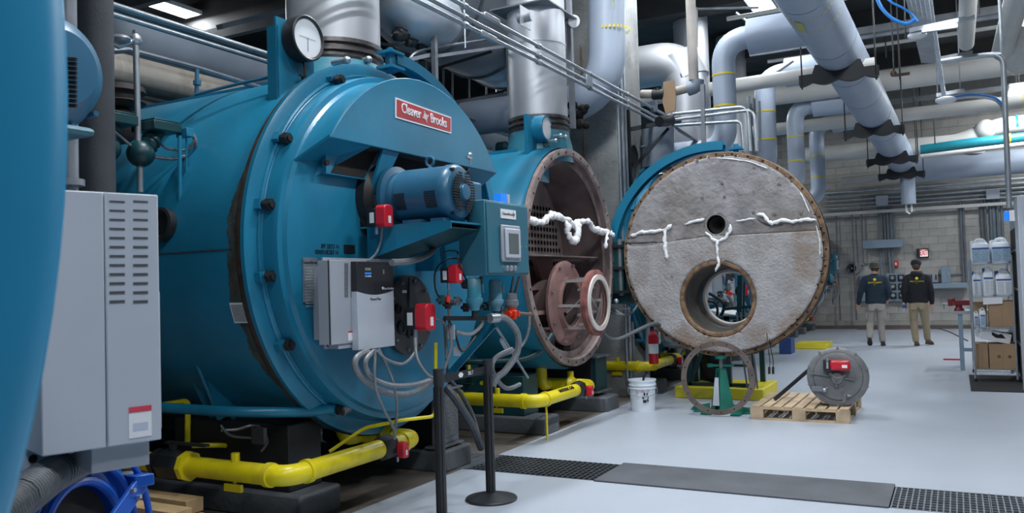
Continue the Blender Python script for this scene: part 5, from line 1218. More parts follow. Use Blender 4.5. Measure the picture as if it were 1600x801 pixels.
# ================= upper right pipes =================
W = 'insulated_pipe'
pipe(W, [(-4.0, 17.0, 5.11), (3.2, 17.0, 5.11)], .2, whitep, 'white pipe with yellow and teal bands crossing the upper right', bands=[((1.05, 17, 5.11), X), ((1.45, 17, 5.11), X)])
pipe(W, [(-4.0, 19.5, 4.86), (3.2, 19.5, 4.86)], .14, whitep, 'thinner white pipe with two yellow bands below the banded white pipe', bands=[((1.0, 19.5, 4.86), X), ((1.35, 19.5, 4.86), X)])
t = pipe(W, [(-3.6, 22.0, 4.55), (0.2, 22.0, 4.5), (1.0, 22.0, 4.78), (3.2, 22.0, 4.82)], .2, whitep, 'white pipe stepping upward with round joint in front of the back wall', rad=.2)
MB().sphere((.75, 21.9, 4.72), .24, 20).build('ball_joint', whitep, t)
for xx in (1.35, 1.75): MB().ring((xx, 22, 4.8), X, .199, .206, .05, 28).build('teal_band', tealband, t)
t = pipe(W, [(-.6, 21.4, 4.33), (.4, 21.4, 4.38), (3.2, 21.4, 4.42)], .11, mat('teal_pipe_paint', (.01, .2, .26), .4), 'teal banded pipe running in front of the white stepped pipe', rad=.1)
MB().ring((1.15, 21.4, 4.4), X, .109, .118, .06, 24).ring((1.6, 21.4, 4.4), X, .109, .118, .06, 24).build('yellow_band', yband, t)
MB().cyl((1.75, 21.4, 4.4), (2.0, 21.4, 4.4), .125, n=16).cyl((1.9, 21.4, 4.2), (1.9, 21.4, 4.5), .05, n=10).build('white_valve', white, t)
pipe(W, [(-.6, 21.2, 4.15), (3.2, 21.2, 4.28)], .05, whitep, 'slim white pipe directly beneath the teal pipe')
pipe(W, [(.55, 23.35, 4.35), (.55, 23.35, 4.7)], .22, whitep, 'short white vertical stub on top of the thick wall pipe')
pipe(W, [(-2.6, 23.8, 4.0), (-1.5, 23.8, 4.05)], .11, whitep, 'bright white pipe behind the fourth steam elbow')
# pipes running along the room at upper right
pipe(W, [(.30, 6.0, 5.0), (.30, 14.6, 5.0), ], .11, whitep, 'white pipe running lengthwise overhead right of the strut bundle')
pipe(W, [py(1594, -20, 11), py(1566, 80, 14.2)], .14, whitep, 'white pipe running lengthwise at the upper right corner')
pipe(W, [py(1612, 20, 13), py(1590, 95, 16)], .2, whitep, 'thick white pipe slanting in at the right edge of the frame')
pipe(W, [(1.6, 18.2, 5.5), (1.6, 18.2, 4.9)], .12, whitep, 'short white riser between the two crossing white pipes')
pipe(W, [(-6, 13.0, 4.45), (-.9, 13.0, 4.5)], .11, whitep, 'pale pipe crossing behind the second steam elbow')
# strut bundle (lighting rail / busway)
t = thing('strut_rack', 'galvanised strut rack with grey rails hanging at upper right', 'rack', py(1450, 50, 13.5))
for k in range(5):
    a, b = py(1412+k*8, -30, 11.5), py(1442+k*5, 97, 15.0); MB().bar(a, b, .05, .03).build('rail', galv, t)
cs = []
for (u0, v0, u1, v1, y_) in ((1421, 48, 1523, 27, 12.7), (1440, 48, 1497, 40, 12.6), (1468, 92, 1520, 82, 14.8), (1463, 149, 1507, 141, 15.3)):
    MB().bar(py(u0, v0, y_), py(u1, v1, y_), .06).build('cross_strut', galv if y_ != 14.8 else galvd, t)
for (u, v, y_) in ((1518, 28, 12.7), (1501, 142, 15.3), (1465, 148, 15.3)):
    p = py(u, v, y_); MB().cyl(p, (p.x, p.y, 6.2), .011, n=6).build('hanger_rod', galvd, t)
MB().sphere(py(1433, 55, 12.8), .1, 14, (1.3, 1, .6)).build('sensor_cap', white, t)
tag(MB().tube([py(u, v, 11.5) for u, v in ((1368, -8), (1376, 10), (1388, 24), (1402, 33), (1418, 37), (1430, 30))], .022, 8, 6).build('blue_cable', cabblue), 'thick loop of blue cable hanging from the strut rack at top right', 'cable')
tag(MB().tube([py(u, v, 11.6) for u, v in ((1380, -8), (1394, 4), (1410, 12), (1424, 22), (1434, 34))], .015, 8, 6).build('blue_cable', cabblue), 'thin blue cable just above the thick loop at top right', 'cable')
tag(MB().bar(py(1451, -10, 13), py(1475, 150, 15.2), .06).build('drop_channel', galv), 'perforated galvanised drop channel below the strut rack', 'channel')
p = [py(u, v, 11.0) for u, v in ((1480, 155), (1490, 153), (1520, 150), (1545, 152), (1560, 158), (1569, 175), (1573, 230), (1576, 325))]
tag(MB().tube(p, .025, 10, 4).build('cable_conduit', galv), 'curved conduit carrying blue cable down to the blue and white box', 'conduit')
tag(MB().tube([q+Vector((.0, -.03, .012)) for q in p], .011, 8, 4).build('blue_cable', cabblue), 'blue cable strapped along the curved conduit at right', 'cable')
tag(MB().elbow([py(1470, 96, 10.8), py(1545, 85, 10.8), py(1567, 86, 10.8), py(1577, 325, 10.8)], .12, .03, 10).build('bent_conduit', galv), 'long galvanised conduit bending down at the right edge of the frame', 'conduit')
tag(MB().cyl(py(1561, -20, 10.8), py(1566, 90, 10.8), .018, n=8).build('thin_conduit', galv), 'thin straight conduit dropping from the ceiling at the far right', 'conduit')
tag(MB().sphere(py(1478, 156, 11.0), .1, 14, (1.2, 1, .45)).build('cable_fitting', white), 'white oval fitting at the left end of the blue cable run', 'fitting')
q = py(1577, 337, 10.7)
t = thing('switch_box', 'small blue and white switch box at the bottom of the conduit', 'switch box', q)
MB().box(q+Vector((-.0, -.03, -.06)), q+Vector((.05, .03, .06))).build('box', white, t); MB().box(q+Vector((-.05, -.035, -.055)), q+Vector((-.0, .03, .055))).build('blue_front', bluelit, t, bevel=.01)
# ================= BACK WALL =================
YW = 24.42
def pw(u, v, y=YW): return py(u, v, y)
CP = ('topmost', 'second', 'third', 'fourth', 'lowest')
for k, (u0, v0, u1, v1, r) in enumerate(((1288, 302, 1600, 279, .045), (1288, 308, 1600, 286, .025), (1288, 314, 1600, 294, .03), (1288, 321, 1600, 300, .025), (1288, 327, 1600, 306, .03))):
    a, b = pw(u0, v0, 24.3), pw(u1, v1, 24.3); zz = (a.z+b.z)/2
    tag(MB().cyl((a.x, 24.3, zz), (3.1, 24.3, zz), r, n=10).build('conduit', galv), CP[k]+' of the long horizontal conduits across the back wall', 'conduit', 'horizontal conduits on the back wall')
zz = pw(1440, 326, 24.2).z
tag(MB().box((-3.6, 24.17, zz-.04), (3.1, 24.23, zz+.04)).build('wall_rail', whitep), 'pale horizontal rail crossing the back wall below the conduits', 'rail')
for k, (u, r, v0, v1) in enumerate(((1306, .02, 335, 500), (1331, .02, 335, 500), (1345, .02, 320, 412), (1372, .02, 322, 432), (1376, .02, 322, 432), (1381, .02, 322, 378), (1386, .03, 322, 432), (1391, .03, 322, 432), (1396, .02, 335, 378), (1500, .03, 312, 445), (1504, .03, 312, 445), (1532, .03, 305, 382), (1538, .03, 305, 382), (1546, .03, 300, 385), (1551, .04, 305, 385), (1557, .03, 305, 385), (1564, .03, 305, 385))):
    a = pw(u, v0, 24.33); b = pw(u, v1, 24.33)
    tag(MB().cyl((a.x, 24.33, a.z), (a.x, 24.33, max(b.z, .02)), r, n=8).build('conduit', (galvd if u < 1350 or 1495 < u < 1545 else mat('blue_grey_conduit', (.16, .2, .24)))), 'vertical conduit on the block wall, number %s from the left' % ('one two three four five six seven eight nine ten eleven twelve thirteen fourteen fifteen sixteen seventeen'.split()[k]), 'conduit', 'vertical conduits on the back wall')
for k, (u, v) in enumerate(((1378, 313), (1551, 303))):
    c = pw(u, v, 24.2); tag(MB().obox(c, ((.3, .45)[1-k] if False else (.3, .12, .28)[0], .12, .26)).build('pull_box', greyl, bevel=.01), ('grey pull box on the conduits left of the hanging capped pipe', 'white pull box on the conduits at right of the back wall')[k], 'junction box')
a, b = pw(1348, 376, 24.25), pw(1412, 387, 24.25)
tag(MB().box((a.x, 24.15, b.z+.02), (b.x, 24.35, a.z)).build('wireway', bluegrey, bevel=.01), 'blue-grey horizontal wireway on the block wall above the meters', 'wireway')
# exit sign
a, b = pw(1434, 389), pw(1450, 401)
t = thing('exit_sign', 'exit sign with red letters on the back wall', 'exit sign', ((a.x+b.x)/2, 24.4, b.z))
MB().box((a.x-.03, 24.36, b.z-.02), (b.x+.02, 24.46, a.z+.01)).build('housing', black, t)
MB().box((a.x+.05, 24.352, b.z+.01), (b.x, 24.36, a.z-.02)).build('face', exitm, t)
text('lettering', 'EXIT', .20, exitr, ((a.x+b.x)/2+.025, 24.345, (a.z+b.z)/2), X, Z, t, .003, bold=.004, xs=.45)
# pull station, speaker
c = pw(1400, 412); t = thing('fire_alarm_box', 'small red fire alarm box on the block wall', 'alarm box', c)
MB().obox(c, (.13, .09, .15)).build('housing', red_b, t, bevel=.008); MB().obox(c-Yv*.05, (.04, .01, .07)).build('label_patch', white, t)
tag(MB().cyl(pw(1347, 412), pw(1392, 411.5), .014, n=6).build('conduit', galvd), 'thin horizontal conduit feeding the red alarm box', 'conduit')
c = pw(1331, 419); t = thing('horn_speaker', 'black horn speaker on the block wall left of the men', 'speaker', c)
MB().lathe(c, -Yv, [(0, .03), (.05, .05), (.1, .12), (.11, .125), (.1, .11), (.04, .04), (.03, 0)], 24).build('horn', blackp, t); MB().sphere(c-Yv*.07, .03, 10).build('driver', galv, t)
tag(MB().tube([pw(1334, 424), pw(1340, 427), pw(1347, 420), pw(1347, 412)], .015, 6, 4).build('speaker_cable', galvd), 'short cable looping from the horn speaker', 'cable')
c = pw(1347, 411); tag(MB().obox(c, (.1, .06, .1)).build('wall_box', greyp), 'small triangular grey box between speaker and hat', 'junction box')
# meter panel
a, b = pw(1384, 427, 24.3), pw(1416, 470, 24.3)
t = thing('meter_panel', 'grey panel with six black meters between the two men', 'panel', ((a.x+b.x)/2, 24.4, b.z))
MB().box((a.x, 24.3, b.z), (b.x, 24.45, a.z)).build('cabinet', bluegrey, t, bevel=.01)
for i in range(2):
    for j in range(3):
        cx_, cz_ = a.x+.16+i*.21, a.z-.13-j*.235
        q = MB().box((cx_-.08, 24.26, cz_-.085), (cx_+.08, 24.3, cz_+.085)).build('meter', black, t, bevel=.01)
        MB().lathe((cx_, 24.26, cz_+.01), -Yv, [(0, .05), (.03, .045), (.032, 0)], 16).build('meter_glass', mat('meter_face', (.3, .32, .33), .2), q)
a, b = pw(1343, 430, 24.3), pw(1384, 470, 24.3)
tag(MB().box((a.x, 24.32, b.z), (b.x-.02, 24.45, a.z)).build('breaker_cabinet', bluegrey, bevel=.01), 'blue-grey electrical panel behind the man in the navy shirt', 'panel')
a, b = pw(1446, 443, 24.3), pw(1512, 449, 24.3)
tag(MB().box((a.x, 24.1, b.z), (b.x, 24.4, a.z)).build('trough', bluegrey, bevel=.01), 'blue-grey wiring trough under the switch boxes on the back wall', 'trough')
for k, (u0, v0, u1, v1, m_, l_) in enumerate(((1442, 427, 1452, 441, greyp, 'small grey switch box beside the capped man'), (1456, 426, 1466, 441, greyp, 'second small grey switch box on the wiring trough'), (1470, 417, 1486, 442, bluegrey, 'larger blue-grey disconnect box on the wiring trough'))):
    a, b = pw(u0, v0, 24.25), pw(u1, v1, 24.25); t = thing('switch_box', l_, 'switch box', a)
    MB().box((a.x, 24.25, b.z), (b.x, 24.42, a.z)).build('box', m_, t, bevel=.01); MB().box((b.x-.06, 24.22, (a.z+b.z)/2-.05), (b.x-.03, 24.25, (a.z+b.z)/2+.08)).build('lever', black if k < 2 else galv, t)
tag(MB().cyl(pw(1452, 430), pw(1510, 428), .02, n=6).build('conduit', galvd), 'thin conduit linking the switch boxes on the back wall', 'conduit')
tag(MB().tube([pz(u, v, .01) for u, v in ((1340, 514), (1400, 514), (1460, 513), (1480, 517), (1500, 526), (1512, 532))], .014, 6, 5).build('power_cord', mat('brown_cord', (.15, .1, .1), .6)), 'dark cord lying on the floor along the back wall', 'cord')
tag(MB().box((-6, 24.33, 0), (3.1, 24.45, .09)).build('kerb_strip', mat('brown_baseboard', (.12, .1, .09), .7)), 'narrow brown kerb strip at the foot of the back wall', 'kerb')
# white box near bottles etc: water barrel? (none)

# ceiling clutter seen between the pipes
CN = ('first', 'second', 'third', 'fourth', 'fifth', 'sixth', 'seventh', 'eighth', 'ninth')
for k, (u, v0, v1, y_) in enumerate(((1391, -10, 120, 14.0), (1400, -10, 125, 14.0), (1412, -10, 60, 13.0), (1430, 155, 245, 20.0), (1459, 185, 225, 20.0), (1383, 55, 90, 16.0), (1529, 0, 22, 13.0), (1364, 20, 110, 15.5))):
    a, b = py(u, v0, y_), py(u, v1, y_); tag(MB().cyl((a.x, y_, a.z), (a.x, y_, b.z), .013, n=6).build('hanger_rod', black), CN[k]+' thin black hanger rod right of the overhead blue-grey pipe', 'rod', 'hanger rods at upper right')
p = py(1396, 115, 14.0); tag(MB().sphere(p, .05, 10).obox(p+Vector((.12, 0, -.03)), (.22, .04, .04)).build('sprinkler_head', mat('brown_fitting', (0.14, 0.09, 0.07), .6)), 'small rusty sprinkler fitting right of the overhead pipe', 'sprinkler')
for k, (y_, z_) in enumerate(((13.0, 5.55), (14.6, 5.35), (16.2, 5.6), (18.3, 5.5))):
    tag(MB().cyl((-3.0, y_, z_), (3.1, y_, z_), .035, n=8).build('crossing_pipe', galvd if k % 2 else whitep), CN[k]+' thin pipe crossing under the ceiling at upper right', 'pipe', 'thin pipes under the ceiling')
for k, (u0, v0, u1, v1, y_) in enumerate(((1088, 14, 1185, 12, 12.4), (1088, 12, 1090, 150, 12.4), (1190, 130, 1240, 95, 13.0), (1200, 60, 1150, 20, 13.5))):
    tag(MB().cyl(py(u0, v0, y_), py(u1, v1, y_), .02, n=8).build('conduit', galvd), ('level conduit above the first steam elbow', 'vertical conduit left of the first steam elbow', 'bent conduit behind the second steam elbow', 'slanting conduit above the first steam elbow')[k], 'conduit')
for k, u in enumerate((1170, 1178, 1186, 1172)):
    a, b = py(u, 150+k*4, 12.9), py(u+3, 245, 12.9); tag(MB().cyl(a, b, .022, n=8).build('conduit', galvd if k % 2 else galv), CN[k]+' upright conduit between the first and second steam elbows', 'conduit', 'upright conduits behind the door')
MB().v
for k, (y_, z_) in enumerate(((6.5, 5.6), (8.0, 5.7), (9.5, 5.6))):
    tag(MB().box((-12.9, y_-.06, z_), (-4.6, y_+.06, z_+.18)).build('steel_beam', steel_j), CN[k]+' dark steel beam over the ducts at upper left', 'beam', 'steel beams at upper left')
# ================= OBJECTS ON THE FLOOR =================
# stanchions with retractable belt
def stanchion(c, lb):
    t = thing('stanchion', lb, 'stanchion', c, 'crowd barrier posts')
    x, y, _ = c
    MB().lathe((x, y, 0), Z, [(0, 0), (0, .175), (.01, .178), (.018, .172), (.05, .05), (.055, .03), (.055, 0)], 48).build('base', blackp, t)
    MB().cyl((x, y, .05), (x, y, .855), .031, n=24).build('post', blackp, t)
    MB().lathe((x, y, .855), Z, [(0, .034), (.08, .034), (.085, .036), (.095, .034), (.097, 0)], 24).build('head', blackp, t)
    for k in range(3):
        a = -2.2+k*.8; MB().box((x+.033*math.cos(a)-.004, y+.033*math.sin(a)-.004, .06), (x+.033*math.cos(a)+.004, y+.033*math.sin(a)+.004, .84)).build('groove', black, t)
    return t
A = pz(691.5, 817, 0); B_ = Vector((-2.858, 4.924, 0))
s1 = stanchion(tuple(A), 'nearer black stanchion post cut off by the bottom edge'); s2 = stanchion(tuple(B_), 'farther black stanchion with its round base in view')
d = (B_-A).normalized()
bl_ = MB().bar(A+d*.03+Z*.885, B_-d*.03+Z*.885, .003, .05, up=Z).build('belt', black, s1)
m_ = A.lerp(B_, .8)
nrm = Vector((d.y, -d.x, 0))
text('lettering', 'BILT', .035, white, A.lerp(B_, .62)+Z*.885+nrm*.004, d, Z, s1, .0005)
MB().prism([A.lerp(B_, .42)+Z*.885+nrm*.003+d*.03*math.cos(k*PI/3)+Z*.018*math.sin(k*PI/3) for k in range(6)], nrm*.001).build('emblem', white, s1)
# bucket
c = pz(1004, 643, 0); c = Vector((-3.19, 8.98, 0))
t = thing('bucket', 'white plastic bucket with black print beside the column', 'bucket', c)
MB().lathe(c, Z, [(0.004, 0), (.004, .128), (0, .132), (.25, .147), (.25, .155), (.26, .155), (.262, .148), (.285, .149), (.285, .157), (.30, .157), (.302, .15), (.33, .151), (.335, .158), (.35, .158), (.35, .146), (.02, .128), (.02, 0)], 48).build('pail', plastic_w, t)
dv = Vector((3.19, -8.98, 0)).normalized(); sd = Vector((-dv.y, dv.x, 0))
for (s_, z_, w_, h_) in ((.05, .20, .018, .03), (.035, .16, .02, .022), (.045, .12, .025, .03), (.06, .12, .02, .028), (.08, .2, .014, .02), (.085, .13, .016, .03), (.09, .16, .012, .016)):
    q = c+dv*.1425+sd*(s_-.03)+Z*z_; MB().obox(q, (w_, .012, h_), Matrix((sd, dv, Z)).transposed()).build('print', black, t)
text('lettering', 'Bridal of Iowa'[:9], .045, mat('dull_red_print', (.3, .15, .17), .6), c+dv*.151+Z*.232, sd, Z, t, .0008)
MB().tube([c+sd*.155+Z*.28, c+sd*.15+dv*.1+Z*.2, c+dv*.16+Z*.17, c-sd*.15+dv*.1+Z*.2, c-sd*.155+Z*.28], .003, 6, 6).build('wire_handle', galvd, t)
MB().bar(c+Vector((.03, -.05, .33)), c+Vector((.04, -.04, .40)), .02).build('handle_grip', black, t)
# fire extinguisher on the column edge
c = Vector((-3.22, 9.9, .86)); c = py(1021, 545, 9.9)
t = thing('fire_extinguisher', 'red fire extinguisher with white label beside the column', 'fire extinguisher', (c.x, c.y, .65))
zb_, zt_ = py(1021, 568, 9.9).z, py(1021, 530, 9.9).z
x_, y_ = c.x, c.y
MB().lathe((x_, y_, zb_), Z, [(0, 0), (0, .055), (.01, .06), (.34, .06), (.38, .045), (.40, .022), (.42, .02), (.42, 0)], 24).build('cylinder', red, t)
MB().lathe((x_, y_, zb_+.13), Z, [(0, .0605), (.0, .062), (.12, .062), (.12, .0605)], 24).build('label_band', white, t)
MB().bar((x_-.03, y_, zb_+.44), (x_+.06, y_-.02, zb_+.47), .02).bar((x_-.03, y_, zb_+.46), (x_+.05, y_-.02, zb_+.52), .015).cyl((x_, y_, zb_+.42), (x_, y_, zb_+.46), .018, n=8).build('valve_handle', black, t)
MB().tube([(x_+.03, y_-.02, zb_+.45), (x_+.09, y_-.03, zb_+.4), (x_+.09, y_-.03, zb_+.25)], .012, 8, 4).build('hose', white, t)
# yellow equipment skids
def skid(a, b, z, lb): return tag(MB().box((a[0], a[1], 0), (b[0], b[1], z)).build('yellow_plinth', yellow_f, bevel=.012), lb, 'plinth')
skid((-3.15, 10.05), (-2.07, 10.95), .14, 'yellow painted plinth under the open door holding the teal frame')
skid((-2.95, 17.55), (-2.32, 18.3), .11, 'small yellow plinth on the floor near the far boilers')
t = thing('pump_skid', 'dark pump set in a teal frame on the yellow plinth below the door', 'pump', (-2.6, 10.4, .14))
for (x_, y_) in ((-3.0, 10.2), (-2.22, 10.2), (-3.0, 10.8), (-2.22, 10.8), (-2.5, 10.2)): MB().box((x_-.03, y_-.03, .14), (x_+.03, y_+.03, 1.0)).build('frame_leg', bluegreen, t)
MB().bar((-2.98, 10.22, .2), (-2.75, 10.22, .75), .05).box((-3.0, 10.17, .14), (-2.2, 10.23, .18)).box((-3.0, 10.17, .96), (-2.2, 10.83, 1.0)).bar((-2.5, 10.2, .4), (-2.22, 10.2, .4), .03).build('frame_rail', bluegreen, t)
MB().cyl((-2.75, 10.5, .18), (-2.75, 10.5, .62), .16, n=24).sphere((-2.75, 10.5, .62), .16, 20).build('pump_body', black, t)
MB().lathe((-2.72, 10.3, .3), -Yv, [(0, .0), (0, .12), (.06, .12), (.08, .08), (.1, 0)], 20).build('pump_cover', soot, t)
b = MB()
for k in range(4): b.bar((-2.14-.04*k, 10.08, .14), (-2.22-.05*k, 10.15, 1.05), .018)
b.build('slanted_rod', galvd, t)
tag(MB().tube([px(1198, 520, -1.8), px(1201, 548, -1.75), px(1203, 565, -1.75), px(1202, 575, -1.75)], .005, 6, 3).tube([px(1202, 530, -1.76), px(1205, 548, -1.75), px(1208, 562, -1.75), px(1208, 578, -1.75)], .005, 6, 3).cyl(px(1202, 573, -1.75), px(1202, 584, -1.75), .013, n=8).cyl(px(1208, 573, -1.75), px(1208, 584, -1.75), .013, n=8).build('plug_cords', black), 'two short black cords with plugs hanging below the door rim', 'cord')
# equipment seen through the burner hole
t = thing('drive_cabinet', 'pale grey drive cabinet visible through the round hole in the door', 'cabinet', (-2.65, 11.0, 0))
MB().box((-3.1, 10.75, 1.22), (-2.85, 11.15, 1.9)).build('case', greyl, t); MB().box((-2.85, 10.9, 1.3), (-2.80, 11.25, 1.85)).build('front_cover', greyp, t)
MB().box((-3.15, 10.6, .0), (-3.0, 10.7, 1.9)).build('post', bluegreen, t)
tag(MB().prism([py(1107, 484, 10.6), py(1148, 492, 10.6), py(1152, 500, 10.6), py(1108, 497, 10.6)], (0, .5, .02)).build('white_tray', white), 'white tray visible through the round hole in the door', 'tray')
tag(MB().tube([py(1108, 458, 10.4), py(1120, 465, 10.4), py(1131, 475, 10.4), py(1128, 490, 10.4), py(1119, 500, 10.4)], .02, 8, 4).tube([py(1100, 470, 10.4), py(1115, 472, 10.4), py(1121, 482, 10.4), py(1119, 502, 10.4)], .016, 8, 4).build('black_hoses', black), 'black hoses visible through the round hole in the door', 'hose')
tag(MB().bar(py(1157, 430, 10.3), py(1155, 520, 10.3), .06).bar(py(1130, 483, 10.3), py(1180, 478, 10.3), .035).bar(py(1163, 440, 10.5), py(1161, 500, 10.5), .03).build('teal_frame', bluegreen), 'dark teal frame visible through the round hole in the door', 'frame')
# blue box peeping under door right edge
q = pz(1228, 553, 0); tag(MB().box((q.x-.12, q.y, 0), (q.x+.10, q.y+.4, .30)).build('blue_case', mat('blue_case_paint', (.02, .06, .22), .5)), 'dark blue case on the floor just below the right rim of the door', 'case')
# ring gasket leaning on green jack stand
t = thing('jack_stand', 'green screw jack stand supporting the open door from below', 'jack stand', (-2.32, 9.12, 0))
x_, y_ = -2.33, 9.15
b = MB()
b.box((-2.62, 9.02, 0), (-1.98, 9.14, .018)).box((-2.50, 8.86, 0.0), (-2.38, 9.42, .016)).box((-2.18, 8.86, 0), (-2.08, 9.42, .016))
for s in (-1, 1): b.prism([(x_+s*.12, y_-.1, .015), (x_+s*.34, y_-.09, .015), (x_+s*.30, y_-.09, .06), (x_+s*.12, y_-.09, .1)], (0, .02, 0))
b.build('base', greenp, t)
b = MB()
w0, w1 = .13, .05
for (sx_, sy_) in ((1, 0), (-1, 0), (0, 1), (0, -1)):
    ax_ = Vector((sx_, sy_, 0)); pp = Vector((-sy_, sx_, 0)); cc_ = Vector((x_, y_, 0))
    b.prism([cc_+ax_*.05+pp*w0+Z*.015, cc_+ax_*w0-pp*0+Z*.015+pp*w0*0, cc_+ax_*w1+Z*.46, cc_+ax_*.03+pp*w1+Z*.46], pp*.012)
b.lathe((x_, y_, .015), Z, [(0, .125), (.46, .055), (.46, 0)], 4)
b.build('pedestal', greenp, t)
MB().prism([(x_-.075, y_-.125, .08), (x_-.0, y_-.13, .08), (x_-.01, y_-.085, .38), (x_-.05, y_-.085, .38)], (0, -.006, 0)).build('worn_label', greyl, t)
MB().cyl((x_, y_, .47), (x_, y_, .62), .022, n=14).build('screw', galvd, t)
MB().bar((x_-.14, y_, .505), (x_+.14, y_, .505), .022).bar((x_-.14, y_-.02, .505), (x_-.1, y_+.02, .505), .04).build('cross_handle', greenp, t)
MB().cyl((x_, y_, .58), (x_, y_, .615), .06, n=16).build('top_pad', greenp, t)
t = thing('ring_gasket', 'large flat rusty steel ring leaning against the green jack stand', 'ring', (-2.29, 8.85, 0))
c = Vector((-2.29, 8.83, .405)); nr = Vector((.03, -1, .10)).normalized()
MB().ring(c, nr, .335, .392, .014, 96).build('ring', mat('brown_grey_steel_ring', (.14, .11, .10), .55, .3, .25, 6), t)
u_, v_, _ = basis(nr)
f = MB()
for k in range(16):
    a = 2*PI*k/16+.1; q = c+(u_*math.cos(a)+v_*math.sin(a))*.364+nr*.014; f.cyl(q, q+nr*.002, .008, n=8)
f.build('bolt_holes', soot, t, kind='stuff')
# pallet
p0, p1 = Vector((-1.93, 8.72, 0)), Vector((-.98, 8.72, 0)); PX0, PX1, PY0, PY1 = -1.93, -.98, 8.72, 9.86
t = thing('pallet', 'wooden pallet with open slats under the steel burner drum', 'pallet', (-1.45, 9.3, 0))
n = 9
for k in range(n):
    y = 0; x = PX0+.05+(PX1-PX0-.1)*k/(n-1)
    MB().box((x-.042, PY0, .125), (x+.042, PY1, .143)).build('deck_board', wood, t, bevel=.002)
for y in (PY0+.04, (PY0+PY1)/2, PY1-.04):
    MB().box((PX0, y-.045, .108), (PX1, y+.045, .125)).build('cross_board', wood, t)
    MB().box((PX0, y-.045, .0), (PX1, y+.045, .018)).build('bottom_board', wood, t)
    for x in (PX0+.06, (PX0+PX1)/2, PX1-.06): MB().box((x-.065, y-.045, .018), (x+.065, y+.045, .108)).build('pallet_block', wood, t, bevel=.003)
for x in (PX0+.06, (PX0+PX1)/2, PX1-.06): MB().box((x-.045, PY0, .0), (x+.045, PY1, .016)).build('bottom_board', wood, t)
# burner drum
c = Vector((-1.24, 9.28, .143+.325)); R = .295
t = thing('burner_drum', 'round dark steel burner assembly with red actuator standing on the pallet', 'burner', (c.x, c.y, .143))
nr = Vector((.16, -1, .12)).normalized()
pts = [py(1305, 593, 9.2)]
c = py(1309, 588, 8.95)
dr = MB().lathe(c-nr*.22, nr, [(0, 0), (0, .245), (.16, .25), (.17, .28), (.19, R), (.235, R), (.24, R-.012), (.24, R-.055), (.255, R-.065), (.26, R-.10), (.25, 0)], 72).build('drum', drumm, t)
# local frame
Xl = (Vector((1, 0, 0))-nr*nr.x).normalized(); Zl = Xl.cross(nr) if Xl.cross(nr).z > 0 else nr.cross(Xl)
def L(a, b_, d=.25): return c-nr*.22+nr*(d+.0)+Xl*a+Zl*b_
for k in range(10):
    a = 2*PI*k/10+.3; MB().cyl(L(.29*math.cos(a), .29*math.sin(a), .235), L(.29*math.cos(a), .29*math.sin(a), .25), .013, n=8).build('rim_bolt', galvd, dr)
Ml = Matrix((Xl, nr, Zl)).transposed()
MB().obox(L(-.06, .0, .27), (.42, .02, .012), Ml @ Matrix.Rotation(math.radians(8), 3, 'Y')).build('rib', drumm, dr)
MB().lathe(L(-.01, -.02, .24), nr, [(0, .085), (.02, .085), (.03, .06), (.055, .055), (.06, .0)], 24).build('hub', drumm, dr)
for k in range(3):
    a = k*2*PI/3+.4; MB().cyl(L(-.01, -.02, .29), L(-.01+.085*math.cos(a), -.02+.085*math.sin(a), .27), .018, n=8).build('hub_arm', drumm, dr)
MB().obox(L(-.1, .115, .30), (.07, .09, .11), Ml).build('actuator_body', black, t, bevel=.008)
q = MB().obox(L(.02, .11, .32), (.19, .09, .1), Ml).build('actuator', red, t, bevel=.022); lab(q, 'red electric actuator housing')
MB().obox(L(.06, .10, .372), (.05, .004, .03), Ml).build('sticker', white, q); MB().obox(L(.15, .04, .255), (.014, .003, .06), Ml).build('sticker', white, q)
MB().obox(L(-.10, .11, .37), (.02, .02, .07), Ml).cyl(L(-.1, .15, .36), L(-.1, .18, .36), .012, n=8).build('gland', galv, q)
MB().obox(L(-.20, -.13, .265), (.11, .03, .05), Ml).build('latch', galvd, dr, bevel=.004)
MB().sphere(L(-.13, -.14, .285), .025, 10).bar(L(-.14, -.14, .28), L(-.10, -.11, .30), .012).build('latch_knob', galv, dr)
MB().bar(L(.05, -.26, .26), L(.06, -.17, .28), .03, .03).cyl(L(.08, -.19, .27), L(.11, -.19, .27), .015, n=8).build('drain_fitting', drumm, dr)
# black tapered bar leaning from the pallet to the drum
tag(MB().bar(py(1210, 624, 8.95), py(1270, 572, 9.28), .018, .035).build('black_bar', blackp), 'flat black bar leaning from the pallet up to the drum', 'bar')
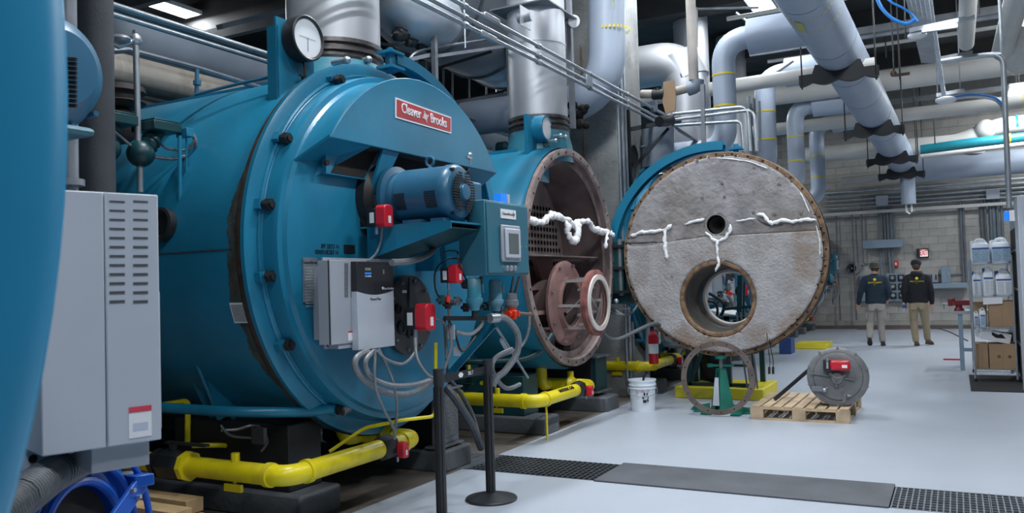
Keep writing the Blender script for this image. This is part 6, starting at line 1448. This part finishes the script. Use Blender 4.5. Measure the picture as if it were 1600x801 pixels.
# ---- shelf unit ----
SX0, SX1, SY0, SY1 = .17, .645, 12.5, 13.7
t = thing('wire_shelf', 'chrome wire shelving unit with jugs and boxes at right', 'shelf', ((SX0+SX1)/2, 13.1, 0)); sh = t
for x_ in (SX0, SX1):
    for y_ in (SY0, SY1):
        pp = MB().cyl((x_, y_, .05), (x_, y_, 1.62 if x_ == SX0 else 1.66), .013, n=10).build('post', galv, t)
        MB().lathe((x_, y_, .0), Z, [(0, 0), (0, .02), (.05, .018), (.05, 0)], 10).build('foot', black, pp)
ZS = [.17, .72, 1.12, 1.55]
for zz in ZS:
    b = MB().bar((SX0, SY0, zz), (SX1, SY0, zz), .008).bar((SX0, SY0, zz-.03), (SX1, SY0, zz-.03), .008).bar((SX0, SY1, zz), (SX1, SY1, zz), .008).bar((SX0, SY0, zz), (SX0, SY1, zz), .008).bar((SX0, SY0, zz-.03), (SX0, SY1, zz-.03), .008).bar((SX1, SY0, zz), (SX1, SY1, zz), .008)
    n = 10
    for k in range(n): x_ = SX0+(SX1-SX0)*k/n; b.bar((x_, SY0, zz-.03), (x_+(SX1-SX0)/n/2, SY0, zz), .005).bar((x_+(SX1-SX0)/n/2, SY0, zz), (x_+(SX1-SX0)/n, SY0, zz-.03), .005)
    for k in range(24): y_ = SY0+(SY1-SY0)*k/23; b.bar((SX0, y_, zz+.003), (SX1, y_, zz+.003), .005)
    b.build('wire_tray', galv, t)
tag(MB().box((.10, 11.55, 0), (.72, 13.3, .012)).build('floor_mat', rubber), 'black rubber mat on the floor in front of the wire shelf', 'mat')
def jug(x0, x1, y0, y1, z, h, lb, style=0):
    t = thing('jug', lb, 'jug', ((x0+x1)/2, (y0+y1)/2, z), 'white chemical jugs on the wire shelf')
    cx_, cy_ = (x0+x1)/2, (y0+y1)/2; w_ = (x1-x0)/2; d_ = (y1-y0)/2
    sec = [(0, .94), (.02, 1), (h*.72, 1), (h*.82, .9), (h*.88, .62), (h*.9, .3)]
    b = MB(); n = 20; vs = []
    for (zz, s) in sec:
        for k in range(n):
            a = 2*PI*k/n; c_, s_ = math.cos(a), math.sin(a); e = .45
            vs.append((cx_+w_*s*math.copysign(abs(c_)**e, c_), cy_+d_*s*math.copysign(abs(s_)**e, s_), z+zz))
    m = len(sec)
    b.add(vs, [(i*n+k, i*n+(k+1) % n, (i+1)*n+(k+1) % n, (i+1)*n+k) for i in range(m-1) for k in range(n)]+[tuple(range(n-1, -1, -1)), tuple(range((m-1)*n, m*n))])
    b.build('body', plastic_w, t)
    MB().tube([(cx_-w_*.6, cy_, z+h*.82), (cx_-w_*.35, cy_, z+h*1.0), (cx_+w_*.3, cy_, z+h*1.0), (cx_+w_*.7, cy_, z+h*.8)], w_*.17, 8, 4).build('handle', plastic_w, t)
    MB().cyl((cx_-w_*.75, cy_, z+h*.75), (cx_-w_*.75, cy_, z+h*.98), w_*.25, n=14).build('cap', (white, label_db)[style], t)
    lbm = MB().box((x0+.012, y0-.003, z+h*.08), (x1-.012, y0, z+h*.68)).build('label_sheet', label_b if style == 0 else white, t)
    MB().box((x0+.012, y0-.005, z+h*.60), (x1-.012, y0-.003, z+h*.66)).build('label_stripe', label_db, lbm)
    f = MB()
    for i in range(9):
        for cidx in range(2): f.box((x0+.025+cidx*(x1-x0)*.45, y0-.0045, z+h*(.12+i*.05)), (x0+.025+cidx*(x1-x0)*.45+(x1-x0)*.36, y0-.003, z+h*(.135+i*.05)))
    f.build('label_print', mat('grey_blue_print', (.2, .3, .42), .6), lbm, kind='stuff')
    return t
zz = 1.555
jug(.19, .41, 12.53, 12.8, zz, .32, 'left of the two front jugs on the top shelf'); jug(.42, .65, 12.53, 12.8, zz, .32, 'right of the two front jugs on the top shelf')
jug(.19, .41, 12.9, 13.2, zz, .32, 'left jug in the second rank of the top shelf'); jug(.42, .65, 12.9, 13.2, zz, .32, 'right jug in the second rank of the top shelf')
zz = 1.125
jug(.19, .30, 12.6, 12.8, zz, .34, 'slim blue-capped jug at the left of the second shelf', 1); jug(.31, .44, 12.55, 12.75, zz, .38, 'blue-capped jug in the middle of the second shelf', 1); jug(.45, .65, 12.53, 12.8, zz, .34, 'wide pale jug at the right of the second shelf', 1)
tag(MB().prism([(.30, 12.495, 1.02), (.52, 12.495, 1.03), (.52, 12.495, 1.11), (.30, 12.495, 1.11)], (0, .002, 0)).build('shelf_note', white), 'white paper label hanging from the edge of the second shelf', 'label')
def cbox(a, b, lb, nm='cardboard_box', M=None):
    t = thing(nm, lb, 'box', a, None)
    MB().box(a, b).build('carton', card, t, bevel=.004)
    MB().box(((a[0]+b[0])/2-.0, a[1]-.0015, b[2]-.08), ((a[0]+b[0])/2+.002, a[1], a[2]+.01)).build('seam', mat('box_seam', (.15, .1, .06)), t)
    MB().box((a[0], a[1], b[2]), (b[0], b[1], b[2]+.002)).build('tape', card, t)
    return t
cbox((.36, 12.52, .725), (.65, 12.95, 1.06), 'cardboard box on the third shelf of the wire rack')
cbox((.19, 12.9, .725), (.35, 13.2, 1.04), 'darker cardboard box at the back left of the third shelf')
jug(.185, .245, 12.55, 12.7, .725, .2, 'small clear bottle at the left of the third shelf', 0); jug(.25, .33, 12.53, 12.68, .725, .24, 'small jug beside the cardboard box on the third shelf', 0)
cbox((.19, 12.56, .175), (.33, 12.95, .5), 'narrow light brown box at the left of the bottom shelf')
b_ = cbox((.34, 12.52, .175), (.65, 12.95, .5), 'wide cardboard box with printed marks on the bottom shelf')
for x_ in (.45, .57): MB().cyl((x_, 12.518, .34), (x_, 12.520, .34), .022, n=14).build('printed_mark', mat('brown_print', (.14, .09, .05), .7), b_)
t = thing('parts_box', 'tilted white box with black mark lying on the brown boxes', 'box', (.42, 12.6, .505))
M_ = Matrix.Rotation(math.radians(14), 3, 'Y') @ Matrix.Rotation(math.radians(12), 3, 'Z')
MB().obox((.40, 12.68, .605), (.36, .26, .13), M_).build('carton', white, t, bevel=.004)
MB().prism([Vector((.40, 12.68, .605))+M_ @ Vector(q) for q in ((-.06, -.131, .05), (.02, -.131, .03), (.06, -.131, .05), (.12, -.131, .0), (.05, -.131, -.01), (.0, -.131, -.015), (-.05, -.131, .01))], M_ @ Vector((0, -.002, 0))).build('black_mark', black, t)
tag(MB().box((.5, 12.98, .505), (.64, 13.3, .62)).build('spray_case', mat('olive_case', (.12, .11, .03), .6)), 'dark olive case behind the tilted white box', 'case')
# work bench and vise
t = thing('work_bench', 'grey steel work bench behind the wire shelf', 'bench', (.3, 14.3, 0))
MB().box((-.06, 13.95, .83), (.75, 14.7, .88)).build('bench_top', greyp, t)
for (x_, y_) in ((.03, 14.0), (.03, 14.65), (.7, 14.0), (.7, 14.65)): MB().box((x_-.03, y_-.03, 0), (x_+.03, y_+.03, .83)).build('leg', bluegrey, t)
MB().box((.03, 13.99, .28), (.7, 14.02, .33)).build('rail', bluegrey, t)
c = Vector((.02, 14.05, .88))
t = thing('bench_vise', 'dark red bench vise on the corner of the work bench', 'vise', c)
MB().lathe(c, Z, [(0, .07), (.03, .07), (.04, .045), (.08, .045)], 16).obox(c+Vector((.04, 0, .12)), (.22, .09, .08)).build('body', darkred, t, bevel=.015)
MB().obox(c+Vector((-.11, 0, .13)), (.07, .1, .11)).obox(c+Vector((-.06, 0, .17)), (.03, .11, .04)).build('front_jaw', darkred, t, bevel=.01)
MB().cyl(c+Vector((-.22, 0, .11)), c+Vector((-.1, 0, .11)), .014, n=10).cyl(c+Vector((-.2, 0, .03)), c+Vector((-.2, 0, .19)), .009, n=8).build('screw_handle', galv, t)
# right cabinets
t = thing('electrical_cabinet', 'tall light grey electrical cabinet cut off by the right edge', 'cabinet', (1.1, 11.5, 0))
MB().box((.66, 11.15, 0), (1.6, 11.8, 2.32)).build('case', greyl, t, bevel=.01)
MB().box((.70, 11.13, .1), (1.5, 11.15, 2.25)).build('cabinet_door', greyl, t, bevel=.005)
t = thing('electrical_cabinet', 'dark panelled cabinet between the wire shelf and light grey cabinet', 'cabinet', (.85, 12.4, 0))
MB().box((.70, 11.82, 0), (1.5, 13.6, 2.15)).build('case', greyp, t)
f = MB().box((.685, 11.9, .1), (.70, 13.3, 2.0)).build('open_side', soot, t)
for zz in (.5, 1.2, 1.7): MB().box((.68, 11.9, zz), (.69, 13.3, zz+.03)).build('side_rail', galvd, t)
# red tool on floor beside bench
tag(MB().obox((-.12, 15.6, .012), (.25, .06, .02)).build('red_tool', red), 'small red tool lying on the floor behind the work bench', 'tool')

# ================= PEOPLE =================
def blob(parts, name, m, parent, vox, smooth=4):
    b = MB()
    for p in parts: b.add(p.v, p.f)
    me = bpy.data.meshes.new(name); me.from_pydata(b.v, [], b.f); me.materials.append(m)
    bm = bmesh.new(); bm.from_mesh(me); bmesh.ops.recalc_face_normals(bm, faces=bm.faces); bm.to_mesh(me); bm.free()
    ob = bpy.data.objects.new(name, me); col.objects.link(ob); attach(ob, parent)
    r = ob.modifiers.new('remesh', 'REMESH'); r.mode = 'VOXEL'; r.voxel_size = vox; r.use_smooth_shade = True
    s = ob.modifiers.new('smooth', 'SMOOTH'); s.iterations = smooth; s.factor = .5
    return ob
def limb(pts, rs, n=12):
    # capsule chain with tapering radii
    P = []; R_ = []
    for i in range(len(pts)-1):
        a, b = Vector(pts[i]), Vector(pts[i+1]); k = 6
        for q in range(k): P.append(a.lerp(b, q/k)); R_.append(rs[i]+(rs[i+1]-rs[i])*q/k)
    P.append(Vector(pts[-1])); R_.append(rs[-1])
    b = MB(); b.tube(P, R_, n, 1)
    b.sphere(P[0], R_[0]*.98, 10); b.sphere(P[-1], R_[-1]*.98, 10)
    return b
def loft(secs, n=24):   # sections: (centre, half-width dir vector, half-depth dir vector)
    b = MB(); vs = []
    for (c, a, d) in secs:
        for k in range(n):
            t_ = 2*PI*k/n; cc_, ss_ = math.cos(t_), math.sin(t_)
            vs.append(Vector(c)+Vector(a)*math.copysign(abs(cc_)**.85, cc_)+Vector(d)*math.copysign(abs(ss_)**.85, ss_))
    m = len(secs)
    return b.add(vs, [(i*n+k, i*n+(k+1) % n, (i+1)*n+(k+1) % n, (i+1)*n+k) for i in range(m-1) for k in range(n)]+[tuple(range(n-1, -1, -1)), tuple(range((m-1)*n, m*n))])
def person(base, yaw, lb, cfg):
    t = thing('person', lb, 'person', base)
    M_ = Matrix.Rotation(yaw, 3, 'Z'); B0 = Vector(base)
    T = lambda x, y, z: B0+M_ @ Vector((x, y, z))      # y = forward (away from camera), x = right
    S = lambda s, y: M_ @ Vector((s, y, 0))
    hh = cfg['h']; k = hh/1.80
    def V(x, y, z): return T(x*k, y*k, z*k)
    tx, dy = cfg.get('bulk', 1.0), 1.0
    hipL, hipR = V(-.09, 0, .93), V(.09, 0, .93)
    legs = cfg['legs']     # dict side -> (knee, ankle, toe)
    arms = cfg['arms']     # dict side -> (elbow, wrist, fingers direction)
    body = [loft([(V(0, 0, .95), S(.15*k, 0), S(0, .09*k)), (V(0, 0, 1.1), S(.14*k, 0), S(0, .085*k)), (V(0, 0, 1.3), S(.165*k, 0), S(0, .1*k)), (V(0, 0, 1.42), S(.17*k, 0), S(0, .09*k)), (V(0, 0, 1.49), S(.09*k, 0), S(0, .06*k))])]
    body.append(limb([V(0, -.01, 1.46), V(0, .02, 1.60)], [.056*k, .052*k]))
    hc = V(*cfg.get('head', (0, .03, 1.68)))
    body.append(MB().sphere(hc+Z*.01*k, .1*k, 18, (.78, .98, 1.12))); body.append(MB().sphere(hc+S(0, .05*k)-Z*.05*k, .065*k, 12, (.85, .9, .9)))
    body.append(MB().sphere(hc+S(0, .105*k)-Z*.01*k, .018*k, 8, (.8, 1.1, 1.3)))
    for s in (-1, 1): body.append(MB().sphere(hc+S(s*.078*k, -.0)-Z*.01*k, .026*k, 8, (.4, .7, 1.2)))
    for sd_ in ('L', 'R'):
        s = -1 if sd_ == 'L' else 1
        sh_ = V(s*.185*tx, 0, 1.43); el = V(*arms[sd_][0]); wr = V(*arms[sd_][1]); fd = (M_ @ Vector(arms[sd_][2])).normalized()
        body.append(limb([sh_, el, wr], [.055*k, .042*k, .028*k]))
        side = fd.cross(S(0, 1)); side = side.normalized() if side.length > .1 else S(1, 0)
        palm_n = fd.cross(side).normalized()
        pc = wr+fd*.05*k
        body.append(loft([(wr, side*.028*k, palm_n*.018*k), (wr+fd*.05*k, side*.04*k, palm_n*.016*k), (wr+fd*.095*k, side*.04*k, palm_n*.013*k)], 12))
        curl = palm_n*cfg.get('curl', 1)*(1 if s > 0 else -1)
        for i, (o_, ln) in enumerate(((-.032, .068), (-.011, .078), (.011, .074), (.032, .058))):
            a0_ = wr+fd*.085*k+side*o_*k; a1_ = a0_+fd*ln*.5*k; a2_ = a1_+(fd*.75+curl*.6).normalized()*ln*.5*k
            body.append(limb([a0_, a1_, a2_], [.0095*k, .009*k, .0075*k], 8))
        th = wr+fd*.02*k-side*.03*k; body.append(limb([th, th+(fd-side*.8+curl*.3).normalized()*.04*k, th+(fd-side*.4+curl*.5).normalized()*.075*k], [.013*k, .011*k, .009*k], 8))
        kn, an_, toe = [V(*q) for q in legs[sd_]]
        body.append(limb([hipL if s < 0 else hipR, kn, an_], [.08*k, .052*k, .036*k]))
        body.append(limb([an_, toe], [.035*k, .03*k]))
    bd = blob(body, 'body', skin, t, .0065, 3)
    # shirt
    w_ = tx
    hem = cfg.get('hem', .90)
    top = [loft([(V(0, 0, hem), S(.178*w_*k, 0), S(0, .118*k)), (V(0, 0, hem+.04), S(.185*w_*k, 0), S(0, .125*k)), (V(0, 0, 1.1), S(.178*w_*k, 0), S(0, .12*k)), (V(0, 0, 1.28), S(.195*w_*k, 0), S(0, .13*k)), (V(0, 0, 1.40), S(.20*w_*k, 0), S(0, .12*k)), (V(0, 0, 1.475), S(.15*w_*k, 0), S(0, .09*k)), (V(0, .0, 1.53), S(.065*k, 0), S(0, .062*k))])]
    for sd_ in ('L', 'R'):
        s = -1 if sd_ == 'L' else 1
        sh_ = V(s*.175*w_, 0, 1.415); el = V(*arms[sd_][0]); wr = V(*arms[sd_][1])
        top.append(limb([sh_, el, wr], [.085*k, .064*k, .047*k]))
        top.append(limb([sh_, V(s*.08, 0, 1.47)], [.08*k, .06*k]))
        # folds
        for q in range(3): top.append(MB().torus(el.lerp(wr, .25+.25*q), wr-el, .052*k, .008*k, 14, 6))
    for q in range(5): 
        a_ = -1.2+q*.5; top.append(limb([V(a_*.12, -.115, 1.02+.05*(q % 2)), V(a_*.12+.08, -.12, 1.14)], [.012*k, .010*k], 6))
    if cfg.get('hood'):
        top.append(MB().sphere(V(0, -.075, 1.50), .1*k, 14, (1.15, .75, .7))); top.append(MB().torus(V(0, -.01, 1.54), Z, .085*k, .03*k, 20, 8))
    sh_o = blob(top, cfg['topname'], cfg['topm'], t, .011, 3)
    lab(sh_o, cfg['toplab'])
    if not cfg.get('hood'): MB().torus(V(0, .0, 1.53), Z, .066*k, .012*k, 24, 6).build('collar', cfg['topm'], sh_o)
    # trousers
    tr_ = [loft([(V(0, 0, .80), S(.17*k, 0), S(0, .12*k)), (V(0, 0, .88), S(.172*k, 0), S(0, .122*k)), (V(0, 0, .98), S(.16*k, 0), S(0, .11*k))])]
    for sd_ in ('L', 'R'):
        s = -1 if sd_ == 'L' else 1
        kn, an_, toe = [V(*q) for q in legs[sd_]]
        hp = V(s*.088, 0, .86)
        tr_.append(limb([hp, kn, an_.lerp(kn, .04)], [.098*k, .077*k, .066*k], 14))
        for q in (.35, .6, .85): tr_.append(MB().torus(kn.lerp(an_, q), an_-kn, .062*k, .010*k, 16, 6))
        tr_.append(MB().torus(hp.lerp(kn, .85), kn-hp, .073*k, .010*k, 16, 6))
        if cfg.get('cargo'): tr_.append(MB().obox(hp.lerp(kn, .6)+S(s*.09*k, 0), (.03*k, .12*k, .16*k), M_))
    to = blob(tr_, 'trousers', cfg['trm'], t, .011, 3)
    for s in (-1, 1):
        MB().obox(V(s*.085, -.118, .82), (.12*k, .012, .12*k), M_).build('back_pocket', cfg['trm'], to, bevel=.008)
    for sd_ in ('L', 'R'):
        kn, an_, toe = [V(*q) for q in legs[sd_]]
        fdir = (toe-an_).normalized(); heel = an_-fdir*.05*k
        dn = -(kn-an_).normalized()
        flat = (toe-an_); flat = flat.normalized()
        sole = V(*cfg['sole'][sd_][0]), V(*cfg['sole'][sd_][1])
        h_, t_ = sole; fd_ = (t_-h_).normalized(); sdv = fd_.cross(Z).normalized(); up = sdv.cross(fd_).normalized()
        L_ = (t_-h_).length
        bt = [loft([(h_+up*.012, sdv*.03*k, up*.012), (h_+up*.05+fd_*.01, sdv*.036*k, up*.045), (h_+up*.055+fd_*L_*.35, sdv*.04*k, up*.052), (h_+up*.04+fd_*L_*.65, sdv*.05*k, up*.036), (h_+up*.03+fd_*L_*.92, sdv*.042*k, up*.024), (t_+up*.022, sdv*.02*k, up*.01)], 16), limb([an_+up*.05, h_+up*.06+fd_*L_*.25], [.05*k, .045*k])]
        so = blob(bt, 'boot', cfg['bootm'], t, .009, 2)
        MB().prism([h_+sdv*.036*k, h_-sdv*.036*k, h_-sdv*.045*k+fd_*L_*.3, h_-sdv*.052*k+fd_*L_*.7, h_-sdv*.035*k+fd_*L_*.98, h_+sdv*.035*k+fd_*L_*.98, h_+sdv*.052*k+fd_*L_*.7, h_+sdv*.045*k+fd_*L_*.3], up*.022).build('sole', bootk, so)
    # hair & hat
    MB().sphere(hc+Z*.0-S(0, .012*k), .102*k, 20, (.8, .98, .95)).build('hair', hairm, t)
    hz_ = hc.z+.035*k
    if cfg['hat'] == 'cap_back':
        hat = MB().lathe((hc.x, hc.y, hz_), Z, [(-.015, .104*k), (.03, .104*k), (.07, .088*k), (.095, .05*k), (.10, 0)], 28).build('cap', blackc, t)
        MB().prism([hc+S(.065*k*math.cos(a), .09*k+.09*k*math.sin(a))+Z*.035*k for a in [PI*q/10 for q in range(11)]], (0, 0, .008)).build('brim', blackc, hat)
    else:
        hat = MB().lathe((hc.x, hc.y, hz_), Z, [(-.02, .103*k), (.03, .105*k), (.075, .094*k), (.092, .07*k), (.095, 0)], 28).build('cap', camo, t)
        MB().lathe((hc.x, hc.y, hz_-.02), Z, [(0, .10*k), (-.012, .135*k), (-.006, .137*k), (.006, .10*k)], 28).build('brim', camo, hat)
    # back print
    c_ = V(0, -.137, 1.36); xd = S(1, 0)
    MB().cyl(c_+Z*.055+S(0, .01), c_+Z*.055-S(0, .004), .03*k, n=20).build('print_emblem', logo_y, sh_o)
    text('lettering', cfg['txt'], .052*k, cfg.get('txtm', logo_y), c_-Z*.01+S(0, -.001), xd, Z, sh_o, .006)
    text('lettering', 'INC.', .022*k, cfg.get('txtm', logo_y), c_-Z*.05+S(0, -.001), xd, Z, sh_o, .006)
    return t
b1_ = Vector((-1.47, 18.45, 0))
person(b1_, math.radians(4), 'person walking away in a navy long-sleeve shirt, grey trousers and camouflage cap', dict(
    h=1.73, bulk=1.12, topname='shirt', topm=navy, toplab='navy long-sleeve shirt with yellow back print', trm=khaki1, cargo=True, bootm=bootk, hat='bush', txt='PROTHERM', hem=.90,
    legs={'L': ((-.13, .06, .50), (-.15, -.10, .18), (-.15, -.03, .08)), 'R': ((.08, .08, .50), (.10, .10, .09), (.10, .24, .04))},
    sole={'L': ((-.15, -.19, .16), (-.15, -.04, .01)), 'R': ((.10, .02, 0), (.11, .29, 0))},
    arms={'L': ((-.29, -.05, 1.15), (-.34, .02, .92), (-.12, .25, -1)), 'R': ((.27, -.06, 1.15), (.22, .16, 1.0), (-.1, .6, -.7))}, head=(.01, .05, 1.66)))
b2_ = Vector((-.70, 18.60, 0))
person(b2_, math.radians(2), 'person walking away in a black hooded sweatshirt, tan trousers and dark cap', dict(
    h=1.73, bulk=1.08, topname='hooded_sweatshirt', topm=blackc, toplab='black hooded sweatshirt with yellow-green back print', trm=khaki2, bootm=bootm, hat='cap_back', hood=True, txt='PROTHERM', txtm=mat('olive_print', (.42, .42, .04), .6), hem=.90,
    legs={'L': ((-.10, .05, .50), (-.07, -.02, .10), (-.06, .10, .05)), 'R': ((.13, .13, .50), (.15, .22, .12), (.2, .33, .06))},
    sole={'L': ((-.07, -.08, 0), (-.05, .20, 0)), 'R': ((.13, .14, .03), (.24, .38, 0))},
    arms={'L': ((-.26, -.05, 1.14), (-.245, .06, .92), (.05, .2, -1)), 'R': ((.26, -.03, 1.14), (.265, .06, .90), (-.05, .25, -1))}, head=(.0, .02, 1.68)))
q = b2_+Vector((-.255, .03, .70))
t = thing('water_bottle', 'clear plastic water bottle held by the person in black', 'bottle', q)
MB().lathe(q, Z, [(0, 0), (0, .03), (.02, .033), (.12, .033), (.16, .03), (.19, .014), (.2, .014)], 18).build('bottle', mat('clear_plastic', (.75, .82, .9), .1, trans=.6), t)
MB().lathe(q+Z*.06, Z, [(0, .0335), (.07, .0335)], 18).build('bottle_label', label_db, t); MB().cyl(q+Z*.2, q+Z*.22, .016, n=12).build('cap', white, t)
